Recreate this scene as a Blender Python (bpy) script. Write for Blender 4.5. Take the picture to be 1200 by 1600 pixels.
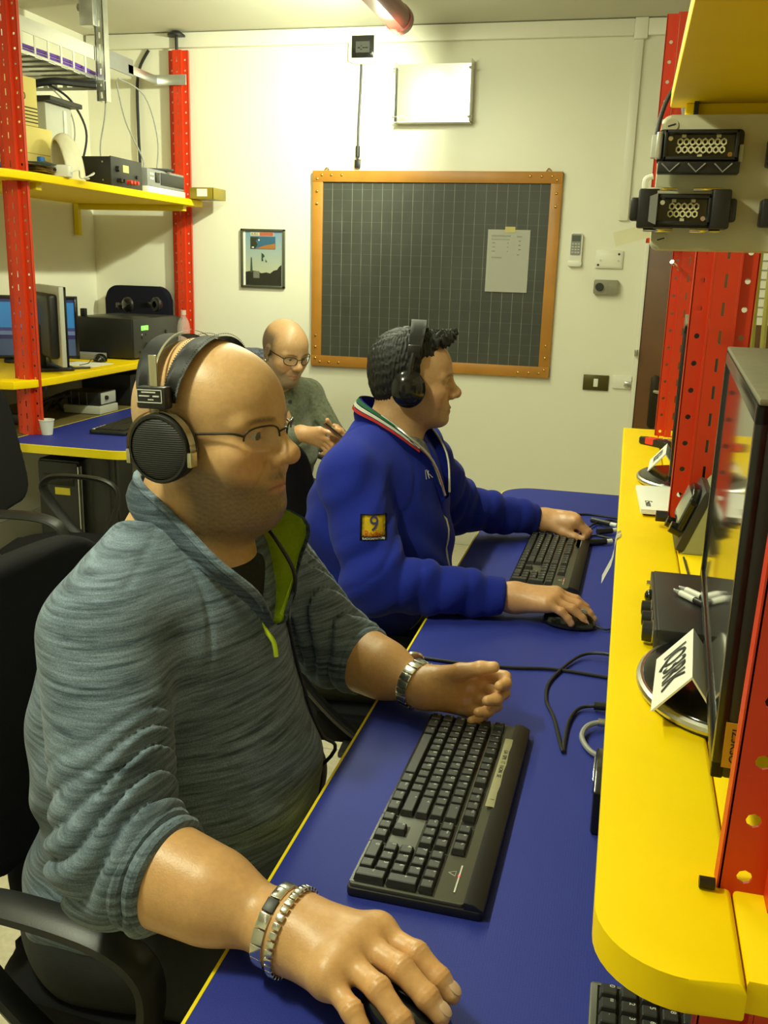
import bpy, bmesh, math, random
import numpy as np
from mathutils import Vector, Matrix, Euler
for _o in list(bpy.data.objects): bpy.data.objects.remove(_o)
SC = bpy.context.scene
COL = SC.collection
PI = math.pi
random.seed(7)

# ------------------------------------------------------------------ camera
_cam = bpy.data.cameras.new('camera'); CAM = bpy.data.objects.new('camera', _cam); COL.objects.link(CAM)
_cam.sensor_fit = 'VERTICAL'; _cam.sensor_height = 24.0; _cam.lens = 24.0*1475/1600
_cam.clip_start = 0.02
_r = Vector((.96848538, .24739258, .02886147)); _u = Vector((-.08907448, .23581082, .96770811)); _f = Vector((-.23259796, .93978198, -.2504157))
CAM.matrix_world = Matrix(((_r.x, _u.x, -_f.x, 0), (_r.y, _u.y, -_f.y, 0), (_r.z, _u.z, -_f.z, 1.43), (0, 0, 0, 1)))
SC.camera = CAM
SC.view_settings.view_transform = 'Standard'; SC.view_settings.look = 'None'
SC.view_settings.gamma = 1.0; SC.view_settings.use_curve_mapping = False
SC.view_settings.exposure = 0.0

# ------------------------------------------------------------------ world: faint indoor ambience
W = bpy.data.worlds.new('world'); SC.world = W; W.use_nodes = True
W.node_tree.nodes['Background'].inputs[0].default_value = (1, .95, .72, 1)
W.node_tree.nodes['Background'].inputs[1].default_value = 0.02

# ------------------------------------------------------------------ lamps of the room: fluorescent tubes in the suspended luminaire
LAMP_X, LAMP_Z = -1.0, 2.40
LAMP_COL = (.94, 1.0, .69)
def area_lamp(name, loc, sx, sy, power, rot=(0, 0, 0)):
    l = bpy.data.lights.new(name, 'AREA'); l.shape = 'RECTANGLE'; l.size = sx; l.size_y = sy; l.energy = power; l.color = LAMP_COL
    o = bpy.data.objects.new(name, l); COL.objects.link(o); o.location = loc; o.rotation_euler = rot
    o['kind'] = 'structure'
    return o
def tube_light(y, power, size=.05):
    l = bpy.data.lights.new('fluorescent_light', 'POINT'); l.energy = power; l.color = LAMP_COL; l.shadow_soft_size = size
    o = bpy.data.objects.new('fluorescent_light', l); COL.objects.link(o); o.location = (LAMP_X, y, LAMP_Z-.115); o['kind'] = 'structure'
for _y in (1.75, 2.3, 2.85, 3.4, 3.9): tube_light(_y, 5.2)
tube_light(.62, 27)
area_lamp('fluorescent_light', (LAMP_X, 2.75, LAMP_Z-.075), .07, 2.3, 29)
area_lamp('fluorescent_light', (LAMP_X, .62, LAMP_Z-.075), .07, .4, 15)
area_lamp('fluorescent_light', (LAMP_X, 2.75, LAMP_Z+.075), .07, 2.3, 9, (PI, 0, 0))
_sp = bpy.data.lights.new('spot_light', 'SPOT'); _sp.energy = 150; _sp.color = LAMP_COL; _sp.spot_size = math.radians(120); _sp.spot_blend = 1.0; _sp.shadow_soft_size = .03
_so = bpy.data.objects.new('spot_light', _sp); COL.objects.link(_so); _so.location = (LAMP_X, 4.02, LAMP_Z-.07); _so['kind'] = 'structure'
_so.rotation_euler = Vector((-.80, .62, -.16)).to_track_quat('-Z', 'Y').to_euler()
# ------------------------------------------------------------------ helpers
def S(r, g, b): return tuple((c/255/12.92 if c/255 <= .04045 else ((c/255+.055)/1.055)**2.4) for c in (r, g, b))
MATS = {}
def mat(name, col=(.5, .5, .5), rough=.5, metal=0, var=.12, vscale=30, bump=0, bscale=200, spec=.5, **kw):
    """procedural material: base colour broken up by noise, optional fine bump"""
    if name in MATS: return MATS[name]
    m = bpy.data.materials.new(name); m.use_nodes = True; nt = m.node_tree; b = nt.nodes['Principled BSDF']
    b.inputs['Roughness'].default_value = rough; b.inputs['Metallic'].default_value = metal
    b.inputs['Specular IOR Level'].default_value = spec
    tc = nt.nodes.new('ShaderNodeTexCoord')
    n = nt.nodes.new('ShaderNodeTexNoise'); n.inputs['Scale'].default_value = vscale; n.inputs['Detail'].default_value = 4
    nt.links.new(tc.outputs['Object'], n.inputs['Vector'])
    mx = nt.nodes.new('ShaderNodeMix'); mx.data_type = 'RGBA'
    mx.inputs[6].default_value = tuple(c*(1-var) for c in col)+(1,); mx.inputs[7].default_value = tuple(min(1, c*(1+var)) for c in col)+(1,)
    nt.links.new(n.outputs['Fac'], mx.inputs[0]); nt.links.new(mx.outputs[2], b.inputs['Base Color'])
    if bump:
        n2 = nt.nodes.new('ShaderNodeTexNoise'); n2.inputs['Scale'].default_value = bscale; n2.inputs['Detail'].default_value = 3
        nt.links.new(tc.outputs['Object'], n2.inputs['Vector'])
        bp = nt.nodes.new('ShaderNodeBump'); bp.inputs['Strength'].default_value = bump; bp.inputs['Distance'].default_value = .002
        nt.links.new(n2.outputs['Fac'], bp.inputs['Height']); nt.links.new(bp.outputs[0], b.inputs['Normal'])
    for k, v in kw.items(): b.inputs[k.replace('_', ' ')].default_value = v
    MATS[name] = m
    return m
def emit(name, col, strength):
    if name in MATS: return MATS[name]
    m = bpy.data.materials.new(name); m.use_nodes = True; b = m.node_tree.nodes['Principled BSDF']
    b.inputs['Base Color'].default_value = tuple(col)+(1,); b.inputs['Emission Color'].default_value = tuple(col)+(1,); b.inputs['Emission Strength'].default_value = strength
    MATS[name] = m; return m
def glass(name, col=(.9, .95, .9), rough=.03, alpha=.25):
    if name in MATS: return MATS[name]
    m = mat(name, col, rough, var=.02); m.node_tree.nodes['Principled BSDF'].inputs['Alpha'].default_value = alpha
    return m
def vcol_mat(name, rough=.5, bump=0, bscale=300, spec=.4, sss=0, attr='Col', nvar=0, nscale=60):
    if name in MATS: return MATS[name]
    m = bpy.data.materials.new(name); m.use_nodes = True; nt = m.node_tree; b = nt.nodes['Principled BSDF']
    a = nt.nodes.new('ShaderNodeAttribute'); a.attribute_name = attr
    out = a.outputs['Color']
    tc = nt.nodes.new('ShaderNodeTexCoord')
    if nvar:
        n = nt.nodes.new('ShaderNodeTexNoise'); n.inputs['Scale'].default_value = nscale; n.inputs['Detail'].default_value = 5
        nt.links.new(tc.outputs['Object'], n.inputs['Vector'])
        r = nt.nodes.new('ShaderNodeMapRange'); r.inputs[1].default_value = .3; r.inputs[2].default_value = .7; r.inputs[3].default_value = 1-nvar; r.inputs[4].default_value = 1+nvar
        nt.links.new(n.outputs['Fac'], r.inputs[0])
        v = nt.nodes.new('ShaderNodeVectorMath'); v.operation = 'SCALE'
        nt.links.new(out, v.inputs[0]); nt.links.new(r.outputs[0], v.inputs['Scale']); out = v.outputs[0]
    nt.links.new(out, b.inputs['Base Color'])
    b.inputs['Roughness'].default_value = rough; b.inputs['Specular IOR Level'].default_value = spec
    if sss:
        b.inputs['Subsurface Weight'].default_value = sss; b.inputs['Subsurface Radius'].default_value = (.012, .005, .003)
        b.inputs['Subsurface Scale'].default_value = .6
    if bump:
        n2 = nt.nodes.new('ShaderNodeTexNoise'); n2.inputs['Scale'].default_value = bscale; n2.inputs['Detail'].default_value = 3
        nt.links.new(tc.outputs['Object'], n2.inputs['Vector'])
        bp = nt.nodes.new('ShaderNodeBump'); bp.inputs['Strength'].default_value = bump; bp.inputs['Distance'].default_value = .001
        nt.links.new(n2.outputs['Fac'], bp.inputs['Height']); nt.links.new(bp.outputs[0], b.inputs['Normal'])
    MATS[name] = m
    return m

def tag(o, label=None, cat=None, group=None, kind=None):
    if label: o['label'] = label
    if cat: o['category'] = cat
    if group: o['group'] = group
    if kind: o['kind'] = kind
    return o
def thing(name, label, cat, loc=(0, 0, 0), rot=(0, 0, 0), group=None):
    o = bpy.data.objects.new(name, None); COL.objects.link(o); o.empty_display_size = .05
    o.location = loc; o.rotation_euler = rot if isinstance(rot, (tuple, list)) else (0, 0, rot)
    return tag(o, label, cat, group)
def link(name, me, m=None, parent=None, loc=(0, 0, 0), rot=(0, 0, 0)):
    o = bpy.data.objects.new(name, me); COL.objects.link(o); o.location = loc; o.rotation_euler = rot
    if parent: o.parent = parent
    if m is not None:
        if len(me.materials) == 0: me.materials.append(m)
    return o
def worldloc(o):
    v = Vector((0, 0, 0))
    while o: v += o.location; o = o.parent
    return v
def copy_tree(o, parent=None, **kw):
    c = o.copy(); COL.objects.link(c); c.parent = parent
    for ch in o.children: copy_tree(ch, c)
    for k, v in kw.items():
        if k == 'loc': c.location = v
        elif k == 'rot': c.rotation_euler = v
        else: c[k] = v
    return c

class B:
    def __init__(s): s.bm = bmesh.new()
    def _new(s, vs): return vs
    def box(s, x0, x1, y0, y1, z0, z1, bev=0, seg=2, M=None):
        r = bmesh.ops.create_cube(s.bm, size=1)['verts']
        for v in r: v.co = Vector(((x0+x1)/2+v.co.x*(x1-x0), (y0+y1)/2+v.co.y*(y1-y0), (z0+z1)/2+v.co.z*(z1-z0)))
        vs = r
        if bev:
            es = list({e for v in r for e in v.link_edges})
            q = bmesh.ops.bevel(s.bm, geom=es, offset=bev, segments=seg, profile=.5, affect='EDGES')
            vs = list({v for f in q['faces'] for v in f.verts} | {v for v in r if v.is_valid})
        if M is not None: bmesh.ops.transform(s.bm, matrix=M, verts=vs)
        return s
    def cyl(s, p0, p1, r0, r1=None, seg=20, caps=True):
        r1 = r0 if r1 is None else r1; p0 = Vector(p0); p1 = Vector(p1); d = p1-p0
        q = d.to_track_quat('Z', 'Y').to_matrix()
        a = []; b = []
        for i in range(seg):
            t = 2*PI*i/seg; u = q @ Vector((math.cos(t), math.sin(t), 0))
            a.append(s.bm.verts.new(p0+u*r0)); b.append(s.bm.verts.new(p1+u*r1))
        for i in range(seg): s.bm.faces.new((a[i], a[(i+1) % seg], b[(i+1) % seg], b[i]))
        if caps:
            s.bm.faces.new(a[::-1]); s.bm.faces.new(b)
        return s
    def tube(s, pts, r, seg=8, sub=0, caps=True, closed=False, flat=None):
        pts = [Vector(p) for p in pts]
        if sub: pts = spline(pts, sub, closed)
        n = len(pts); rings = []; ref = None
        rr = r if callable(r) else (lambda t: r)
        for i, p in enumerate(pts):
            if closed: t = pts[(i+1) % n]-pts[i-1]
            else: t = pts[min(i+1, n-1)]-pts[max(i-1, 0)]
            t.normalize()
            if ref is None: ref = Vector((0, 0, 1)) if abs(t.z) < .9 else Vector((1, 0, 0))
            u = t.cross(ref)
            if u.length < 1e-6: u = t.orthogonal()
            u.normalize(); v = u.cross(t).normalized(); ref = v
            R = rr(i/max(1, n-1))
            ring = []
            for k in range(seg):
                a = 2*PI*k/seg
                ring.append(s.bm.verts.new(p+u*math.cos(a)*R*(flat[0] if flat else 1)+v*math.sin(a)*R*(flat[1] if flat else 1)))
            rings.append(ring)
        m = n if closed else n-1
        for i in range(m):
            A, Bq = rings[i], rings[(i+1) % n]
            for k in range(seg): s.bm.faces.new((A[k], A[(k+1) % seg], Bq[(k+1) % seg], Bq[k]))
        if caps and not closed:
            s.bm.faces.new(rings[0][::-1]); s.bm.faces.new(rings[-1])
        return s
    def lathe(s, prof, seg=28, c=(0, 0, 0), M=None):
        rings = []; c = Vector(c); new = []
        for r, z in prof:
            if r < 1e-6:
                v = s.bm.verts.new((0, 0, z)); rings.append([v]); new.append(v)
            else:
                ring = [s.bm.verts.new((r*math.cos(2*PI*k/seg), r*math.sin(2*PI*k/seg), z)) for k in range(seg)]
                rings.append(ring); new += ring
        for A, Bq in zip(rings, rings[1:]):
            for k in range(seg):
                j = (k+1) % seg
                f = [A[k % len(A)], A[j % len(A)], Bq[j % len(Bq)], Bq[k % len(Bq)]]
                f = list(dict.fromkeys(f))
                if len(f) > 2: s.bm.faces.new(f)
        for v in new:
            if M is not None: v.co = M @ v.co
            v.co += c
        return s
    def prism(s, poly, z0, z1, M=None, bev=0, seg=2):
        a = [s.bm.verts.new((x, y, z0)) for x, y in poly]; b = [s.bm.verts.new((x, y, z1)) for x, y in poly]; n = len(poly)
        fs = [s.bm.faces.new(a[::-1]), s.bm.faces.new(b)]
        for i in range(n): fs.append(s.bm.faces.new((a[i], a[(i+1) % n], b[(i+1) % n], b[i])))
        vs = a+b
        if bev:
            es = list(set(fs[0].edges) | set(fs[1].edges))
            q = bmesh.ops.bevel(s.bm, geom=es, offset=bev, segments=seg, profile=.5, affect='EDGES')
            vs = list({v for f in q['faces'] for v in f.verts} | {v for v in vs if v.is_valid})
        if M is not None: bmesh.ops.transform(s.bm, matrix=M, verts=vs)
        return s
    def sph(s, c, r, seg=16, M=None):
        q = bmesh.ops.create_uvsphere(s.bm, u_segments=seg, v_segments=max(6, seg//2), radius=1)['verts']
        rr = r if isinstance(r, (tuple, list)) else (r, r, r)
        for v in q:
            v.co = Vector((v.co.x*rr[0], v.co.y*rr[1], v.co.z*rr[2]))
            if M is not None: v.co = M @ v.co
            v.co += Vector(c)
        return s
    def mesh(s, me):
        s.bm.from_mesh(me); return s
    def sheet(s, rows, thick=0):
        """rows of points -> quad strip surface, optionally thickened"""
        g = [[s.bm.verts.new(p) for p in r] for r in rows]; fs = []
        for A, Bq in zip(g, g[1:]):
            for i in range(len(A)-1): fs.append(s.bm.faces.new((A[i], A[i+1], Bq[i+1], Bq[i])))
        if thick: bmesh.ops.solidify(s.bm, geom=fs, thickness=thick)
        return s
    def done(s, name, m=None, parent=None, loc=(0, 0, 0), rot=(0, 0, 0), world=False, ang=35, smooth=True):
        bm = s.bm
        bmesh.ops.recalc_face_normals(bm, faces=bm.faces)
        if smooth:
            ca = math.radians(ang)
            for f in bm.faces: f.smooth = True
            for e in bm.edges:
                e.smooth = not (len(e.link_faces) == 2 and e.calc_face_angle(0) > ca)
        me = bpy.data.meshes.new(name)
        if world and parent is not None:
            w = worldloc(parent)
            for v in bm.verts: v.co -= w
        bm.to_mesh(me); bm.free()
        return link(name, me, m, parent, loc, rot)
def spline(pts, sub, closed=False):
    out = []; n = len(pts)
    for i in range(n if closed else n-1):
        if closed: p0, p1, p2, p3 = pts[i-1], pts[i], pts[(i+1) % n], pts[(i+2) % n]
        else: p0, p1, p2, p3 = pts[max(i-1, 0)], pts[i], pts[i+1], pts[min(i+2, n-1)]
        for k in range(sub):
            t = k/sub
            out.append(.5*((2*p1)+(p2-p0)*t+(2*p0-5*p1+4*p2-p3)*t*t+(3*p1-p0-3*p2+p3)*t**3))
    if not closed: out.append(pts[-1])
    return out
def rrect(x0, x1, y0, y1, r, seg=6, corners=(1, 1, 1, 1)):
    """rounded rectangle polygon; corners order: (x1,y1),(x0,y1),(x0,y0),(x1,y0)"""
    out = []
    for (cx, cy, a0, on) in ((x1-r, y1-r, 0, corners[0]), (x0+r, y1-r, 90, corners[1]), (x0+r, y0+r, 180, corners[2]), (x1-r, y0+r, 270, corners[3])):
        if on:
            for k in range(seg+1):
                a = math.radians(a0+90*k/seg); out.append((cx+r*math.cos(a), cy+r*math.sin(a)))
        else:
            a = math.radians(a0+45); out.append((cx+r*(1 if math.cos(a) > 0 else -1), cy+r*(1 if math.sin(a) > 0 else -1)))
    return out
_TX = {}
def text_mesh(txt, size, ext=.0003, align='CENTER'):
    key = (txt, size, ext, align)
    if key in _TX: return _TX[key]
    c = bpy.data.curves.new('text', 'FONT'); c.body = txt; c.size = size; c.extrude = ext; c.align_x = align; c.align_y = 'CENTER'; c.resolution_u = 3
    o = bpy.data.objects.new('text', c); COL.objects.link(o)
    dg = bpy.context.evaluated_depsgraph_get(); me = bpy.data.meshes.new_from_object(o.evaluated_get(dg))
    bpy.data.objects.remove(o); bpy.data.curves.remove(c)
    me.materials.clear(); _TX[key] = me
    return me
def text(name, txt, size, m, parent, loc, rot, ext=.0003, align='CENTER', scale=None):
    o = link(name, text_mesh(txt, size, ext, align).copy(), m, parent, loc, rot)
    if scale: o.scale = scale
    return o

def perf_plate(bm, w, h, pitch, hw, hh, round_=False, t=.0025, M=None, z0=0):
    """upright perforated strip in the local x-z plane: holes hw x hh every pitch"""
    vs_all = []; fs = []
    n = int(h//pitch)
    def V(x, z):
        v = bm.verts.new((x, 0, z)); vs_all.append(v); return v
    for i in range(n):
        za = z0+i*pitch; zb = z0+(i+1)*pitch if i < n-1 else z0+h; cz = za+pitch/2
        o = [V(0, za), V(w/2, za), V(w, za), V(w, cz), V(w, zb), V(w/2, zb), V(0, zb), V(0, cz)]
        k = .707 if round_ else 1
        q = [(-k, -k), (0, -1), (k, -k), (1, 0), (k, k), (0, 1), (-k, k), (-1, 0)]
        inn = [V(w/2+a*hw/2, cz+b*hh/2) for a, b in q]
        for j in range(8):
            fs.append(bm.faces.new((o[j], o[(j+1) % 8], inn[(j+1) % 8], inn[j])))
    bmesh.ops.remove_doubles(bm, verts=vs_all, dist=1e-6)
    vs_all = [v for v in vs_all if v.is_valid]; fs = [f for f in fs if f.is_valid]
    g = bmesh.ops.solidify(bm, geom=fs, thickness=t)
    vs = list({v for f in fs if f.is_valid for v in f.verts} | {v for v in g['geom'] if isinstance(v, bmesh.types.BMVert)})
    if M is not None: bmesh.ops.transform(bm, matrix=M, verts=vs)
# ------------------------------------------------------------------ room shell
XL, XR, YB, YF, HC = -2.89, .95, 4.85, -1.4, 2.56
M_WALL = mat('wall_paint', (.80, .78, .64), .42, var=.03, vscale=3, bump=.05, bscale=120)
M_CEIL = mat('ceiling_paint', (.62, .60, .49), .75, var=.03, vscale=3)
M_TRIM = mat('duct_plastic', (.80, .78, .66), .4, var=.02)
M_BASE = mat('baseboard_paint', (.62, .60, .48), .5, var=.05)
M_GROUT = mat('tile_grout', (.30, .27, .2), .8)
def terrazzo():
    m = mat('terrazzo_tile', (.5, .45, .32), .35, var=.3, vscale=55)
    return m
M_TILE = terrazzo()
def st(o): o['kind'] = 'structure'; return o
floor = st(B().box(XL, XR, YF, YB, -.1, -.004).done('floor', M_GROUT))
tile0 = B().box(-.1985, .1985, -.1985, .1985, -.0045, 0, bev=.0012, seg=1); tile_o = tile0.done('tile', M_TILE, floor)
first = True
for i in range(10):
    for j in range(16):
        x = XL+.19+.4*i*.945; y = YF+.2+.39*j
        x = XL+.187+.3775*i
        if first: tile_o.location = (x, y, 0); first = False
        else:
            c = tile_o.copy(); COL.objects.link(c); c.parent = floor; c.location = (x, y, 0)
        # tiles are scaled to the room module
for ch in floor.children: ch.scale = (.3775/.4, .39/.4, 1)
ceil = st(B().box(XL, XR, YF, YB, HC, HC+.1).done('ceiling', M_CEIL))
st(B().box(XL-.1, XR+.1, YB, YB+.1, -.1, HC+.1).done('wall_back', M_WALL))
st(B().box(XL-.1, XL, YF, YB, -.1, HC+.1).done('wall_left', M_WALL))
st(B().box(XR, XR+.1, YF, YB, -.1, HC+.1).done('wall_right', M_WALL))
st(B().box(XL-.1, XR+.1, YF-.1, YF, -.1, HC+.1).done('wall_front', M_WALL))
st(B().box(XL, -.02, YB-.015, YB, 0, .17, bev=.004).done('baseboard_back', M_BASE))
st(B().box(XL, XL+.015, YF, YB-.015, 0, .17, bev=.004).done('baseboard_left', M_BASE))
st(B().box(XL+.02, -.09, YB-.03, YB, HC-.075, HC-.004, bev=.004).done('trim_1', M_TRIM))       # cable duct along the ceiling
st(B().box(-.03, XR-.05, YB-.03, YB, HC-.075, HC-.004, bev=.004).done('trim_2', M_TRIM))
st(B().box(-.09, -.03, YB-.034, YB, HC-.09, HC-.001, bev=.004).done('trim_3', M_TRIM))
st(B().box(-.088, -.045, YB-.02, YB, 1.68, HC-.09, bev=.003).done('trim_4', M_TRIM))     # drop to the socket cover

# door at the right end of the back wall
M_DOOR = mat('door_veneer', S(104, 68, 32), .4, var=.25, vscale=9)
M_DARKMETAL = mat('dark_bronze', S(52, 44, 28), .4, metal=.6)
M_CHROME = mat('chrome', (.75, .75, .7), .16, metal=1, var=.05)
M_STEEL = mat('brushed_steel', (.62, .62, .58), .3, metal=1, var=.1, vscale=60)
d = st(B().box(.065, .90, YB-.035, YB-.005, .01, 2.1, bev=.004).done('door_1', M_DOOR))
B().box(.045, .065, YB-.045, YB, 0, 2.12, bev=.002).done('door_frame', M_TRIM, d)
B().box(.045, .93, YB-.045, YB, 2.1, 2.14, bev=.002).done('door_frame', M_TRIM, d)
B().prism(rrect(-.022, .022, -.13, .13, .02), 0, .008, bev=.002).done('escutcheon', M_DARKMETAL, d, (.155, YB-.035, .83), (PI/2, 0, 0))
h = B().tube([(.155, YB-.035, .885), (.155, YB-.08, .885), (.165, YB-.088, .885), (.27, YB-.088, .88)], .009, 10).done('door_handle', M_CHROME, d)
B().cyl((0, 0, 0), (0, 0, .03), .008).box(-.004, .004, -.02, 0, .005, .025).done('door_lock', M_STEEL, d, (.05, YB-.06, 1.05), (0, 0, 0))
# ------------------------------------------------------------------ racks, desks
M_RED = mat('red_enamel', S(206, 54, 16), .42, var=.12, vscale=12)
M_YEL = mat('yellow_enamel', S(252, 214, 0), .5, spec=.18, var=.05, vscale=14, bump=.06, bscale=60)
M_YELEDGE = mat('yellow_edging', S(236, 212, 20), .35, var=.05)
M_BLACK = mat('black_plastic', (.012, .012, .012), .42, var=.2, bump=.05, bscale=400)
M_BLACKG = mat('black_gloss', (.008, .008, .008), .15, var=.1)
M_DARK = mat('charcoal_plastic', (.028, .028, .027), .45, var=.15)
M_FABRIC = mat('black_upholstery', (.012, .012, .013), .95, var=.35, vscale=600, bump=.4, bscale=900, spec=.1)
M_WHITE = mat('white_plastic', (.78, .77, .68), .4, var=.03)
M_PAPER = mat('paper', (.80, .79, .70), .8, var=.03, vscale=8)
M_INK = mat('ink', (.012, .012, .015), .6)
M_GREY = mat('grey_plastic', (.25, .25, .24), .45, var=.08)
M_LGREY = mat('light_grey_plastic', (.52, .52, .44), .45, var=.05)
M_BOXGREY = mat('enclosure_grey', S(196, 192, 160), .42, var=.03, bump=.05, bscale=150)
M_GALV = mat('galvanised_steel', (.66, .67, .64), .32, metal=.9, var=.18, vscale=22)
M_WHITEENAMEL = mat('white_tray_enamel', (.78, .77, .7), .3, var=.03)
M_RUBBER = mat('cable_black', (.01, .01, .011), .5, var=.2)
M_CABLEGREY = mat('cable_grey', (.3, .3, .27), .5, var=.1)
M_BRASS = mat('brass', S(205, 165, 85), .25, metal=.9)
M_GREENLED = emit('green_display', (.25, .9, .12), 1.0)

def blue_laminate():
    m = bpy.data.materials.new('blue_laminate'); m.use_nodes = True; nt = m.node_tree; b = nt.nodes['Principled BSDF']
    tc = nt.nodes.new('ShaderNodeTexCoord'); vo = nt.nodes.new('ShaderNodeTexVoronoi'); vo.inputs['Scale'].default_value = 330; vo.inputs['Randomness'].default_value = .25
    nt.links.new(tc.outputs['Object'], vo.inputs['Vector'])
    mx = nt.nodes.new('ShaderNodeMix'); mx.data_type = 'RGBA'
    mx.inputs[6].default_value = S(40, 52, 148)+(1,); mx.inputs[7].default_value = S(30, 40, 126)+(1,)
    nt.links.new(vo.outputs['Distance'], mx.inputs[0]); nt.links.new(mx.outputs[2], b.inputs['Base Color'])
    bp = nt.nodes.new('ShaderNodeBump'); bp.inputs['Strength'].default_value = .25; bp.inputs['Distance'].default_value = .0004
    nt.links.new(vo.outputs['Distance'], bp.inputs['Height']); nt.links.new(bp.outputs[0], b.inputs['Normal'])
    b.inputs['Roughness'].default_value = .6; b.inputs['Specular IOR Level'].default_value = .3
    return m
M_BLUE = blue_laminate()

def upright(parent, x, y, z0, z1, w=.12, foot=False, name='upright'):
    """slotted red steel upright of omega section, web raised towards -y"""
    k = w/.12; b = B(); fl = .036*k; wb = .048*k; dp = .022*k
    h = z1-z0
    T = Matrix.Translation
    perf_plate(b.bm, fl, h, .05, .012*k, .012*k, True, M=T((0, 0, 0)))
    perf_plate(b.bm, wb, h, .05, .006*k, .028*k, False, M=T((fl+.002, -dp, 0)))
    perf_plate(b.bm, fl, h, .05, .012*k, .012*k, True, M=T((fl+wb+.004, 0, 0)))
    b.box(fl-.002, fl+.0015, -dp, .0025, 0, h); b.box(fl+wb+.0025, fl+wb+.006, -dp, .0025, 0, h)
    # return lips
    b.box(-.0015, .0015, 0, .018*k, 0, h); b.box(2*fl+wb+.0025, 2*fl+wb+.0055, 0, .018*k, 0, h)
    o = b.done(name, M_RED, parent, (x, y, z0), ang=30)
    return o

# ---- right-hand rack: three uprights carrying the yellow monitor shelf and the upper shelf
rack = thing('shelving_rack', 'red slotted steel rack carrying the yellow monitor shelf and the grey connector box', 'rack')
upright(rack, .109-.96*.02, .70, 0.0, 2.2).rotation_euler = (0, .02, 0); upright(rack, .109, 1.85, 0.0, 1.66, w=.104); upright(rack, .109, 2.95, 0, 1.80, w=.09)
ext = upright(rack, .030, 2.90, 1.52, 2.115, w=.10); ext.name = 'upright_extension'
SHZ = .961
pl = rrect(.015, .1193, .588, 3.07, .066, 10, (0, 0, 1, 0))
B().prism(pl, SHZ-.028, SHZ, bev=.005, seg=3).done('plank', M_YEL, rack)
B().prism(rrect(.1207, .60, .598, 3.07, .01, 3, (0, 0, 0, 0)), SHZ-.028, SHZ, bev=.003).done('plank', M_YEL, rack)
for yy in (.72, 1.87, 2.97):
    B().box(.13, .56, yy, yy+.03, SHZ-.058, SHZ-.028, bev=.002).done('shelf_bracket', M_DARK, rack)
B().prism(rrect(.03, .55, .3, 1.47, .02, 4, (0, 0, 0, 0)), 1.657, 1.682, bev=.003).done('upper_shelf', M_YEL, rack)
B().box(.05, .5, 1.43, 1.468, 1.640, 1.657, bev=.002).done('cross_bar', M_YEL, rack)
B().box(.06, .066, 1.415, 1.43, 1.638, 1.657).done('clip', M_BLACK, rack)
B().cyl((.094, .697, SHZ+.005), (.106, .697, SHZ+.005), .0048, seg=10).done('bolt', M_DARKMETAL, rack)
B().cyl((.085, 1.845, SHZ+.02), (.107, 1.845, SHZ+.02), .011, seg=6).done('bolt', M_BLACK, rack)
B().cyl((.13, 2.93, 1.45), (.105, 2.88, 1.47), .006, seg=10).done('bolt', M_CHROME, rack)
B().box(.10, .135, 2.91, 2.945, 1.60, 1.66, bev=.002).done('splice_plate', M_GALV, rack)

# ---- desk under the right-hand rack
DZ = .74
desk = thing('desk', 'long blue laminate desk with yellow edging under the yellow monitor shelf', 'desk', (-.1, 1.8, 0))
outl = rrect(-.347, .10, .50, 3.07, .11, 10, (0, 1, 1, 0))
B().prism(rrect(-.343, .10, .504, 3.066, .106, 10, (0, 1, 1, 0)), DZ-.028, DZ).done('desktop', M_BLUE, desk, world=True)
e = B(); ring_o = outl; ring_i = rrect(-.3432, .10, .5038, 3.0662, .1062, 10, (0, 1, 1, 0))
vo = [[e.bm.verts.new((x, y, z)) for x, y in r] for r, z in ((ring_o, DZ-.029), (ring_o, DZ), (ring_i, DZ+.0003), (ring_i, DZ-.029))]
n_ = len(ring_o)
for a, b_ in zip(vo, vo[1:]+vo[:1]):
    for i in range(n_): e.bm.faces.new((a[i], a[(i+1) % n_], b_[(i+1) % n_], b_[i]))
e.done('edging', M_YELEDGE, desk, world=True)
for yy in (.75, 1.85, 2.9):
    B().box(.04, .085, yy, yy+.045, 0, DZ-.028, bev=.003).done('leg', M_DARK, desk, world=True)
    B().box(-.28, .085, yy+.005, yy+.04, DZ-.06, DZ-.028, bev=.003).done('bracket', M_DARK, desk, world=True)

# ---- left-hand rack
lrack = thing('shelving_rack', 'red slotted steel rack with yellow shelves against the left wall below the cable tray', 'rack', (0, 0, 0))
upright(lrack, -2.345, 3.30, .7405, 2.5, w=.1); u2 = upright(lrack, -2.395, 4.81, .0, 2.47, w=.1)
jf = B().cyl((-2.345, 4.80, 2.47), (-2.345, 4.80, 2.53), .008).lathe([(0, 0), (.045, 0), (.045, .008), (.02, .025), (0, .025)], 20, (-2.345, 4.80, 2.532)).done('levelling_foot', M_BLACK, lrack)
poly = rrect(-2.86, -2.20, 3.10, 4.70, .10, 8, (0, 0, 0, 1))
poly = [(-2.86, 4.76), (-2.86, 3.05), (-2.40, 3.05), (-2.30, 3.07), (-2.22, 3.16), (-2.20, 3.30), (-2.20, 4.76)]
B().prism(poly, 1.708, 1.738, bev=.003).done('upper_shelf', M_YEL, lrack)
poly2 = [(-2.86, 4.76), (-2.86, 3.17), (-2.36, 3.17), (-2.28, 3.19), (-2.245, 3.27), (-2.235, 3.40), (-2.235, 4.76)]
B().prism(poly2, .931, SHZ, bev=.003).done('lower_shelf', M_YEL, lrack)
B().prism([(-2.86, 4.76), (-2.86, 3.30), (-2.30, 3.30), (-2.30, 4.76)], .708, .738, bev=.002).done('rear_board', mat('stained_plywood', S(104, 92, 52), .6, var=.2, vscale=6), lrack)
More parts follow.
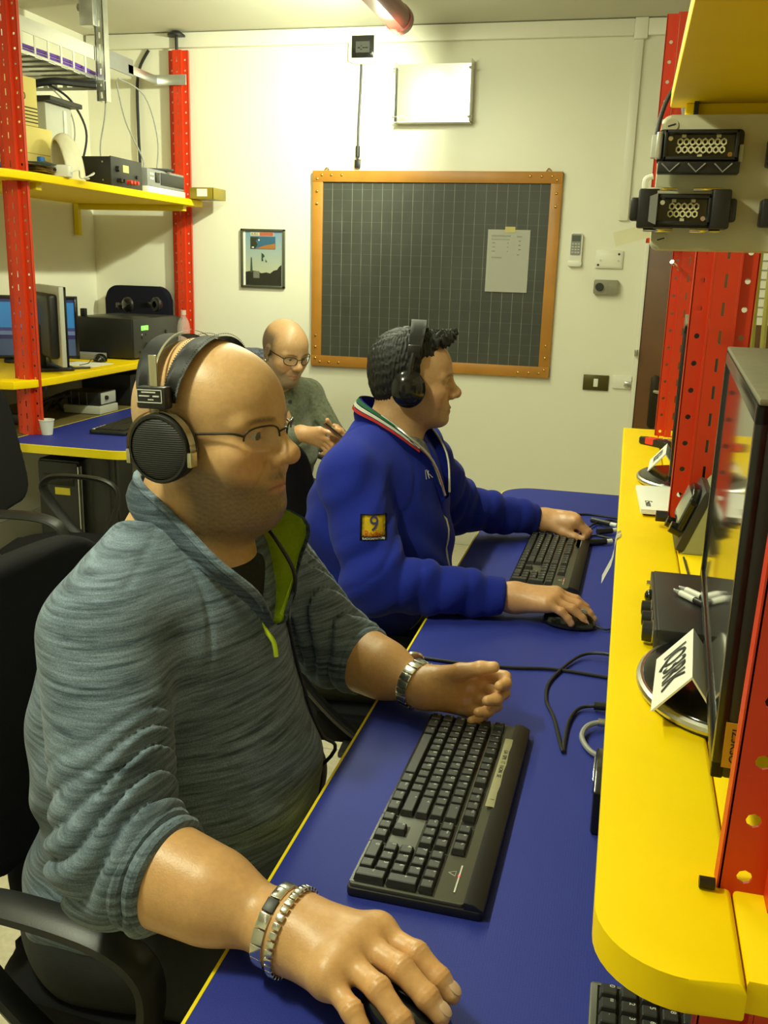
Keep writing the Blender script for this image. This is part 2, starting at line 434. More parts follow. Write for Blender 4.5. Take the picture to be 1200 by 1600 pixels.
for yy in (3.36, 4.62):
    B().box(-2.84, -2.24, yy, yy+.035, 1.680, 1.708, bev=.002).done('shelf_bracket', M_YELEDGE, lrack)
    B().box(-2.84, -2.27, yy, yy+.035, .905, .931, bev=.002).done('shelf_bracket', M_DARK, lrack)
for yy in (3.32, 4.65):
    B().box(-2.888, -2.86, yy, yy+.03, 1.55, 1.72, bev=.002).done('wall_bracket', M_YELEDGE, lrack)
    B().box(-2.888, -2.86, yy, yy+.03, .72, .94, bev=.002).done('wall_bracket', M_DARK, lrack)
ldesk = thing('desk', 'blue laminate desk with yellow edging in front of the cable-tray rack', 'desk', (-2.0, 3.7, 0))
lo = rrect(-2.297, -1.70, 3.10, 4.75, .13, 10, (1, 0, 0, 1)); li = rrect(-2.289, -1.708, 3.108, 4.742, .122, 10, (1, 0, 0, 1))
B().prism(li, DZ-.03, DZ).done('desktop', M_BLUE, ldesk, world=True)
e = B(); vo = [[e.bm.verts.new((x, y, z)) for x, y in r] for r, z in ((lo, DZ-.031), (lo, DZ), (li, DZ+.0005), (li, DZ-.031))]
for a, b_ in zip(vo, vo[1:]+vo[:1]):
    for i in range(len(lo)): e.bm.faces.new((a[i], a[(i+1) % len(lo)], b_[(i+1) % len(lo)], b_[i]))
e.done('edging', M_YELEDGE, ldesk, world=True)
for yy in (3.42, 4.5):
    B().box(-2.10, -2.02, yy, yy+.08, 0, DZ-.03, bev=.004).done('leg', M_DARK, ldesk, world=True)
    B().box(-2.25, -1.80, yy+.02, yy+.06, DZ-.06, DZ-.03, bev=.004).done('bracket', M_DARK, ldesk, world=True)

# ---- suspended luminaire
lum = thing('pendant_luminaire', 'dark red tubular fluorescent luminaire hanging below the ceiling', 'lamp', (LAMP_X, 2.8, LAMP_Z))
M_MAROON = mat('maroon_enamel', S(96, 28, 18), .28, var=.1)
b = B()
pr = [(.052*math.cos(a), .052*math.sin(a)) for a in [math.radians(t) for t in range(-60, 241, 15)]]
b.prism(pr, 0, 2.5, M=Matrix.Translation((0, 1.22, 0)) @ Matrix.Rotation(PI/2, 4, 'X')); b.done('housing', M_MAROON, lum)
b = B(); b.cyl((0, 1.22, 0), (0, 1.27, 0), .056, .056, 28); b.cyl((0, 1.27, 0), (0, 1.285, 0), .056, .045, 28); b.done('end_cap', M_MAROON, lum)
B().cyl((0, -1.28, 0), (0, -1.33, 0), .056, .056, 28).done('end_cap', M_MAROON, lum)
B().cyl((0, -1.27, -.058), (0, .62, -.058), .013, seg=12).done('tube_lamp', emit('tube_glow', (1, .95, .75), 6), lum)
for yy in (-1.0, .6): B().cyl((0, yy, .05), (0, yy, HC-LAMP_Z), .003, seg=6).done('wire', M_STEEL, lum)
copy_tree(lum, None, loc=(LAMP_X, -.06, LAMP_Z), label='second dark red tubular luminaire hanging in line behind the first one')
# ------------------------------------------------------------------ things on the back wall
def wallthing(name, label, cat, x, z, y=YB): return thing(name, label, cat, (x, y, z))
bb = wallthing('blackboard', 'large squared blackboard in a worn wooden frame on the cream wall', 'blackboard', -1.0, 2.15)
def slate():
    m = bpy.data.materials.new('slate'); m.use_nodes = True; nt = m.node_tree; b = nt.nodes['Principled BSDF']
    tc = nt.nodes.new('ShaderNodeTexCoord'); sp = nt.nodes.new('ShaderNodeSeparateXYZ'); nt.links.new(tc.outputs['Object'], sp.inputs[0])
    fac = []
    for ax, w in ((0, .045), (2, .03)):
        d = nt.nodes.new('ShaderNodeMath'); d.operation = 'MULTIPLY'; d.inputs[1].default_value = 1/.0525; nt.links.new(sp.outputs[ax], d.inputs[0])
        fr = nt.nodes.new('ShaderNodeMath'); fr.operation = 'FRACT'; nt.links.new(d.outputs[0], fr.inputs[0])
        lt = nt.nodes.new('ShaderNodeMath'); lt.operation = 'LESS_THAN'; lt.inputs[1].default_value = w; nt.links.new(fr.outputs[0], lt.inputs[0])
        ml = nt.nodes.new('ShaderNodeMath'); ml.operation = 'MULTIPLY'; ml.inputs[1].default_value = (1.0 if ax == 0 else .35); nt.links.new(lt.outputs[0], ml.inputs[0]); fac.append(ml)
    mxm = nt.nodes.new('ShaderNodeMath'); mxm.operation = 'MAXIMUM'; nt.links.new(fac[0].outputs[0], mxm.inputs[0]); nt.links.new(fac[1].outputs[0], mxm.inputs[1])
    n = nt.nodes.new('ShaderNodeTexNoise'); n.inputs['Scale'].default_value = 5; n.inputs['Detail'].default_value = 8; nt.links.new(tc.outputs['Object'], n.inputs['Vector'])
    n2 = nt.nodes.new('ShaderNodeMix'); n2.data_type = 'RGBA'; n2.inputs[6].default_value = S(40, 42, 36)+(1,); n2.inputs[7].default_value = S(70, 72, 62)+(1,)
    nt.links.new(n.outputs['Fac'], n2.inputs[0])
    n3 = nt.nodes.new('ShaderNodeTexNoise'); n3.inputs['Scale'].default_value = 14; nt.links.new(tc.outputs['Object'], n3.inputs['Vector'])
    ml = nt.nodes.new('ShaderNodeMath'); ml.operation = 'MULTIPLY'; nt.links.new(mxm.outputs[0], ml.inputs[0]); nt.links.new(n3.outputs['Fac'], ml.inputs[1])
    mx = nt.nodes.new('ShaderNodeMix'); mx.data_type = 'RGBA'; mx.inputs[7].default_value = S(150, 152, 140)+(1,)
    nt.links.new(ml.outputs[0], mx.inputs[0]); nt.links.new(n2.outputs[2], mx.inputs[6]); nt.links.new(mx.outputs[2], b.inputs['Base Color'])
    b.inputs['Roughness'].default_value = .55
    return m
BX0, BX1, BZ0, BZ1 = -1.62, -.363, .915, 1.898
bb.location = ((BX0+BX1)/2, YB, BZ0)
M_WOOD = mat('varnished_wood', S(176, 120, 42), .45, var=.22, vscale=9)
B().box(BX0+.03, BX1-.03, YB-.018, YB-.004, BZ0+.03, BZ1-.03).done('slate', slate(), bb, world=True)
fw = .055
B().box(BX0, BX0+fw, YB-.028, YB, BZ0, BZ1, bev=.003).done('frame_rail', M_WOOD, bb, world=True)
B().box(BX1-fw, BX1, YB-.028, YB, BZ0, BZ1, bev=.003).done('frame_rail', M_WOOD, bb, world=True)
B().box(BX0, BX1, YB-.030, YB, BZ1-fw, BZ1, bev=.003).done('frame_rail', M_WOOD, bb, world=True)
B().box(BX0, BX1, YB-.030, YB, BZ0, BZ0+fw, bev=.003).done('frame_rail', M_WOOD, bb, world=True)
pin = None
for cx, sx in ((BX0, 1), (BX1, -1)):
    for cz, sz in ((BZ0, 1), (BZ1, -1)):
        for ox, oz in ((.025, .04), (.025, .10), (.025, .16), (.05, .022), (.10, .022), (.155, .022)):
            p = (cx+sx*ox-bb.location.x, -.0305, cz+sz*oz-BZ0)
            if pin is None: pin = B().sph((0, 0, 0), (.007, .004, .007), 10).done('brass_pin', M_BRASS, bb, p)
            else:
                c = pin.copy(); COL.objects.link(c); c.parent = bb; c.location = p
for x in (BX0+.07, BX1-.07): B().tube([(x-bb.location.x-.012, -.01, .985-.0), (x-bb.location.x, -.012, .998), (x-bb.location.x+.012, -.01, .985)], .003, 6, 4).done('hook', M_BRASS, bb)
ps = wallthing('paper_sheet', 'white typed sheet taped to the squared blackboard', 'paper', -.605, 1.33, YB-.020)
b = B(); b.sheet([[(-.104+.208*i/6, -.002-.004*((j/8)**2), .298*(1-j/8)) for i in range(7)] for j in range(9)], .0008); b.done('sheet', M_PAPER, ps)
B().box(-.02, .03, -.0045, -.002, .285, .312).done('tape', mat('masking_tape', S(190, 178, 110), .6), ps)
M_FAINT = mat('faint_print', S(150, 150, 135), .8)
b = B()
for (x0, x1, z) in ((-.085, .01, .268), (-.085, .005, .252), (.04, .065, .266), (-.08, -.03, .165), (-.08, -.065, .235), (-.08, -.065, .215), (-.08, -.065, .195), (-.005, .0, .235), (-.005, 0, .215), (-.005, 0, .195), (.05, .06, .245), (.05, .06, .225), (.05, .062, .205), (.045, .055, .18)):
    b.box(x0, x1, -.0035-.004*((1-z/.298)**2), -.0022, z-.0025, z+.0025)
b.done('typed_lines', M_FAINT, ps)

# wall clock / thermometer display with its cable
th = wallthing('wall_display', 'white wall unit with black digital display and cable above the blackboard', 'wall display', -1.368, 2.465)
B().prism([(-.072, .06), (-.075, -.06), (-.045, -.072), (0, -.075), (.045, -.072), (.075, -.06), (.072, .06)], 0, .028, M=Matrix.Rotation(PI/2, 4, 'X'), bev=.004).done('housing', M_WHITE, th)
s_ = B().box(-.056, .056, -.034, -.028, -.048, .052, bev=.002).done('screen', M_BLACKG, th)
text('digits', '-:--', .045, mat('lcd_grey', (.2, .2, .18), .5), s_, (0, -.0345, 0), (PI/2, 0, 0))
B().box(-.035, .035, -.0348, -.034, -.025, .025).done('panel', mat('lcd_dark', (.05, .05, .045), .3), s_)
cb = B().tube([(-.01, -.012, -.07), (-.012, -.014, -.2), (-.018, -.014, -.35), (-.02, -.012, -.47)], .0055, 8, 6).done('cable', M_RUBBER, th)
B().cyl((-.02, -.012, -.45), (-.02, -.012, -.5), .011).cyl((-.02, -.012, -.5), (-.02, -.012, -.515), .006).box(-.034, -.006, -.02, -.004, -.555, -.515, bev=.004).done('plug', M_BLACK, cb)
B().cyl((-.036, -.01, -.515), (-.004, -.01, -.515), .003).done('plug_screw', M_BRASS, cb)

# galvanised plate on stand-offs
gp = wallthing('metal_plate', 'shiny galvanised metal plate bolted to the wall above the blackboard', 'metal plate', -1.0, 2.245)
W2, H2 = .187, .128
B().box(-W2+.012, W2-.008, -.085, -.083, -H2, H2).done('face', mat('bright_galvanised', (.86, .86, .8), .22, metal=1, var=.1, vscale=18), gp)
B().box(-W2, -W2+.0025, -.10, 0, -H2-.004, H2+.01, bev=.001).done('side_flange', M_GALV, gp)
B().box(W2-.006, W2-.0035, -.10, 0, -H2+.004, H2+.02, bev=.001).done('side_flange', M_GALV, gp)
B().box(-W2, W2-.004, -.084, 0, -H2-.002, -H2).done('bottom_flange', M_GALV, gp)
for sx in (-1, 1):
    for sz in (-1, 1): B().cyl((sx*(W2-.004)-.012, -.092, sz*(H2-.02)), (sx*(W2-.004)+.012, -.092, sz*(H2-.02)), .005, seg=8).done('screw', M_STEEL, gp)
B().cyl((-W2+.035, -.09, -H2+.025), (-W2+.035, -.085, -H2+.025), .007, seg=6).done('screw', M_STEEL, gp)

# framed poster: sky, landmark picture, flag silhouettes over dark ground
fp = wallthing('framed_poster', 'small framed poster with a harbour picture and flags over dark buildings', 'picture', -1.898, 1.458)
B().box(-.118, .118, -.006, 0, -.146, .146).done('backing', M_PAPER, fp)
for x0, x1, z0, z1 in ((-.123, -.111, -.15, .15), (.111, .123, -.15, .15), (-.123, .123, .139, .15), (-.123, .123, -.15, -.139)):
    B().box(x0, x1, -.016, 0, z0, z1, bev=.002).done('frame', mat('pewter_frame', S(92, 96, 80), .35, metal=.5), fp)
def pr(name, col, poly, y, par=None, rough=.6):
    return B().prism(poly, y, y+.0006, M=Matrix.Rotation(PI/2, 4, 'X')).done(name, mat('print_'+name, col, rough, var=.15, vscale=40), par or fp)
def box2(x0, x1, z0, z1): return [(x0, z0), (x1, z0), (x1, z1), (x0, z1)]
def sky():
    m = bpy.data.materials.new('print_sky'); m.use_nodes = True; nt = m.node_tree; b_ = nt.nodes['Principled BSDF']
    tc = nt.nodes.new('ShaderNodeTexCoord'); sp = nt.nodes.new('ShaderNodeSeparateXYZ'); nt.links.new(tc.outputs['Object'], sp.inputs[0])
    mr = nt.nodes.new('ShaderNodeMapRange'); mr.inputs[1].default_value = -.08; mr.inputs[2].default_value = .13; nt.links.new(sp.outputs[2], mr.inputs[0])
    mx = nt.nodes.new('ShaderNodeMix'); mx.data_type = 'RGBA'; mx.inputs[6].default_value = S(178, 180, 150)+(1,); mx.inputs[7].default_value = S(120, 150, 172)+(1,)
    nt.links.new(mr.outputs[0], mx.inputs[0]); nt.links.new(mx.outputs[2], b_.inputs['Base Color']); return m
B().box(-.098, .104, -.0066, -.006, -.138, .138).done('sky_print', sky(), fp)
pr('ground', S(34, 34, 22), [(-.098, -.138), (.104, -.138), (.104, -.03), (.09, -.04), (.08, -.055), (.06, -.06), (.04, -.075), (.02, -.07), (-.01, -.075), (-.03, -.065), (-.06, -.062), (-.098, -.07)], .0068)
pr('tower', S(56, 80, 66), [(-.072, -.07), (-.058, -.07), (-.062, .0), (-.066, .008), (-.069, 0)], .0069)
pr('grey_panel', S(110, 110, 98), box2(-.055, -.02, -.10, -.065), .0072)
pr('harbour', S(52, 92, 120), box2(-.07, .07, .048, .112), .0068)
pr('beach', S(158, 104, 44), [(-.04, .05), (.068, .05), (.068, .078), (.0, .064)], .0071)
pr('cliff', S(44, 48, 26), [(-.07, .049), (-.045, .049), (-.03, .07), (-.04, .09), (-.02, .108), (-.07, .108)], .0072)
pr('dot', S(205, 205, 190), box2(-.062, -.05, .053, .06), .0074); pr('dot2', S(205, 205, 190), box2(-.026, -.018, .09, .098), .0074)
pr('flag', S(40, 66, 44), [(-.008, .03), (.006, .02), (.01, .01), (0, .004), (.002, -.012), (-.008, -.014)], .0071)
pr('flag2', S(72, 70, 52), [(.014, -.002), (.022, -.014), (.024, -.018), (.014, -.018)], .0071)
pr('title_band', S(196, 186, 160), box2(-.07, .06, .115, .134), .0069)
text('title', 'A.R.I. TREVISO'[:6], .018, mat('print_title_dark', S(90, 80, 70), .6), fp, (-.045, -.0078, .124), (PI/2, 0, 0))
pr('title_red', S(176, 92, 62), box2(-.018, .058, .116, .133), .0072)

# air-conditioner remote, socket cover, grey knob thermostat, brass switch, blank plate
rc = wallthing('remote_control', 'white air conditioner remote in its holder right of the blackboard', 'remote', -.278, 1.545)
B().prism(rrect(-.03, .03, -.075, .075, .012), 0, .024, M=Matrix.Rotation(PI/2, 4, 'X'), bev=.005).done('body', M_WHITE, rc)
B().prism(rrect(-.024, .024, -.03, .07, .006), .0235, .026, M=Matrix.Rotation(PI/2, 4, 'X')).done('keypad', M_GREY, rc)
B().box(-.02, .02, -.0275, -.026, .035, .063).done('display', mat('lcd_remote', S(70, 78, 66), .3), rc)
k0 = None
for i in range(3):
    for j in range(4):
        p = (-.014+.014*i, -.0275, .022-.013*j)
        if k0 is None: k0 = B().box(-.005, .005, -.0015, .0015, -.003, .003, bev=.001).done('button', M_LGREY, rc, p)
        else:
            c = k0.copy(); COL.objects.link(c); c.parent = rc; c.location = p
B().prism(rrect(-.032, .032, -.082, -.055, .008), 0, .027, M=Matrix.Rotation(PI/2, 4, 'X'), bev=.003).done('holder', M_WHITE, rc)
sc_ = wallthing('socket_cover', 'blank white socket cover plate with screws below the cable duct', 'cover plate', -.116, 1.50)
B().box(-.064, .064, -.014, 0, -.042, .042, bev=.003).done('plate', M_TRIM, sc_)
B().box(-.058, .058, -.0165, -.014, -.036, .036, bev=.002).done('lid', M_WALL, sc_)
for x, z, m_ in ((.045, .025, M_INK), (-.05, -.027, M_INK), (-.04, -.005, M_STEEL), (.045, -.006, M_STEEL)):
    B().cyl((x, -.0185, z), (x, -.016, z), .0055, seg=10).done('screw', m_, sc_)
ts = wallthing('thermostat', 'small grey thermostat box with black knob beside the door', 'thermostat', -.120, 1.37)
B().prism(rrect(-.058, .058, -.034, .034, .008), 0, .035, M=Matrix.Rotation(PI/2, 4, 'X'), bev=.004).done('body', mat('thermostat_grey', S(138, 134, 112), .45), ts)
B().cyl((-.03, -.034, 0), (-.03, -.048, 0), .02, .017, 20).done('knob', M_BLACK, ts)
B().box(.003, .006, -.0365, -.034, -.03, .03).done('seam', M_GREY, ts)
sw = wallthing('light_switch', 'brass light switch plate with one white rocker', 'light switch', -.130, .905)
B().box(-.062, .062, -.01, 0, -.038, .038, bev=.002).done('plate', mat('aged_brass', S(84, 76, 32), .4, metal=.5), sw)
B().box(-.011, .011, -.015, -.01, -.02, .02, bev=.002).done('rocker', M_WHITE, sw)
bp_ = wallthing('blank_plate', 'white blank wall plate against the door frame', 'cover plate', -.013, .915)
B().box(-.035, .055, -.012, 0, -.032, .032, bev=.002).done('plate', M_TRIM, bp_)
B().cyl((.032, -.016, -.008), (.032, -.012, -.008), .008, seg=10).done('screw', M_DARKMETAL, bp_)
B().box(.02, .06, -.03, -.012, -.02, .005, bev=.003).done('strike', M_STEEL, bp_)

# ------------------------------------------------------------------ grey connector box under the upper shelf
gb = thing('connector_box', 'light grey enclosure with two multi-pin connectors hung under the yellow upper shelf', 'enclosure', (.02, 1.4, 1.466))
B().prism(rrect(0, .42, 0, .172, .012, 5), -.10, 0, M=Matrix.Rotation(PI/2, 4, 'X'), bev=.005, seg=3).done('case', M_BOXGREY, gb)
for x, z in ((.013, .159), (.013, .013)):
    s_ = B().cyl((x, .0005, z), (x, -.0015, z), .0085, seg=16).done('screw', M_BOXGREY, gb)
    B().box(-.005, .005, -.0022, -.0014, -.0008, .0008).done('slot', M_INK, s_, (x, 0, z), (0, -.3, 0))
M_INSERT = mat('connector_insert', S(226, 218, 176), .5)
def connector(x, z, nx, scale, lever):
    w = .024+nx*.0076
    c = B(); c.prism(rrect(-w/2-.012, w/2+.012, -.022, .022, .006), 0, .006, M=Matrix.Rotation(PI/2, 4, 'X'), bev=.001)
    h = c.done('connector', M_BLACK, gb, (x, -.0005, z))
    # raised collar
    b = B(); w2, hh = w/2+.004, .0185
    for x0, x1, z0, z1 in ((-w2, -w2+.004, -hh, hh), (w2-.004, w2, -hh, hh), (-w2, w2, hh-.004, hh), (-w2, w2, -hh, -hh+.004)):
        b.box(x0, x1, -.03, -.004, z0, z1, bev=.0008)
    b.done('collar', M_BLACK, h)
    B().box(-w2+.004, w2-.004, -.0085, -.006, -hh+.004, hh-.004).done('well', mat('connector_well', S(120, 112, 76), .5), h)
    ins = B()
    n = nx
    gx = .0078
    x0 = -(n-1)/2*gx
    for r in range(2):
        for i in range(n):
            cx = x0+i*gx+(0 if r else .0012); cz = .0048-.0096*r
            pts = [(cx+.0043*math.cos(math.radians(a)), cz+.0050*math.sin(math.radians(a))) for a in range(30, 390, 60)]
            pin_ = [(cx+.0024*math.cos(math.radians(a)), cz+.0028*math.sin(math.radians(a))) for a in range(30, 390, 60)]
            A = [ins.bm.verts.new((p[0], -.019, p[1])) for p in pts]; D = [ins.bm.verts.new((p[0], -.019, p[1])) for p in pin_]
            E_ = [ins.bm.verts.new((p[0], -.009, p[1])) for p in pin_]; F_ = [ins.bm.verts.new((p[0], -.009, p[1])) for p in pts]
            for k in range(6):
                j = (k+1) % 6
                ins.bm.faces.new((A[k], A[j], D[j], D[k])); ins.bm.faces.new((D[k], D[j], E_[j], E_[k])); ins.bm.faces.new((A[k], A[j], F_[j], F_[k]))
    for tx, tz in ((x0*.8, .0120), (-x0*.8, .0120), (0, -.0120)):
        ins.box(tx-.0028, tx+.0028, -.017, -.009, tz-.0020, tz+.0020)
    ins.done('pin_insert', M_INSERT, h)
    for sx, sz in ((-1, 1), (1, -1)): B().cyl((sx*(w/2-.004), -.011, sz*.010), (sx*(w/2-.004), -.0085, sz*.010), .0032, seg=10).done('screw', M_CHROME, h)
    if lever:
        b = B(); b.box(-w2-.006, w2+.004, -.034, -.012, -.036, -.021, bev=.002)
        for k in range(3):
            xx = -w2+.012+k*(2*w2-.02)/2.6
            pass
        b.done('locking_lever', M_BLACK, h)
        for k in range(3):
            xx = -w2+.010+k*(2*w2-.02)/2.2
            B().tube([(xx-.011, -.035, -.0235), (xx, -.0355, -.034), (xx+.011, -.035, -.0235)], .0011, 6).done('lever_rib', M_GREY, h)
        B().box(-w2-.010, -w2-.002, -.018, -.004, -.016, .018, bev=.002).done('hinge', M_GALV, h)
        B().box(w2+.002, w2+.008, -.018, -.004, -.02, .002, bev=.002).done('hinge', M_LGREY, h)
    else:
        for sx in (-1, 1):
            b = B(); b.box(sx*(w2+.012)-.012, sx*(w2+.012)+.012, -.036, -.004, -.024, .026, bev=.003); b.done('locking_lever', M_BLACK, h)
            B().box(sx*(w2+.026)-.008, sx*(w2+.026)+.006, -.032, -.012, -.015, .015, bev=.004).done('lever_grip', M_BLACK, h)
            for sz in (-1, 1): B().tube([(sx*(w2+.014), -.02, sz*.026), (sx*(w2-.004), -.024, sz*.0265), (sx*(w2-.024), -.022, sz*.026)], .0022, 8, 4).done('spring_clip', M_CHROME, h)
        B().prism([(-w2-.009, -.016), (-w2+.001, -.02), (-w2+.001, .02), (-w2-.009, .016)], .030, .038, M=Matrix.Rotation(PI/2, 4, 'X')).done('lever_face', M_GREY, h)
connector(.0515, .131, 8, 1, True)
connector(.0375, .050, 5, 1, False)
B().box(.135, .16, -.03, 0, .105, .14, bev=.003).done('connector_hood', M_BLACK, gb)
B().box(.135, .16, -.03, 0, .03, .065, bev=.003).done('connector_hood', M_BLACK, gb)
B().tube([(.0, .06, .07), (-.012, .06, .075), (-.014, .06, .095), (-.004, .06, .10)], .004, 8, 4).done('cable_clip', M_WHITE, gb)
tg = thing('card_tag', 'thin clear card tag poking out beside the grey connector box', 'card', (.0, 1.62, 1.495))
B().box(-.035, .04, -.0004, .0004, -.012, .010, bev=0, M=Matrix.Rotation(-.28, 4, 'Y')).done('card', mat('pale_card', S(224, 220, 186), .5), tg)
# papers and cables hanging behind the middle upright
hp = thing('paper_sheet', 'printed sheets hanging behind the red upright beside the door', 'paper', (.42, 2.75, 1.31))
B().box(-.16, .2, -.001, .001, 0, .25).done('sheet', M_PAPER, hp)
b = B()
for k in range(9): b.box(-.14, -.02 if k % 3 else .02, -.0018, -.001, .02+k*.024, .024+k*.024)
b.done('print', M_FAINT, hp)
B().cyl((.0, 0, .25), (.0, 0, .40), .002, seg=6).done('string', M_CABLEGREY, hp)
for i, (x, c_) in enumerate(((.262, S(150, 150, 60)), (.285, S(170, 165, 80)), (.318, S(60, 46, 92)))):
    tag(B().tube([(x, 2.2, HC-.002), (x-.004, 2.2, 1.55), (x+.004, 2.21, 1.2), (x, 2.2, .965)], .006, 8, 6).done('hanging_cable', mat('cable_tint_%d' % i, c_, .5)),
        ('thin olive cable hanging behind the middle red upright', 'thin yellowish cable hanging next to the olive cable behind the red upright', 'purple cable hanging behind the middle red upright')[i], 'cable')
# ------------------------------------------------------------------ implicit-surface modelling used for the bodies and clothes
F32 = np.float32
def A3(p): return np.asarray(p, F32)
def rcone(P, a, b, ra, rb):
    a = A3(a); ba = A3(b)-a; pa = P-a
    h = np.clip((pa @ ba)/F32(ba @ ba), 0, 1)
    q = pa-h[:, None]*ba
    return np.sqrt((q*q).sum(1))-(F32(ra)+(F32(rb)-F32(ra))*h)
def ell(P, c, r, R=None):
    q = P-A3(c)
    if R is not None: q = q @ np.asarray(R, F32)      # R columns = local axes
    r = A3(r); k0 = np.sqrt(((q/r)**2).sum(1)); k1 = np.sqrt(((q/(r*r))**2).sum(1))
    return k0*(k0-1)/np.maximum(k1, 1e-6)
def plane(P, p, n): n = A3(n); n = n/np.linalg.norm(n); return (P-A3(p)) @ n
def smin(a, b, k):
    h = np.maximum(k-np.abs(a-b), 0)/k
    return np.minimum(a, b)-h*h*F32(k*.25)
def smax(a, b, k): return -smin(-a, -b, k)
def sm(k, *ds):
    d = ds[0]
    for e in ds[1:]: d = smin(d, e, k)
    return d
def rotm(yaw=0, pitch=0, roll=0):
    return np.array(Euler((math.radians(roll), math.radians(pitch), math.radians(yaw)), 'XYZ').to_matrix(), dtype=F32)
def axes(x, y, z): return np.array([x, y, z], F32).T
def wob(P, s, seed=0):
    """cheap smooth pseudo-noise in [-1,1]"""
    r = np.random.RandomState(seed); out = 0
    for i in range(4):
        k = r.randn(3); k /= np.linalg.norm(k); out = out+np.sin(P @ A3(k*s*(1+.6*i))+F32(r.rand()*6.28)+1.5*np.sin(P @ A3(r.randn(3)*s*.5)+F32(r.rand()*6)))/(1+.5*i)
    return out/2.6
def sdf_mesh(f, lo, hi, h, Bk=12, lip=1.5):
    lo = np.asarray(lo, float); hi = np.asarray(hi, float)
    nb = np.ceil((hi-lo)/(h*Bk)).astype(int); n = nb*Bk
    bi = np.stack(np.meshgrid(*[np.arange(k) for k in nb], indexing='ij'), -1).reshape(-1, 3)
    cen = (lo+(bi*Bk+Bk/2-.5)*h).astype(F32); v = f(cen)
    keep = np.abs(v) < Bk*h*.87*lip+.002
    Dg = np.where(v > 0, 1., -1.).astype(F32).reshape(nb)
    Dg = np.repeat(np.repeat(np.repeat(Dg, Bk, 0), Bk, 1), Bk, 2)
    off = np.stack(np.meshgrid(*[np.arange(Bk)]*3, indexing='ij'), -1).reshape(-1, 3)
    kb = bi[keep]; step = max(1, 400000//len(off))
    for s0 in range(0, len(kb), step):
        ids = (kb[s0:s0+step, None, :]*Bk+off[None]).reshape(-1, 3)
        Dg[ids[:, 0], ids[:, 1], ids[:, 2]] = f((lo+ids*h).astype(F32))
    ins = Dg < 0
    # active cells
    c = [ins[a:n[0]-1+a, b:n[1]-1+b, d:n[2]-1+d] for a in (0, 1) for b in (0, 1) for d in (0, 1)]
    s_ = sum(x.astype(np.int8) for x in c); act = (s_ > 0) & (s_ < 8)
    idx = np.argwhere(act); ind = -np.ones(act.shape, np.int32); ind[act] = np.arange(len(idx))
    acc = np.zeros((len(idx), 3)); cnt = np.zeros(len(idx))
    cor = np.array([(a, b, d) for a in (0, 1) for b in (0, 1) for d in (0, 1)])
    for i in range(8):
        for j in range(i+1, 8):
            if np.abs(cor[i]-cor[j]).sum() != 1: continue
            p = idx+cor[i]; q = idx+cor[j]
            a = Dg[p[:, 0], p[:, 1], p[:, 2]]; b = Dg[q[:, 0], q[:, 1], q[:, 2]]
            m = (a < 0) != (b < 0); t = np.where(m, a/np.where(m, a-b, 1), 0)
            t = np.clip(t, 0, 1)
            acc += np.where(m[:, None], p+t[:, None]*(cor[j]-cor[i]), 0); cnt += m
    verts = lo+(acc/cnt[:, None])*h
    quads = []
    for ax in range(3):
        e1, e2 = [(1, 2), (2, 0), (0, 1)][ax]
        sl0 = [slice(1, n[k]-1) for k in range(3)]; sl1 = list(sl0)
        sl0[ax] = slice(0, n[ax]-1); sl1[ax] = slice(1, n[ax])
        a = ins[tuple(sl0)]; b = ins[tuple(sl1)]
        for flip, msk in ((False, a & ~b), (True, ~a & b)):
            g = np.argwhere(msk); g = g+np.array([0 if k == ax else 1 for k in range(3)])
            u = np.zeros(3, int); u[e1] = 1; w = np.zeros(3, int); w[e2] = 1
            q = [ind[tuple((g+o).T)] for o in (-u-w, -w, 0*u, -u)]
            q = np.stack(q, 1); quads.append(q[:, ::-1] if flip else q)
    quads = np.concatenate(quads)
    return verts, quads
def join_meshes(parts):
    V = []; Q = []; o = 0
    for v, q in parts: V.append(v); Q.append(q+o); o += len(v)
    return np.concatenate(V), np.concatenate(Q)
def np_obj(name, V, Q, m, parent=None, col=None, attrs=None, loc=None):
    me = bpy.data.meshes.new(name)
    if loc is None and parent is not None: loc = np.array(worldloc(parent))
    if loc is not None: V = V-np.array(loc)
    me.vertices.add(len(V)); me.vertices.foreach_set('co', V.astype(F32).ravel())
    me.loops.add(Q.size); me.loops.foreach_set('vertex_index', Q.astype(np.int32).ravel())
    me.polygons.add(len(Q)); me.polygons.foreach_set('loop_start', np.arange(0, Q.size, 4, dtype=np.int32))
    me.polygons.foreach_set('use_smooth', np.ones(len(Q), bool))
    me.update(); me.validate()
    if col is not None:
        a = me.color_attributes.new('Col', 'FLOAT_COLOR', 'POINT')
        a.data.foreach_set('color', np.concatenate([col, np.ones((len(col), 1))], 1).astype(F32).ravel())
    for k, v in (attrs or {}).items():
        a = me.attributes.new(k, 'FLOAT_VECTOR', 'POINT'); a.data.foreach_set('vector', v.astype(F32).ravel())
    return link(name, me, m, parent)

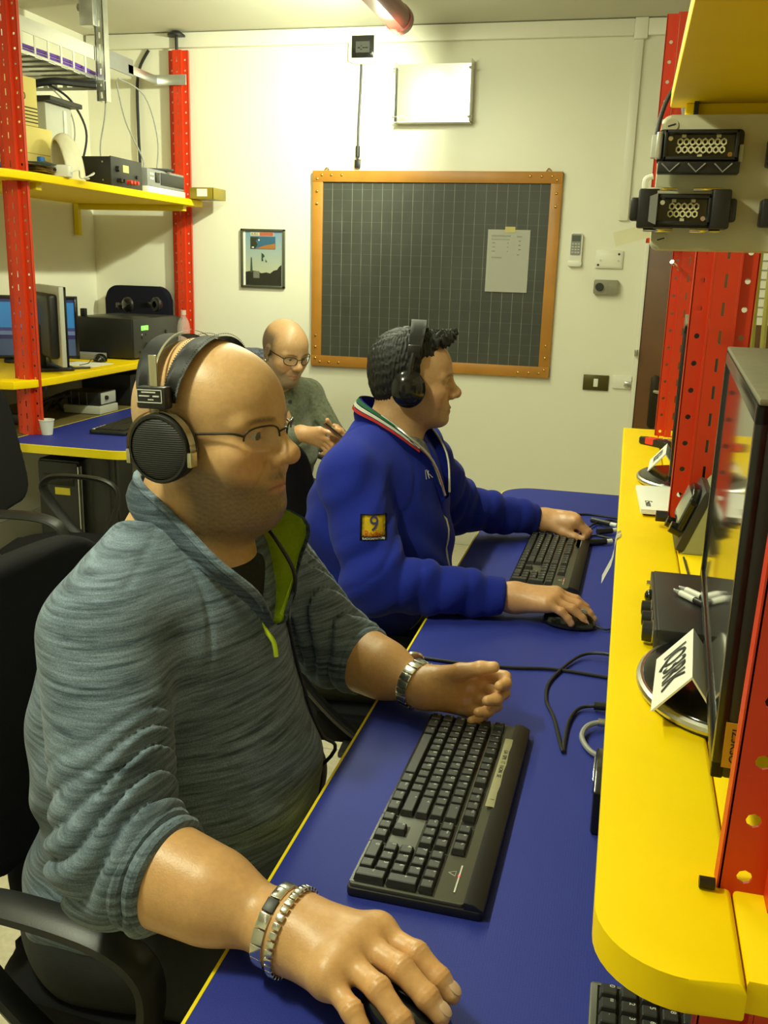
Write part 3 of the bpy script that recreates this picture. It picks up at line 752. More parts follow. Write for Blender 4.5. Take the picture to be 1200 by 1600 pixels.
# ---- head: x forward, y left, z up, origin at eye level
def head_sdf(L, p):
    wd, fat = p.get('w', 1), p.get('fat', 0)
    L = L.copy(); ay = np.abs(L[:, 1]); Ls = np.stack([L[:, 0], ay, L[:, 2]], 1)       # mirrored
    d = ell(L, (-.012, 0, .036), (.096, .077*wd, .083))
    d = smin(d, ell(L, (-.045, 0, .01), (.06, .068*wd, .075)), .03)
    d = smin(d, ell(L, (.038, 0, .028), (.058, .064*wd, .062)), .03)          # forehead
    d = smin(d, ell(L, (.034, 0, -.035), (.058, .064*wd, .068)), .03)         # mid face
    d = smin(d, ell(Ls, (.052, .034*wd, -.045), (.03+.004*fat, .028+.005*fat, .036)), .025)   # cheeks
    d = smin(d, rcone(Ls, (-.004, .058*wd, -.052), (.066, .018, -.098), .017+.006*fat, .016), .025)  # jaw
    d = smin(d, ell(L, (.081, 0, -.098), (.018, .023, .017)), .02)            # chin
    d = smin(d, ell(L, (.03, 0, -.088), (.05, .05*wd+.006*fat, .028+.012*fat)), .03)
    if fat: d = smin(d, ell(L, (.03, 0, -.118), (.05, .055, .03)), .035)
    d = smin(d, rcone(Ls, (.086, .008, .016), (.070, .05, .014), .0115, .010), .014)   # brow
    d = smin(d, ell(Ls, (.060, .050*wd, -.026), (.02, .016, .014)), .02)              # cheekbone
    d = smax(d, -ell(Ls, (.101, .033, -.001), (.020, .021, .0135)), .014)             # eye socket
    d = smin(d, ell(L, (.076, 0, -.066), (.021, .029, .026)), .016)                   # muzzle
    # nose
    ns = p.get('nose', 1.0); nx = p.get('nosex', 0)
    d = smin(d, rcone(L, (.087, 0, .010), (.1105+nx, 0, -.024), .0082, .0098*ns), .014)
    d = smin(d, ell(L, (.111+nx, 0, -.030), (.0125*ns, .0135*ns, .0112*ns)), .012)
    d = smin(d, ell(Ls, (.0985+nx*.6, .0145*ns, -.035), (.0125*ns, .0085*ns, .0098*ns)), .006)
    d = smax(d, -ell(Ls, (.104+nx, .0075*ns, -.0435), (.006, .0040, .0042)), .004)
    # lids around the eyeball
    lid = ell(Ls, (.0750, .0325, -.001), (.0142, .0150, .0142))
    lid = smax(lid, -ell(Ls, (.0885, .0335, -.0015), (.0150, .0158, p.get('eye', .0050))), .002)
    d = smin(d, lid, .005)
    d = smin(d, rcone(Ls, (.0868, .024, .0095), (.0800, .046, .006), .0028, .0026), .005)   # upper lid fold
    d = smin(d, rcone(Ls, (.0830, .024, -.0115), (.0765, .044, -.010), .0028, .003), .006)  # bag under the eye
    # nasolabial fold
    d = d+F32(.0022)*np.exp(-(rcone(Ls, (.0925, .025, -.040), (.079, .040, -.066), .0, .0)/.0055)**2)
    # lips
    lip = sm(.004, rcone(L, (.0975, .004, -.0665), (.0975, -.004, -.0665), .0048, .0048), rcone(Ls, (.0972, .004, -.0665), (.0845, .0235, -.0725), .0046, .0020))
    low = sm(.004, rcone(L, (.0955, .004, -.0765), (.0955, -.004, -.0765), .0054, .0054), rcone(Ls, (.0952, .004, -.0765), (.0845, .0225, -.0745), .005, .0020))
    d = smin(d, lip, .006); d = smin(d, low, .006)
    d = smax(d, -sm(.002, rcone(Ls, (.1035, 0, -.0713), (.0900, .0240, -.0742), .0017, .0015)), .002)
    d = smax(d, -ell(L, (.1005, 0, -.0545), (.005, .0035, .008)), .005)       # philtrum
    # ears
    if p.get('ears', True):
        Rr = rotm(0, 12, 0)
        e = ell(Ls, (-.012, .079*wd, -.008), (.0175, .0085, .030), Rr)
        e = smax(e, -ell(Ls, (-.009, .0875*wd, -.006), (.0115, .0055, .021), Rr), .004)
        e = smin(e, ell(Ls, (-.002, .0785*wd, -.034), (.007, .006, .008)), .005)
        d = smin(d, e, .007)
    return d
def head_color(L, p):
    base = A3(p['skin']); ay = np.abs(L[:, 1]); n = len(L)
    c = np.tile(base, (n, 1)).astype(F32)
    def mixc(w, col): nonlocal c; w = np.clip(w, 0, 1)[:, None].astype(F32); c = c*(1-w)+A3(col)*w
    sstep = lambda x, a, b: np.clip((x-a)/(b-a), 0, 1)
    nz = wob(L, 220, 3)*.5+.5; nz2 = wob(L, 900, 5)*.5+.5
    # stubble: jaw, lip and cheeks below the cheekbone line
    line = -.028-.030*sstep(L[:, 0], .02, .09)+.0*ay
    st = sstep(line-L[:, 2], -.004, .016)*sstep(L[:, 2], -.16, -.13)*sstep(L[:, 0], -.02, .01)
    mou = np.exp(-(((L[:, 0]-.095)/.02)**2+(ay/.03)**2+((L[:, 2]+.060)/.009)**2))*1.0
    st = np.maximum(st, mou)
    lipm = np.exp(-((ay/.021)**4+((L[:, 2]+.0715)/.0088)**4))*(L[:, 0] > .083)
    st = st*(1-lipm)*(.68+.32*nz2)
    mixc(st*p.get('stubble', .5), p.get('stubble_col', (.10, .075, .05)))
    mixc(np.exp(-(((L[:, 2]+.032)/.022)**2+((ay-.045)/.022)**2+((L[:, 0]-.07)/.03)**2))*.5, (base[0]*1.0, base[1]*.62, base[2]*.55))   # flush
    mixc(np.exp(-(((L[:, 2]+.032)/.016)**2+(ay/.02)**2))*(L[:, 0] > .095)*.35, (base[0]*1.0, base[1]*.7, base[2]*.62))
    mixc(lipm*.7, p.get('lip', (.36, .13, .10)))
    # brows
    bz = .0195-.004*((ay-.03)/.025)**2
    br = np.exp(-(((L[:, 2]-bz)/.0038)**4))*sstep(ay, .009, .016)*sstep(-ay, -.056, -.046)*(L[:, 0] > .055)
    mixc(br*(.45+.55*nz2)*p.get('brow', .7), p.get('brow_col', (.05, .035, .02)))
    # clipped hair at the sides and back
    hl = p.get('hair', 0)
    if hl:
        zz = .035+.03*sstep(L[:, 0], -.09, .0)
        hm = sstep(.028+.012*nz-L[:, 0], 0, .03)*sstep(L[:, 2], -.05, -.03)*sstep(p.get('hairtop', .075)-L[:, 2], 0, .03)*sstep(np.maximum(ay, -L[:, 0]-.02), .03, .05)
        mixc(hm*hl*(.7+.3*nz2), p.get('hair_col', (.07, .06, .045)))
    c *= (1+.05*(nz-.5))[:, None]
    return np.clip(c, 0, 1)

# ---- hands
FINGER = {'index': (.088, .030, (.046, .027, .021), .0098), 'middle': (.091, .009, (.050, .031, .022), .0100), 'ring': (.086, -.012, (.046, .029, .021), .0094), 'little': (.076, -.031, (.036, .021, .018), .0082)}
def hand_joints(W, f, u, n, s=1.0, curl=None, spread=None, thumb=((.5, .75, .35), .2, .2)):
    """joint chains from a wrist frame: f towards the fingers, u towards the thumb, n out of the palm"""
    f, u, n = [np.asarray(v, float)/np.linalg.norm(v) for v in (f, u, n)]; W = np.asarray(W, float); out = {}
    for k, (fo, uo, ls, r) in FINGER.items():
        p = W+s*(f*fo+u*uo-n*.002); sp = (spread or {}).get(k, 0); ch = [p]; ang = 0
        d0 = f*math.cos(sp)+u*math.sin(sp)
        for l, c in zip(ls, (curl or {}).get(k, (.3, .4, .3))):
            ang += c; p = p+s*l*(d0*math.cos(ang)+n*math.sin(ang)); ch.append(p)
        out[k] = ch
    td, b1, b2 = thumb
    t = f*td[0]+u*td[1]+n*td[2]; t /= np.linalg.norm(t)
    p = W+s*(f*.022+u*.020+n*.008); ch = [p]
    p = p+t*.044*s; ch.append(p)
    t2 = t+f*b1; t2 /= np.linalg.norm(t2); p = p+t2*.034*s; ch.append(p)
    t3 = t2+f*b2; t3 /= np.linalg.norm(t3); p = p+t3*.028*s; ch.append(p)
    out['thumb'] = ch; out['W'] = W; out['n'] = n; out['s'] = s
    return out
def hand_sdf(P, H, wr=.025, detail=False):
    s = H['s']; W = H['W']; n = H['n']; fd = None
    palm = None
    for k, (fo, uo, ls, r) in FINGER.items():
        ch = H[k]; r = r*s
        w0 = W+(ch[0]-W)*.12+np.asarray(n)*0
        e = rcone(P, w0, ch[0], wr*.72*s, r*1.38)
        palm = e if palm is None else smin(palm, e, .026*s)
        g = rcone(P, ch[0], ch[1], r*1.14, r*1.02)
        g = smin(g, rcone(P, ch[1], ch[2], r*1.04, r*.92), .004*s)
        g = smin(g, rcone(P, ch[2], ch[3]-(ch[3]-ch[2])*.3, r*.94, r*.80), .004*s)
        if detail:
            for j, a in ((1, .0011), (2, .0008)):
                ax = ch[j+1]-ch[j-1]; ax = ax/np.linalg.norm(ax); t = (P-A3(ch[j])) @ A3(ax); rad = np.linalg.norm(P-A3(ch[j]), axis=1)
                w = np.exp(-(t/.0068)**2)*np.exp(-(rad/.02)**4)*((P-A3(ch[j])) @ A3(-np.asarray(n)) > 0)
                g = g-w*F32(.0007)+w*F32(a*.45)*(1+np.cos(t*F32(2*PI/.0045)))*F32(1.0)
        fd = g if fd is None else smin(fd, g, .0022)
    t = H['thumb']; g = sm(.006*s, rcone(P, t[0], t[1], .0165*s, .0125*s), rcone(P, t[1], t[2], .0125*s, .0108*s), rcone(P, t[2], t[3]-(t[3]-t[2])*.25, .0108*s, .0088*s))
    palm = smin(palm, rcone(P, W+(t[1]-W)*.2+(H['index'][0]-W)*.1, (t[1]+H['index'][0])/2+np.asarray(n)*.004, .016*s, .010*s), .02*s)
    palm = smin(palm, rcone(P, W+(H['little'][0]-W)*.3+np.asarray(n)*.008*s, H['little'][0]+np.asarray(n)*.004*s, .014*s, .011*s), .014*s)
    fd = smin(palm, fd, .009*s)
    fd = smin(fd, g, .008*s)
    # slight knuckle and tendon relief
    if detail:
        for k in FINGER:
            c = np.asarray(H[k][0])-np.asarray(n)*.003*s
            fd = smin(fd, ell(P, c, (.0115*s,)*3), .014*s)
    return fd
def hand_color(P, H, c):
    s = H['s']; n = np.asarray(H['n'])
    for k in list(FINGER)+['thumb']:
        ch = H[k]; ax = ch[3]-ch[2]; ax = ax/np.linalg.norm(ax)
        # knuckles slightly redder
        for j in (1, 2):
            w = np.exp(-(np.linalg.norm(P-A3(ch[j]), axis=1)/(.013*s))**4)*.22
            c = c*(1-w[:, None])+c*A3((1.0, .80, .76))*w[:, None]
        bn = -n-ax*np.dot(-n, ax); bn /= np.linalg.norm(bn)
        if k == 'thumb':
            bn = np.cross(ax, np.cross(np.asarray(H['thumb'][1])-np.asarray(H['W']), -n)); bn = -n-ax*np.dot(-n, ax); bn /= np.linalg.norm(bn)
        sd = np.cross(ax, bn)
        q = P-A3(ch[3]-ax*.0095*s+bn*.006*s)
        w = np.exp(-(((q @ A3(ax))/(.0074*s))**4+((q @ A3(sd))/(.0060*s))**4))*((q @ A3(bn)) > -.003)
        c = c*(1-.75*w[:, None])+A3((.80, .56, .44))*(.75*w[:, None])
    return c
def eyes(parent, O, R, s, p, gaze=(1, 0, 0)):
    """two eyeballs in the sockets"""
    g = np.asarray(gaze, float); g /= np.linalg.norm(g); out = []
    for sy in (-1, 1):
        b = B(); b.sph((0, 0, 0), .0126*s, 64)
        c = O+s*(R @ np.array((.0752, .0325*sy, -.001)))
        o = b.done('eye', vcol_mat('eyeball', .08, spec=.6), parent, tuple(c-np.array(worldloc(parent))))
        me = o.data; co = np.empty(len(me.vertices)*3, F32); me.vertices.foreach_get('co', co); co = co.reshape(-1, 3); co = co/np.linalg.norm(co, axis=1)[:, None]
        gw = R @ g; a = np.arccos(np.clip(co @ A3(gw), -1, 1))
        col = np.where((a < .22)[:, None], A3((.006, .005, .004)), np.where((a < .55)[:, None], A3(p.get('iris', (.05, .03, .015))), A3((.42, .38, .31))))
        at = me.color_attributes.new('Col', 'FLOAT_COLOR', 'POINT'); at.data.foreach_set('color', np.concatenate([col, np.ones((len(col), 1))], 1).astype(F32).ravel())
        out.append(o)
    return out
def to_local(P, O, R, s): return ((P-A3(O)) @ np.asarray(R, F32))/F32(s)
M_SKIN = vcol_mat('skin', .40, bump=.22, bscale=420, spec=.5, sss=.12, nvar=.06, nscale=140)

def march(f, S0, n, steps=40, maxd=.35):
    """walk points S0 along direction n until they meet the surface f=0"""
    P = np.asarray(S0, float).copy(); n = np.asarray(n, float); n = n/np.linalg.norm(n); tot = np.zeros(len(P))
    for _ in range(steps):
        d = f(P.astype(F32)).astype(float)*.8; d = np.where(tot+d > maxd, 0, d); P = P+d[:, None]*n; tot += d
    return P
def drape(f, c, n, u, v, xs, ys, off=.001):
    """grid of points laid on a surface; n points from outside towards it"""
    c, n, u, v = [np.asarray(k, float) for k in (c, n, u, v)]; n = n/np.linalg.norm(n)
    g = np.array([[c+u*x+v*y-n*.12 for x in xs] for y in ys]); sh = g.shape
    return march(f, g.reshape(-1, 3), n).reshape(sh)-n*off
def patch(name, f, c, n, u, v, w, h, m, parent, off=.001, nx=8, ny=8, thick=.0008):
    g = drape(f, c, n, u, v, np.linspace(-w/2, w/2, nx), np.linspace(-h/2, h/2, ny), off)
    return B().sheet([[tuple(p) for p in r] for r in g], thick).done(name, m, parent, world=True, ang=80)
def drape_text(name, f, c, n, u, v, txt, size, m, parent, off=.0022):
    me = text_mesh(txt, size, 0).copy(); co = np.empty(len(me.vertices)*3, F32); me.vertices.foreach_get('co', co); co = co.reshape(-1, 3)
    c, n, u, v = [np.asarray(k, float) for k in (c, n, u, v)]; n = n/np.linalg.norm(n)
    S0 = c+co[:, :1]*u+co[:, 1:2]*v-n*.12
    P = march(f, S0, n)-n*off; P = P-np.array(worldloc(parent))
    me.vertices.foreach_set('co', P.astype(F32).ravel()); me.update()
    return link(name, me, m, parent)
# ------------------------------------------------------------------ person at the near keyboard
SK1 = dict(w=1.04, fat=1, skin=(.60, .355, .155), stubble=.88, nose=1.04, nosex=.002, hair=.38, eye=.0052, ears=True, brow=.75)
O1 = np.array((-.510, 1.127, 1.222)); R1 = rotm(-8, -2); S1 = .97
HL = lambda p, O=O1, R=R1, s=S1: O+s*(R.astype(float) @ np.array(p, float))
person1 = thing('person', 'bald person in a grey zip sweater and headphones typing at the near keyboard', 'person', (-.62, 1.12, .0))
SHR, ELR, WRR = np.array((-.575, .945, .995)), np.array((-.49, .812, .800)), np.array((-.275, .766, .785))
SHL, ELL, WRL = np.array((-.524, 1.311, .995)), np.array((-.43, 1.43, .805)), np.array((-.268, 1.352, .790))
# right hand over the mouse: explicit joints
HR = {'W': WRR, 's': 1.16, 'n': np.array((0, -.12, -.99)),
      'index': [np.array(p) for p in ((-.184, .770, .799), (-.141, .750, .801), (-.116, .738, .789), (-.098, .731, .775))],
      'middle': [np.array(p) for p in ((-.198, .750, .802), (-.150, .724, .804), (-.122, .710, .791), (-.102, .703, .775))],
      'ring': [np.array(p) for p in ((-.208, .729, .799), (-.165, .699, .799), (-.140, .683, .785), (-.122, .674, .769))],
      'little': [np.array(p) for p in ((-.216, .708, .791), (-.184, .679, .788), (-.166, .664, .775), (-.152, .656, .762))],
      'thumb': [np.array(p) for p in ((-.258, .786, .780), (-.218, .803, .770), (-.182, .797, .764), (-.154, .785, .757))]}
HLf = hand_joints(WRL+np.array((.004, 0, 0)), (1, .16, .02), (.02, .10, 1), (.10, -1, .08), 1.0,
                  curl=dict(index=(.55, .95, .7), middle=(.75, 1.15, .7), ring=(.8, 1.2, .7), little=(.8, 1.15, .6)), thumb=((.85, .42, .42), .5, .35))
def skin1(P):
    L = to_local(P, O1, R1, S1)
    d = head_sdf(L, SK1)*F32(S1)
    neck = rcone(P, HL((-.030, 0, -.060)), (-.588, 1.118, 1.02), .060, .064)
    neck = smin(neck, rcone(P, HL((-.005, 0, -.105)), (-.535, 1.11, 1.03), .040, .050), .03)
    return smin(d, neck, .022)
def chest1(P): return sm(.05, ell(P, (-.55, 1.12, .95), (.115, .17, .15)), ell(P, (-.56, 1.11, .75), (.15, .17, .17)))
def arm1(P, EL, WR, H, detail):
    d = sm(.03, rcone(P, EL, WR, .050, .030), rcone(P, EL+(WR-EL)*.2, EL+(WR-EL)*.55, .052, .046))
    return smin(d, hand_sdf(P, H, .030, detail), .02)
parts = []; cols = []
v, q = sdf_mesh(lambda P: smin(skin1(P), chest1(P), .05), (-.68, .98, 1.00), (-.33, 1.26, 1.38), .0021); parts.append((v, q))
c = head_color(to_local(v.astype(F32), O1, R1, S1), SK1); cols.append(c)
v, q = sdf_mesh(lambda P: arm1(P, ELR, WRR, HR, True), (-.50, .60, .72), (-.06, .90, .90), .0016); parts.append((v, q))
base1 = np.tile(A3(SK1['skin'])*A3((1.05, .98, .92)), (len(v), 1)); cols.append(hand_color(v.astype(F32), HR, base1*(1+.07*wob(v.astype(F32), 90, 2))[:, None]))
v, q = sdf_mesh(lambda P: arm1(P, ELL, WRL, HLf, False), (-.46, 1.27, .72), (-.10, 1.50, .90), .0019); parts.append((v, q))
base1 = np.tile(A3(SK1['skin'])*A3((1.05, .98, .92)), (len(v), 1)); cols.append(hand_color(v.astype(F32), HLf, base1))
v, q = sdf_mesh(lambda P: sm(.04, chest1(P), rcone(P, SHR, ELR, .05, .045), rcone(P, SHL, ELL, .05, .045), rcone(P, (-.56, .95, .99), (-.53, 1.30, .99), .05, .05), skin1(P)+.004), (-.75, .72, .52), (-.36, 1.52, 1.08), .012); parts.append((v, q)); cols.append(np.tile(A3(SK1['skin']), (len(v), 1)))
V_, Q_ = join_meshes(parts)
np_obj('body', V_, Q_, M_SKIN, person1, col=np.concatenate(cols))
eyes(person1, O1, R1, S1, SK1, gaze=(1, -.02, -.12))

# --- sweater
def streak_fabric(name, dark, light, z=(10, 10, 190), rough=.9, bump=.5, nscale=1.0, weave=700):
    m = bpy.data.materials.new(name); m.use_nodes = True; nt = m.node_tree; b = nt.nodes['Principled BSDF']
    tc = nt.nodes.new('ShaderNodeTexCoord'); mp = nt.nodes.new('ShaderNodeMapping'); mp.inputs['Scale'].default_value = z; mp.inputs['Rotation'].default_value = (.18, -.12, 0)
    nt.links.new(tc.outputs['Object'], mp.inputs['Vector'])
    n = nt.nodes.new('ShaderNodeTexNoise'); n.inputs['Scale'].default_value = nscale; n.inputs['Detail'].default_value = 5; n.inputs['Roughness'].default_value = .65
    nt.links.new(mp.outputs[0], n.inputs['Vector'])
    cr = nt.nodes.new('ShaderNodeValToRGB'); cr.color_ramp.elements[0].position = .32; cr.color_ramp.elements[1].position = .66
    cr.color_ramp.elements[0].color = dark+(1,); cr.color_ramp.elements[1].color = light+(1,)
    nt.links.new(n.outputs['Fac'], cr.inputs[0])
    w = nt.nodes.new('ShaderNodeTexNoise'); w.inputs['Scale'].default_value = weave; w.inputs['Detail'].default_value = 2; nt.links.new(tc.outputs['Object'], w.inputs['Vector'])
    mr = nt.nodes.new('ShaderNodeMapRange'); mr.inputs[1].default_value = .35; mr.inputs[2].default_value = .65; mr.inputs[3].default_value = .72; mr.inputs[4].default_value = 1.2
    nt.links.new(w.outputs['Fac'], mr.inputs[0])
    sc = nt.nodes.new('ShaderNodeVectorMath'); sc.operation = 'SCALE'; nt.links.new(cr.outputs[0], sc.inputs[0]); nt.links.new(mr.outputs[0], sc.inputs['Scale'])
    nt.links.new(sc.outputs[0], b.inputs['Base Color'])
    bp = nt.nodes.new('ShaderNodeBump'); bp.inputs['Strength'].default_value = bump; bp.inputs['Distance'].default_value = .001
    nt.links.new(w.outputs['Fac'], bp.inputs['Height']); nt.links.new(bp.outputs[0], b.inputs['Normal'])
    b.inputs['Roughness'].default_value = rough; b.inputs['Specular IOR Level'].default_value = .2
    b.inputs['Sheen Weight'].default_value = .15; b.inputs['Sheen Roughness'].default_value = .5
    return m
M_SWEATER = streak_fabric('heather_fleece', S(52, 65, 76), S(124, 141, 158))
CUR, CUL = ELR+(WRR-ELR)*.31, ELL+(WRL-ELL)*.36
def arm_fold(P, EL, SH, CU, amp, lam, seed):
    """bunched cloth: rings across the lower sleeve"""
    a1 = EL-SH; L1_ = np.linalg.norm(a1); a1 = a1/L1_; a2 = CU-EL; L2_ = np.linalg.norm(a2); a2 = a2/L2_
    t1 = (P-A3(SH)) @ A3(a1); t2 = (P-A3(EL)) @ A3(a2)
    near = 1/(1+np.exp(-(t2)/.02))
    t = t1*(1-near)+(L1_+t2)*near
    w = np.clip((t-.45*L1_)/(.5*L1_), 0, 1)
    ph = t/lam*2*PI+2.2*wob(P, 16, seed)+.9*wob(P, 40, seed+1)
    return F32(amp)*w*(np.abs(np.sin(ph*.5))**.8*2-1.1)
def sweat1(P):
    f = ell(P, (-.555, 1.12, .92), (.135, .195, .17))
    f = sm(.07, f, ell(P, (-.545, 1.115, .72), (.182, .205, .19)), ell(P, (-.62, 1.115, .80), (.135, .195, .20)), ell(P, (-.625, 1.11, .57), (.155, .20, .13)))
    f = smin(f, rcone(P, SHR+np.array((0, .05, .0)), SHL-np.array((0, .05, 0)), .068, .068), .06)
    f = smin(f, rcone(P, (-.575, 1.11, 1.075), SHR, .062, .058), .05); f = smin(f, rcone(P, (-.565, 1.14, 1.075), SHL, .062, .058), .05)
    # torso drape
    dr = np.sin((P[:, 2]*55+P[:, 1]*30)+2.5*wob(P, 9, 11))*np.clip((1.0-P[:, 2])/.25, 0, 1)
    f = f-F32(.0035)*dr-F32(.003)*wob(P, 22, 21)
    ar = sm(.03, rcone(P, SHR, ELR, .078, .064), rcone(P, ELR, CUR+(CUR-ELR)*.3, .066, .058)); ar = ar-arm_fold(P, ELR, SHR, CUR, .0065, .030, 4)-F32(.003)*wob(P, 18, 23)
    a2 = WRR-ELR; ar = smax(ar, plane(P, CUR, a2), .006)
    al = sm(.03, rcone(P, SHL, ELL, .074, .060), rcone(P, ELL, CUL+(CUL-ELL)*.3, .060, .053)); al = al-arm_fold(P, ELL, SHL, CUL, .005, .03, 6)
    al = smax(al, plane(P, CUL, WRL-ELL), .006)
    f = smin(f, ar, .022); f = smin(f, al, .022)
    # armhole seam
    sd = np.abs(plane(P, SHR+np.array((.0, .045, .0)), (.1, -.85, .35))); f = f+F32(.0028)*np.exp(-(sd/.0035)**2)*(P[:, 2] > .86)*(P[:, 1] < 1.05)
    s2 = np.abs(P[:, 0]-(-.535+.35*(1.06-P[:, 2]))); f = f+F32(.0022)*np.exp(-(s2/.0035)**2)*(P[:, 2] > .97)*(P[:, 1] < 1.07)*(P[:, 1] > .93)
    # neck opening and V
    f = smax(f, -rcone(P, (-.590, 1.118, 1.02), (-.560, 1.122, 1.20), .070, .074), .012)
    yc = 1.095; zv = .962
    wedge = np.maximum(np.abs(P[:, 1]-F32(yc)-(P[:, 2]-F32(zv))*.16)-(P[:, 2]-F32(zv))*.42, -(P[:, 0]+F32(.54)))*F32(.85)
    f = smax(f, -wedge, .008)
    f = smax(f, -(P[:, 2]-F32(.47)), .02)
    return f
v, q = sdf_mesh(sweat1, (-.87, .68, .44), (-.33, 1.54, 1.16), .0036)
np_obj('sweater', v, q, M_SWEATER, person1)
# rolled cuffs
M_CUFF = M_SWEATER
for CU, WR, EL, r, sd in ((CUR, WRR, ELR, .0545, 1), (CUL, WRL, ELL, .0500, 2)):
    ax = (WR-EL)/np.linalg.norm(WR-EL)
    for k in range(2):
        cc = CU-ax*(.004+.016*k); u = np.cross(ax, (0, 0, 1)); u /= np.linalg.norm(u); w = np.cross(u, ax)
        B().tube([tuple(cc+(u*math.cos(t)+w*math.sin(t))*(r+.004*k+.002*math.sin(3*t+k))) for t in np.linspace(0, 2*PI, 28, endpoint=False)], .0095, 10, closed=True).done('cuff', M_SWEATER, person1, world=True)
# black undershirt in the opening
v, q = sdf_mesh(lambda P: smax(sm(.05, ell(P, (-.548, 1.118, .95), (.112, .16, .16)), rcone(P, (-.57, 1.118, 1.05), (-.515, 1.116, 1.035), .060, .052)), P[:, 2]-(1.048-.25*(P[:, 0]+.45)), .01), (-.56, 1.066, .90), (-.37, 1.20, 1.10), .005)
np_obj('undershirt', v, q, mat('black_jersey', (.008, .008, .009), .9, bump=.3, bscale=600), person1)
# collar: standing, unzipped, lime lining
M_LIME = mat('lime_lining', S(208, 236, 44), .8, var=.12, vscale=200, bump=.3, bscale=700)
cb_ = [(-.428, 1.092, .968), (-.442, 1.062, 1.010), (-.478, 1.037, 1.050), (-.535, 1.046, 1.082), (-.588, 1.066, 1.100), (-.616, 1.118, 1.106), (-.588, 1.174, 1.100), (-.530, 1.196, 1.085), (-.472, 1.195, 1.052), (-.436, 1.160, 1.010), (-.420, 1.108, .966)]
ct_ = [(-.421, 1.088, .985), (-.424, 1.050, 1.030), (-.468, 1.030, 1.074), (-.540, 1.060, 1.118), (-.590, 1.078, 1.146), (-.616, 1.122, 1.154), (-.590, 1.172, 1.146), (-.530, 1.198, 1.118), (-.412, 1.196, 1.092), (-.408, 1.165, 1.036), (-.412, 1.112, .982)]
cbS = spline([Vector(p) for p in cb_], 5); ctS = spline([Vector(p) for p in ct_], 5); cx_ = Vector((-.55, 1.12, 1.08))
def collar_rows(off):
    rows = []
    for t in (0, .25, .5, .75, 1):
        r = []
        for a, b in zip(cbS, ctS):
            p = a.lerp(b, t); o = (p-cx_); o.z = 0; o.normalize(); p = p+o*(.010*math.sin(PI*t)+off); r.append(p)
        rows.append(r)
    return rows
B().sheet(collar_rows(.004), .0035).done('collar', M_SWEATER, person1, world=True, ang=80)
B().sheet([r[34:] for r in collar_rows(-.0015)], .0015).done('collar_lining', M_LIME, person1, world=True, ang=80)
B().tube([ctS[0], cbS[0], (-.414, 1.090, .950), (-.410, 1.089, .930)], .0032, 8, 4).done('zip_tape', M_LIME, person1, world=True)
zp = [p for p in ctS[-22:]]
B().tube([p+Vector((.001, -.003, .001)) for p in ctS[:34]], .0055, 8).done('collar_hem', M_SWEATER, person1, world=True)
# dark trousers and shoes
def trous1(P):
    f = ell(P, (-.63, 1.11, .53), (.155, .195, .115))
    for sy in (-1, 1):
        f = smin(f, rcone(P, (-.61, 1.11+sy*.10, .52), (-.23, 1.12+sy*.14, .54), .098, .074), .05)
        f = smin(f, rcone(P, (-.23, 1.12+sy*.14, .54), (-.20, 1.12+sy*.15, .10), .07, .05), .03)
    return f-F32(.004)*wob(P, 26, 8)
v, q = sdf_mesh(trous1, (-.88, .84, .06), (-.10, 1.40, .66), .009)
M_TROUS = mat('dark_denim', (.016, .017, .018), .9, var=.3, vscale=80, bump=.3, bscale=600)
np_obj('trousers', v, q, M_TROUS, person1)
def shoe(parent, x, y, yaw):
    R = rotm(yaw); O = np.array((x, y, 0))
    def f(P):
        L = (P-A3(O)) @ R
        d = sm(.03, ell(L, (.10, 0, .035), (.11, .045, .035)), ell(L, (-.02, 0, .05), (.06, .04, .05)), rcone(L, (-.03, 0, .05), (-.03, 0, .13), .042, .045))
        return smax(d, -(L[:, 2]-F32(.002)), .006)
    v, q = sdf_mesh(f, O+np.array((-.26, -.26, -.01)), O+np.array((.26, .26, .17)), .009)
    return np_obj('shoe', v, q, mat('black_leather', (.015, .014, .013), .4), parent)
shoe(person1, -.19, .965, -4); shoe(person1, -.19, 1.275, 6)
# ------------------------------------------------------------------ person in the blue fleece at the second keyboard
SK2 = dict(w=1.0, fat=0, skin=(.53, .31, .15), stubble=.34, stubble_col=(.09, .08, .07), nose=1.05, nosex=.002, hair=.0, eye=.0046, brow=.85, brow_col=(.03, .025, .02), ears=True)
O2 = np.array((-.453, 2.062, 1.192)); R2 = rotm(14, 2); S2 = .87
person2 = thing('person', 'dark haired person in a royal blue fleece using the far keyboard and mouse', 'person', (-.60, 2.05, 0))
HD2 = lambda p: HL(p, O2, R2, S2)
sR2, eR2, wR2 = np.array((-.54, 1.885, .995)), np.array((-.455, 1.785, .805)), np.array((-.181, 1.846, .782))
sL2, eL2, wL2 = np.array((-.475, 2.235, .995)), np.array((-.395, 2.39, .825)), np.array((-.176, 2.475, .788))
HR2 = hand_joints(wR2, (1, -.10, .10), (.05, 1, .1), (0, .05, -1), .97, curl=dict(index=(.32, .38, .25), middle=(.30, .38, .25), ring=(.32, .4, .25), little=(.34, .42, .25)), spread=dict(index=.06, ring=-.06, little=-.12), thumb=((.8, .5, .35), .4, .3))
HL2 = hand_joints(wL2, (1, -.05, .12), (.1, -1, .0), (0, 0, -1), .97, curl=dict(index=(.75, 1.2, .7), middle=(.75, 1.2, .7), ring=(.75, 1.2, .7), little=(.75, 1.1, .7)), thumb=((.85, .35, .4), .3, .3))
def skin2(P):
    d = head_sdf(to_local(P, O2, R2, S2), SK2)*F32(S2)
    d = smin(d, rcone(P, HD2((-.028, 0, -.06)), (-.520, 2.04, 1.03), .050, .057), .03)
    return smin(d, rcone(P, HD2((.01, 0, -.09)), (-.48, 2.04, 1.04), .03, .045), .03)
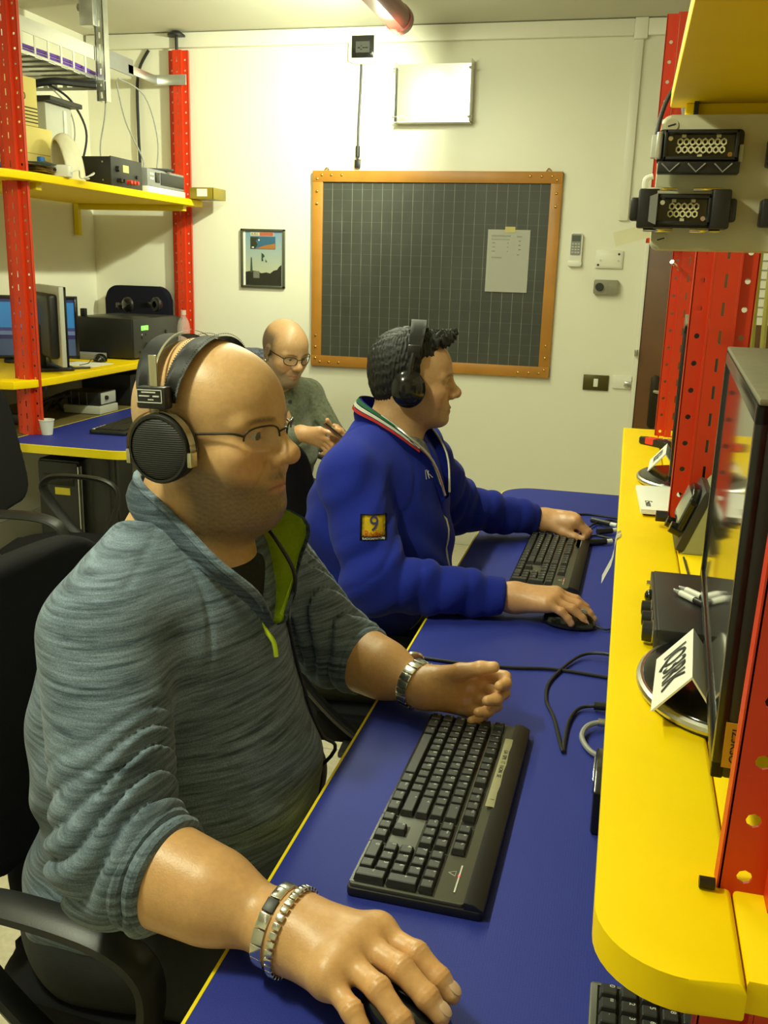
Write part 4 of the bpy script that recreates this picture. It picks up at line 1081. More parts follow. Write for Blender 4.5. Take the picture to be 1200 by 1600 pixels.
def chest2(P): return sm(.05, ell(P, (-.50, 2.05, .93), (.10, .15, .14)), ell(P, (-.50, 2.04, .76), (.10, .15, .16)))
parts = []; cols = []
v, q = sdf_mesh(lambda P: smin(skin2(P), chest2(P), .05), (-.64, 1.93, 1.02), (-.30, 2.20, 1.34), .0026); parts.append((v, q)); cols.append(head_color(to_local(v.astype(F32), O2, R2, S2), SK2))
for W_, E_, H_, lo, hi in ((wR2, eR2, HR2, (-.30, 1.74, .73), (-.01, 1.96, .86)), (wL2, eL2, HL2, (-.28, 2.38, .73), (-.04, 2.56, .86))):
    fa = lambda P: smin(rcone(P, W_+(E_-W_)*.35, W_, .034, .027), hand_sdf(P, H_, .028), .02)
    v, q = sdf_mesh(fa, lo, hi, .0024); parts.append((v, q)); cols.append(hand_color(v.astype(F32), H_, np.tile(A3(SK2['skin'])*A3((1.1, 1, .95)), (len(v), 1))))
v, q = sdf_mesh(lambda P: sm(.04, chest2(P), rcone(P, sR2, eR2, .045, .04), rcone(P, eR2, wR2, .04, .026), rcone(P, sL2, eL2, .045, .04), rcone(P, eL2, wL2, .04, .026), rcone(P, sR2, sL2, .05, .05), skin2(P)+.004), (-.72, 1.70, .55), (-.15, 2.56, 1.08), .013); parts.append((v, q)); cols.append(np.tile(A3(SK2['skin']), (len(v), 1)))
V_, Q_ = join_meshes(parts); np_obj('body', V_, Q_, M_SKIN, person2, col=np.concatenate(cols)); eyes(person2, O2, R2, S2, SK2, gaze=(1, 0, -.15))
# hair: short back and sides, spiky front
def hair2(P):
    L = to_local(P, O2, R2, S2); ay = np.abs(L[:, 1])
    d = sm(.02, ell(L, (-.014, 0, .042), (.104, .083, .089)), ell(L, (-.050, 0, .005), (.064, .074, .085)))
    d = smin(d, ell(L, (.050, 0, .098), (.045, .052, .024)), .02)
    d = smin(d, ell(L, (.074, 0, .108), (.030, .045, .014), rotm(0, -28)), .015)
    # hairline
    cutf = L[:, 0]-(.070+.25*np.maximum(L[:, 2]-.07, 0)-.9*np.maximum(.045-L[:, 2], 0)*(ay > .035))
    side = np.maximum(L[:, 0]-.030, .0)*0
    d = smax(d, np.maximum(L[:, 0]-.078-.9*np.maximum(L[:, 2]-.085, 0), -100), .01)
    face = np.minimum(L[:, 0]-.018+.0*ay, .062-L[:, 2]+.0*ay)           # region in front of the sideburn and below the fringe
    d = smax(d, face, .012)
    face2 = np.minimum(L[:, 0]-.052, .088-L[:, 2]); d = smax(d, face2, .012)
    nape = np.minimum(-.072-L[:, 2], 10); d = smax(d, -.070-.25*(L[:, 0]+.06)-L[:, 2], .01)
    side = np.minimum(L[:, 0]+.012, -.012-L[:, 2]); d = smax(d, side, .008)       # above the ear
    sp = np.clip((L[:, 2]-.05)/.05, 0, 1)*np.clip((L[:, 0]+.02)/.08, 0.15, 1)
    n1 = np.sin(L[:, 1]*330+3*wob(L, 60, 31))*np.sin(L[:, 0]*260+3*wob(L, 70, 32)+L[:, 2]*120)
    return (d-.0075*sp*n1-.0016*np.sin(np.arctan2(L[:, 1], L[:, 0]+.01)*58+4.5*wob(L, 55, 33)+2.0*wob(L, 160, 36))-.0016*wob(L, 300, 34))*F32(S2)
v, q = sdf_mesh(hair2, (-.64, 1.92, 1.08), (-.30, 2.22, 1.36), .0026)
hc = v.astype(F32); Lh = to_local(hc, O2, R2, S2)
st_ = np.abs(np.sin(Lh[:, 1]*600+Lh[:, 0]*300+8*wob(Lh, 80, 35))); gw = np.clip(.06+.45*np.clip((Lh[:, 0]-.0)/.05, 0, 1)*np.clip((.06-Lh[:, 2])/.06, 0, 1), 0, 1)
hcol = A3((.006, .0055, .0045))*(1-st_*gw)[:, None]+A3((.10, .095, .08))*(st_*gw)[:, None]
np_obj('hair', v, q, vcol_mat('hair_dark', .55, bump=.6, bscale=500, spec=.4), person2, col=hcol)
# fleece
M_FLEECE = mat('royal_blue_fleece', S(24, 38, 136), .92, var=.12, vscale=60, bump=.35, bscale=700, spec=.15, Sheen_Weight=.06)
cR2, cL2 = wR2+(eR2-wR2)*.06, wL2+(eL2-wL2)*.06
def fleece2(P):
    f = ell(P, (-.50, 2.05, .93), (.135, .172, .155))
    f = sm(.06, f, ell(P, (-.478, 2.045, .79), (.138, .175, .17)), ell(P, (-.57, 2.06, .84), (.12, .175, .19)), ell(P, (-.60, 2.05, .62), (.155, .185, .13)))
    f = sm(.05, f, rcone(P, sR2+np.array((.01, .05, .005)), sL2+np.array((0, -.05, .005)), .066, .066), rcone(P, (-.525, 2.03, 1.055), sR2, .055, .055), rcone(P, (-.52, 2.07, 1.055), sL2, .055, .055))
    f = f-F32(.0045)*np.sin(P[:, 2]*60+P[:, 1]*40+P[:, 0]*20+2.5*wob(P, 10, 41))*np.clip((1.02-P[:, 2])/.2, 0, 1)-F32(.003)*wob(P, 24, 42)
    for sh, el, wr, cu, sd in ((sR2, eR2, wR2, cR2, 44), (sL2, eL2, wL2, cL2, 46)):
        a = sm(.03, rcone(P, sh, el, .073, .064), rcone(P, el, wr, .064, .039))
        a = a-arm_fold(P, el, sh, cu, .0026, .046, sd)*np.clip(np.linalg.norm(P-A3(wr), axis=1)/.06-.5, 0, 1)-F32(.0036)*np.sin(P @ A3((48., 36., -62.))+2.6*wob(P, 12, sd+3))
        a = smax(a, plane(P, cu, wr-el), .006)
        f = smin(f, a, .022)
    sd = np.abs(plane(P, sR2+np.array((.01, .04, 0)), (.12, -.8, .38))); f = f+F32(.0028)*np.exp(-(sd/.004)**2)*(P[:, 2] > .88)*(P[:, 1] < 2.0)
    f = smax(f, -rcone(P, (-.520, 2.04, 1.02), (-.50, 2.05, 1.2), .057, .060), .01)
    wedge = np.maximum(np.abs(P[:, 1]-F32(2.015))-(P[:, 2]-F32(.90))*.24, -(P[:, 0]+F32(.50)))*F32(.9)
    f = smax(f, -wedge, .008)
    return smax(f, -(P[:, 2]-F32(.53)), .02)
v, q = sdf_mesh(fleece2, (-.80, 1.66, .50), (-.12, 2.58, 1.14), .0046); np_obj('fleece_jacket', v, q, M_FLEECE, person2)
v, q = sdf_mesh(lambda P: sm(.05, ell(P, (-.495, 2.045, .93), (.118, .15, .14)), rcone(P, (-.53, 2.04, 1.03), (-.475, 2.03, 1.025), .064, .055)), (-.52, 1.95, .86), (-.33, 2.12, 1.10), .005)
np_obj('shirt', v, q, streak_fabric('grey_shirt', S(34, 36, 38), S(120, 125, 120), (60, 60, 60), nscale=1), person2)
M_ZIP = mat('silver_zip', (.5, .5, .48), .35, metal=.8)
cb2 = [(-.368, 2.005, .93), (-.395, 1.985, 1.00), (-.445, 1.965, 1.045), (-.51, 1.976, 1.082), (-.560, 1.998, 1.095), (-.580, 2.045, 1.100), (-.560, 2.092, 1.095), (-.51, 2.114, 1.082), (-.445, 2.105, 1.045), (-.385, 2.06, .995), (-.365, 2.025, .93)]
ct2 = [(-.360, 2.000, .95), (-.385, 1.972, 1.03), (-.438, 1.952, 1.085), (-.505, 1.982, 1.120), (-.548, 2.003, 1.142), (-.566, 2.047, 1.148), (-.548, 2.088, 1.142), (-.505, 2.108, 1.120), (-.435, 2.118, 1.09), (-.375, 2.072, 1.03), (-.357, 2.030, .95)]
cbS2 = spline([Vector(p) for p in cb2], 5); ctS2 = spline([Vector(p) for p in ct2], 5); cc2 = Vector((-.515, 2.045, 1.08))
def rows2(off, t0=0, t1=1, n=5, a=0, b=None):
    rows = []
    for k in range(n):
        t = t0+(t1-t0)*k/(n-1); r = []
        for p0, p1 in list(zip(cbS2, ctS2))[a:b]:
            p = p0.lerp(p1, t); o = p-cc2; o.z = 0; o.normalize(); r.append(p+o*(.008*math.sin(PI*t)+off))
        rows.append(r)
    return rows
col2 = B().sheet(rows2(0), .004).done('collar', M_FLEECE, person2, world=True, ang=80)
for i, (cn, cc) in enumerate((('green_stripe', S(30, 110, 60)), ('white_stripe', S(215, 215, 200)), ('red_stripe', S(190, 40, 36)))):
    o = B().sheet(rows2(.0048, .86-.18*i, 1.0-.18*i, 3, 8, -4), .0008).done(cn, mat('ribbon_'+cn, cc, .8), col2, ang=80)
    for vv in o.data.vertices: vv.co -= Vector(worldloc(col2))
    o2 = B().sheet([[p+Vector((.001+.004*i-.004, -.0045, -.004*i)) for p in ctS2[2:16]], [p+Vector((.004+.004*i-.004, -.0045, -.004-.004*i)) for p in ctS2[2:16]]], .0006).done(cn, mat('ribbon_'+cn, cc, .8), col2, ang=80)
    for vv in o2.data.vertices: vv.co -= Vector(worldloc(col2))
B().tube([p+Vector((.003, -.002, -.002)) for p in ctS2[:16]], .003, 6).done('zip', M_ZIP, person2, world=True)
B().tube([p+Vector((.003, .002, -.002)) for p in ctS2[-16:]], .003, 6).done('zip', M_ZIP, person2, world=True)
zz = np.array([(0, 2.014-.02*k/14, .935-.022*k) for k in range(15)]); zz[:, 0] = -.10
zs = march(fleece2, zz, (-1, 0, 0)); B().tube([tuple(p+np.array((.002, 0, 0))) for p in zs], .0028, 6).done('zip', M_ZIP, person2, world=True)
B().box(-.004, .004, -.003, .003, -.012, .012, bev=.002).done('zip_pull', M_ZIP, person2, tuple(zs[0]-np.array(worldloc(person2))+np.array((.006, 0, -.01))))
# sleeve badge
pc = sR2+(eR2-sR2)*.42; pn = np.array((-.30, .93, -.10)); pn /= np.linalg.norm(pn)
pu = np.array((1, .30, -.02)); pu -= pn*(pu @ pn); pu /= np.linalg.norm(pu); pv = np.cross(pu, -pn)*1.0; pv = -np.cross(pu, pn); pv = pv if pv[2] > 0 else -pv
pc = pc+pu*.022
pb = patch('badge', fleece2, pc, pn, pu, pv, .056, .050, mat('badge_black', (.012, .012, .012), .8), person2, .001, thick=.0006)
patch('badge_field', fleece2, pc+pv*.003, pn, pu, pv, .048, .040, mat('badge_yellow', S(252, 214, 24), .7), person2, .0026, thick=.0006)
drape_text('badge_numeral', fleece2, pc+pv*.0065, pn, pu, pv, '9', .042, mat('badge_navy', S(40, 46, 100), .8), person2, .0046)
drape_text('badge_word', fleece2, pc-pv*.0115, pn, pu, pv, 'Radio', .0175, mat('badge_orange', S(190, 66, 10), .8), person2, .0046)
drape_text('badge_caption', fleece2, pc-pv*.0212, pn, pu, pv, 'RADIOAMATORI', .0062, mat('badge_white', (.75, .75, .7), .8), person2, .0036)
drape_text('chest_lettering', fleece2, (-.36, 1.965, 1.0), (-1, .35, -.1), (.33, .94, 0), (0, 0, 1), '/K', .028, mat('thread_white', (.7, .7, .66), .8), person2, .0015)
def trous2(P):
    f = ell(P, (-.62, 2.05, .54), (.15, .18, .11))
    for sy in (-1, 1):
        f = smin(f, rcone(P, (-.60, 2.05+sy*.09, .53), (-.24, 2.05+sy*.12, .55), .09, .068), .05); f = smin(f, rcone(P, (-.24, 2.05+sy*.12, .55), (-.2, 2.05+sy*.13, .10), .065, .05), .03)
    return f-F32(.004)*wob(P, 28, 48)
v, q = sdf_mesh(trous2, (-.84, 1.80, .06), (-.10, 2.30, .68), .01); np_obj('trousers', v, q, mat('grey_trousers', S(62, 62, 50), .9, var=.2, vscale=60, bump=.3, bscale=500), person2)
shoe(person2, -.19, 1.92, -4); shoe(person2, -.19, 2.18, 4)

# ------------------------------------------------------------------ person with the phone in front of the back wall
SK3 = dict(w=1.0, fat=.3, skin=(.55, .325, .16), stubble=.75, stubble_col=(.14, .12, .10), nose=1.05, hair=.9, hairtop=.085, hair_col=(.06, .05, .04), eye=.0034, brow=.6)
O3 = np.array((-1.300, 3.555, 1.105)); R3 = rotm(-35, 20); S3 = .98
person3 = thing('person', 'person in glasses and a grey-green cardigan looking down at a phone', 'person', (-1.42, 3.62, 0))
HD3 = lambda p: HL(p, O3, R3, S3)
F3 = np.array((.82, -.57, 0)); L3 = np.array((.57, .82, 0)); C3 = np.array((-1.40, 3.625, 0)); up = np.array((0, 0, 1.))
b3 = lambda f_, l_, z_: C3+F3*f_+L3*l_+up*z_
sR3, eR3, wR3 = b3(.02, -.185, .90), b3(.11, -.235, .68), b3(.30, -.06, .805)
sL3, eL3, wL3 = b3(.02, .185, .90), b3(.13, .25, .70), b3(.33, .10, .76)
HR3 = hand_joints(wR3, F3*.75+L3*.6-up*.12, F3*.2-L3*.3+up, L3*.4+F3*.1-up*.9, .97, curl=dict(index=(.1, .15, .1), middle=(.9, 1.1, .7), ring=(1.0, 1.2, .7), little=(1.0, 1.2, .7)), thumb=((.8, .3, .5), .4, .4))
HL3 = hand_joints(wL3, F3*.9-L3*.25+up*.25, -L3*.4+F3*-.3+up*.8, -L3*.8-F3*.1+up*.5, .97, curl=dict(index=(.5, .8, .6), middle=(.5, .8, .6), ring=(.5, .8, .6), little=(.5, .8, .6)))
def skin3(P):
    d = head_sdf(to_local(P, O3, R3, S3), SK3)*F32(S3)
    return smin(d, rcone(P, HD3((-.03, 0, -.06)), b3(.0, 0, .93), .058, .066), .03)
chest3 = lambda P: sm(.05, ell(P, b3(.02, 0, .82), (.13, .13, .15)), ell(P, b3(.04, 0, .66), (.13, .13, .15)))
parts = []; cols = []
v, q = sdf_mesh(lambda P: smin(skin3(P), chest3(P), .05), O3+np.array((-.19, -.17, -.20)), O3+np.array((.16, .19, .16)), .0034); parts.append((v, q)); cols.append(head_color(to_local(v.astype(F32), O3, R3, S3), SK3))
for W_, E_, H_ in ((wR3, eR3, HR3), (wL3, eL3, HL3)):
    v, q = sdf_mesh(lambda P: smin(rcone(P, W_+(E_-W_)*.4, W_, .034, .026), hand_sdf(P, H_, .027), .02), W_-.17, W_+.20, .0036); parts.append((v, q)); cols.append(hand_color(v.astype(F32), H_, np.tile(A3(SK3['skin'])*A3((1.1, 1, .95)), (len(v), 1))))
v, q = sdf_mesh(lambda P: sm(.04, chest3(P), rcone(P, sR3, eR3, .045, .04), rcone(P, eR3, wR3, .04, .026), rcone(P, sL3, eL3, .045, .04), rcone(P, eL3, wL3, .04, .026), skin3(P)+.004), C3+np.array((-.35, -.4, .45)), C3+np.array((.5, .45, 1.0)), .015); parts.append((v, q)); cols.append(np.tile(A3(SK3['skin']), (len(v), 1)))
V_, Q_ = join_meshes(parts); np_obj('body', V_, Q_, M_SKIN, person3, col=np.concatenate(cols)); eyes(person3, O3, R3, S3, SK3, gaze=(1, 0, -.35))
Bax = axes(F3, L3, up)
def card3(P):
    f = sm(.06, ell(P, b3(.01, 0, .84), (.135, .18, .15), Bax), ell(P, b3(.04, 0, .67), (.155, .19, .17), Bax), ell(P, b3(-.06, 0, .75), (.13, .18, .2), Bax))
    f = sm(.05, f, rcone(P, sR3, sL3, .062, .062), rcone(P, b3(0, -.02, .955), sR3, .055, .05), rcone(P, b3(0, .02, .955), sL3, .055, .05))
    f = f-F32(.004)*np.sin(P @ A3((30., -25., 60.))+2.5*wob(P, 10, 51))
    for sh, el, wr, sd in ((sR3, eR3, wR3, 52), (sL3, eL3, wL3, 54)):
        a = sm(.03, rcone(P, sh, el, .066, .06), rcone(P, el, wr, .06, .04)); a = a-arm_fold(P, el, sh, wr, .005, .04, sd); a = smax(a, plane(P, wr-(wr-el)*.02, wr-el), .006); f = smin(f, a, .02)
    f = smax(f, -rcone(P, b3(0, 0, .92), b3(.06, 0, 1.1), .066, .07), .01)
    Lp = (P-A3(C3)) @ Bax.astype(F32)
    pl_ = np.abs(Lp[:, 1]); f = f+F32(.003)*np.exp(-(pl_/.004)**2)*(Lp[:, 0] > 0)
    return smax(f, -(P[:, 2]-F32(.50)), .02)
v, q = sdf_mesh(card3, C3+np.array((-.4, -.45, .46)), C3+np.array((.55, .5, 1.08)), .0065)
M_CARD = streak_fabric('olive_grey_knit', S(84, 88, 70), S(112, 116, 96), (60, 60, 90), nscale=1)
np_obj('cardigan', v, q, M_CARD, person3)
v, q = sdf_mesh(lambda P: rcone(P, b3(.0, 0, .90), b3(.05, 0, .975), .078, .064), C3+np.array((-.2, -.25, .8)), C3+np.array((.3, .2, 1.06)), .007); np_obj('undershirt', v, q, MATS['black_jersey'], person3)
th_ = np.linspace(.35, 2*PI-.35, 26)
B().sheet([[tuple(b3(.01+math.cos(t)*(.082+.012*k), math.sin(t)*(.085+.010*k), .955-.03*math.cos(t)-.0+.030*k-.035*(math.cos(t) > .3)*0)) for t in th_] for k in range(3)], .005).done('collar', M_CARD, person3, world=True, ang=80)
def hood3(P):
    d = None
    for l_ in (-.075, -.035, 0, .035, .075):
        e = rcone(P, b3(-.085+.3*abs(l_), l_, .955), b3(-.135+.35*abs(l_), l_*1.05, 1.055-.2*abs(l_)), .046, .040); d = e if d is None else smin(d, e, .03)
    return d-F32(.004)*wob(P, 45, 61)
v, q = sdf_mesh(hood3, C3+np.array((-.26, -.20, .88)), C3+np.array((.14, .24, 1.12)), .006); np_obj('hood', v, q, streak_fabric('navy_plaid', S(16, 20, 44), S(110, 114, 128), (110, 110, 110), nscale=.8), person3)
bt = None
for k in range(4):
    p_ = march(card3, np.array([b3(.6, .012, .90-.07*k)]), -F3, maxd=.6)[0]
    bt = B().lathe([(0, .003), (.008, .003), (.009, 0), (0, 0)], 12, M=Vector(F3).to_track_quat('Z', 'Y').to_matrix()).done('button', M_DARK, person3, tuple(p_-np.array(worldloc(person3))))
def trous3(P):
    f = ell(P, b3(-.02, 0, .50), (.17, .17, .11))
    for sy in (-1, 1):
        k = b3(.40, sy*.14, .50); f = smin(f, rcone(P, b3(.0, sy*.09, .50), k, .088, .068), .05); f = smin(f, rcone(P, k, b3(.42, sy*.15, .1), .064, .05), .03)
    return f-F32(.004)*wob(P, 28, 58)
v, q = sdf_mesh(trous3, C3+np.array((-.35, -.55, .06)), C3+np.array((.6, .4, .64)), .011); np_obj('trousers', v, q, M_TROUS, person3)
for sy in (-1, 1):
    p_ = b3(.43, sy*.15, 0); shoe(person3, p_[0], p_[1], -35)
# ------------------------------------------------------------------ worn things: headphones, glasses, wrist wear
def eul(R): return tuple(Matrix(R.tolist()).to_euler())
M_LEATHER = mat('black_leatherette', (.012, .012, .012), .38, var=.2, bump=.15, bscale=1400)
M_SILVER = mat('satin_silver', S(196, 190, 160), .3, metal=.85, var=.04)
def grille_mat():
    m = bpy.data.materials.new('black_grille'); m.use_nodes = True; nt = m.node_tree; b = nt.nodes['Principled BSDF']
    tc = nt.nodes.new('ShaderNodeTexCoord'); w = nt.nodes.new('ShaderNodeTexWave'); w.bands_direction = 'Z'; w.inputs['Scale'].default_value = 120; w.inputs['Distortion'].default_value = .3
    nt.links.new(tc.outputs['Object'], w.inputs['Vector'])
    mx = nt.nodes.new('ShaderNodeMix'); mx.data_type = 'RGBA'; mx.inputs[6].default_value = (.003, .003, .003, 1); mx.inputs[7].default_value = (.02, .02, .02, 1)
    nt.links.new(w.outputs['Fac'], mx.inputs[0]); nt.links.new(mx.outputs[2], b.inputs['Base Color'])
    bp = nt.nodes.new('ShaderNodeBump'); bp.inputs['Strength'].default_value = .5; bp.inputs['Distance'].default_value = .0008; nt.links.new(w.outputs['Fac'], bp.inputs['Height']); nt.links.new(bp.outputs[0], b.inputs['Normal'])
    b.inputs['Roughness'].default_value = .55
    return m
M_GRILLE = grille_mat()
def strap_rows(x0, x1, w0, w1, hy, z0, hz, n=26, tilt=0):
    rows = []
    for k in range(n):
        t = PI*k/(n-1); s_ = math.sin(t); x = x0+(x1-x0)*s_; w = w0+(w1-w0)*s_
        sx = s_**.8
        rows.append([(x+w*(j/4-.5), -hy*math.cos(t), z0+hz*s_) for j in range(5)])
    return rows
RY = lambda sy: Matrix.Rotation(PI/2 if sy < 0 else -PI/2, 4, 'X')
def headphones1():
    s = S1
    r = thing('headphones', 'black open-back headphones with silver yokes worn by the bald person in grey', 'headphones', tuple(O1), eul(R1))
    for sy in (-1, 1):
        c = Vector((-.014, 0, -.012)); M_ = Matrix.Rotation(PI/2*(1 if sy < 0 else -1), 4, 'X')
        Mx = Matrix.Diagonal((1, 1, 1, 1))
        def L_(prof, name, m, par=r, asp=.99):
            b = B(); b.lathe(prof, 40, M=M_.to_3x3())
            for v in b.bm.verts: v.co = Vector((v.co.x, v.co.y, v.co.z*asp))+c
            return b.done(name, m, par)
        L_([(.020, .076), (.036, .076), (.0415, .080), (.0425, .086), (.040, .092), (.020, .092)], 'ear_pad', M_LEATHER)
        cup = L_([(.030, .090), (.0425, .090), (.0435, .094), (.0435, .104), (.0415, .107), (.0385, .107)], 'cup', M_BLACK)
        L_([(0, .109), (.020, .1085), (.034, .107), (.0395, .1045), (.0395, .100)], 'grille', M_GRILLE, cup)
        # silver yoke over the upper half of the cup
        rows = []
        for k in range(25):
            a = math.radians(-18+216*k/24); rr = .0462
            rows.append([(c.x+rr*math.cos(a), sy*(.099+.012*(j-.5)), c.z+rr*math.sin(a)) for j in range(2)])
        yk = B().sheet(rows, .0022).done('yoke', M_SILVER, r, ang=60)
        for a in (-18, 198):
            a = math.radians(a); p = Vector((c.x+.0465*math.cos(a), sy*.099, c.z+.0465*math.sin(a)))
            B().box(p.x-.003, p.x+.003, p.y-.007, p.y+.007, p.z-.006, p.z+.012, bev=.001).done('pivot', M_SILVER, yk)
        B().box(-.025, -.014, sy*.0975-.0012, sy*.0975+.0012, .030, .100, bev=.0006).done('slider', M_SILVER, r)
        bl = B(); bl.box(-.042, .000, sy*.096-.0085, sy*.096+.0085, .036, .063, bev=.003); bo = bl.done('slider_block', M_BLACK, r)
        # printed plate with a white outline
        y_ = sy*.1048
        for (x0, x1, z0, z1) in ((-.032, .004, .0705, .0715), (-.032, .004, .0555, .0565), (-.032, -.031, .0555, .0715), (.003, .004, .0555, .0715), (-.025, -.005, .0675, .0690), (-.029, -.014, .0630, .0644), (-.009, .0, .0628, .0645), (-.016, -.008, .0588, .0600)):
            B().box(x0-.008, x1-.008, y_-.0004, y_+.0004, z0-.012, z1-.012).done('plate_print', mat('print_white', (.6, .6, .55), .6), bo)
        for x in (-.036, .006):
            pass
    B().sheet(strap_rows(-.006, .006, .018, .030, .088, .042, .076), .006).done('headband', M_LEATHER, r, ang=60)
    B().sheet(strap_rows(-.040, -.050, .018, .030, .091, .042, .078), .006).done('rear_headband', M_LEATHER, r, ang=60)
    B().sheet([[(a[0]+.0155, a[1]*1.02, a[2]+.002), (a[0]+.019, a[1]*1.02, a[2]+.002)] for a in [(rw[2][0], rw[2][1], rw[2][2]) for rw in strap_rows(-.040, -.050, .018, .030, .0930, .042, .0805)]], .003).done('spring_band', M_SILVER, r, ang=60)
    # stitching along the front band
    st_ = B()
    for rw in strap_rows(-.006, .006, .014, .026, .0905, .042, .0790, 70)[2:-2]:
        for j in (0, 4): st_.sph(rw[j], .0007, 6)
    st_.done('stitching', M_DARK, r)
    return r
hp1 = headphones1()
# headphone lead lying down the chest
zs_ = [(.965, 1.160), (.92, 1.174), (.88, 1.188), (.84, 1.194), (.80, 1.197), (.765, 1.197)]
cp = march(sweat1, np.array([(-.2, y, z) for z, y in zs_]), (-1, 0, 0), maxd=.5)+np.array((.005, 0, 0))
p0 = HL((-.014, .095, -.058)); lead = [tuple(p0), (-.475, 1.175, 1.108), (-.428, 1.136, 1.076), (-.402, 1.132, 1.038), (-.404, 1.142, 1.002)]+[tuple(p) for p in cp]+[(-.36, 1.20, .745), (-.40, 1.21, .66), (-.30, 1.25, .55)]
tag(B().tube(lead, .0028, 8, 5).done('headphone_cable', M_RUBBER), 'thin black headphone lead hanging down the front of the grey sweater', 'cable')

def headphones2():
    r = thing('headphones', 'glossy black closed headphones worn by the person in the blue fleece', 'headphones', tuple(O2), eul(R2)); r.scale = (.93, .93, .93)
    for sy in (-1, 1):
        M_ = Matrix.Rotation(PI/2*(1 if sy < 0 else -1), 4, 'X').to_3x3(); c = Vector((-.012, 0, -.014))
        def L_(prof, name, m, asp=1.1):
            b = B(); b.lathe(prof, 32, M=M_)
            for v in b.bm.verts: v.co = Vector((v.co.x, v.co.y, v.co.z*asp))+c
            return b.done(name, m, r)
        L_([(.018, .074), (.034, .074), (.040, .080), (.040, .090), (.018, .092)], 'ear_pad', M_LEATHER)
        L_([(.018, .089), (.0385, .089), (.0385, .096), (.030, .106), (.015, .111), (0, .112)], 'cup', M_BLACKG)
        B().tube([(-.012, sy*.100, .020), (-.010, sy*.101, .045), (-.006, sy*.099, .07)], .006, 8, 4).done('arm', M_BLACK, r)
        B().box(-.020, .008, sy*.098-.005, sy*.098+.005, .060, .088, bev=.003).done('hinge', M_BLACK, r)
    B().sheet(strap_rows(-.006, .004, .028, .036, .096, .060, .080), .010).done('headband', M_LEATHER, r, ang=60)
headphones2()

def glasses(label, O, R, s, full, m, w=.053, h=.033):
    r = thing('eyeglasses', label, 'glasses', tuple(O), eul(R)); gl = glass('lens_glass', (.6, .65, .6), .02, .05)
    for sy in (-1, 1):
        def lp(a): # lens outline
            ca, sa = math.cos(a), math.sin(a); k = (abs(ca)**2.6+abs(sa)**2.6)**(-1/2.6)
            y = sy*.0365+w/2*ca*k; z = -.004+h/2*sa*k
            return Vector(((.1045-8.5*max(0, abs(y)-.012)**2)*s, y*s, z*s))
        pts = [lp(2*PI*k/36) for k in range(36)]
        b = B(); vs = [b.bm.verts.new(p) for p in pts]; f_ = b.bm.faces.new(vs); bmesh.ops.solidify(b.bm, geom=[f_], thickness=.0012); b.done('lens', gl, r, smooth=False)
        if full: B().tube(pts, .0016*s, 8, closed=True).done('rim', m, r)
        else: B().tube([p for k, p in enumerate(pts) if k <= 18], .0013*s, 8).done('rim', m, r)
        e_ = lp(0 if sy > 0 else PI)
        B().tube([e_+Vector((0, 0, .006*s)), Vector((.070*s, sy*.0715*s, .006*s)), Vector((.04*s, sy*.0765*s, .005*s)), Vector((-.012*s, sy*.0795*s, .002*s))], .0016*s if not full else .002*s, 8, 4).done('temple', m, r)
        B().tube([lp(PI if sy > 0 else 0)+Vector((-.001, 0, -.004)), Vector((.099*s, sy*.009*s, -.012*s)), Vector((.097*s, sy*.010*s, -.016*s))], .0012, 6, 3).done('nose_pad', M_STEEL, r)
    B().tube([Vector((.1055*s, -.0105*s, .003*s)), Vector((.109*s, 0, .006*s)), Vector((.1055*s, .0105*s, .003*s))], .0014*s, 8, 4).done('bridge', m, r)
    return r
glasses('thin dark half-rim glasses worn by the bald person in grey', O1, R1, S1, False, mat('gunmetal', (.04, .035, .03), .3, metal=.7))
glasses('black full-rim glasses worn by the person looking at a phone', O3, R3, S3, True, M_BLACKG, .050, .034)
# ear stud
tag(B().sph(tuple(HD3((-.004, -.083, -.044))), .006, 10).done('ear_stud', M_CHROME), 'small shiny ear stud of the person looking at a phone', 'earring')
# gold chain
nk = []
for t in np.linspace(-.42, 1.05, 34):
    nk.append((-.555+.083*math.cos(t), 1.118+.071*math.sin(t), 1.048-.030*math.cos(t)))
ch_ = thing('necklace', 'thin gold neck chain inside the grey sweater collar', 'necklace', (-.555, 1.118, 1.04)); lk = B()
ns_ = march(lambda P: smin(skin1(P), chest1(P), .05), np.array([(p[0]+(p[0]+.555)*.6, p[1]+(p[1]-1.118)*.6, p[2]) for p in nk]), (0, 0, 0.0001)) if False else np.array(nk)
for i, p in enumerate(ns_):
    g = np.array((p[0]+.555, p[1]-1.118, 0.)); g /= np.linalg.norm(g)
    pp = march(lambda P: smin(skin1(P), chest1(P), .05), np.array([p+g*.06]), -g, maxd=.12)[0]+g*.002
    lk.sph(tuple(pp), (.0034, .0034, .0026), 6)
lk.done('chain', mat('gold', S(214, 168, 70), .25, metal=1), ch_, world=True)
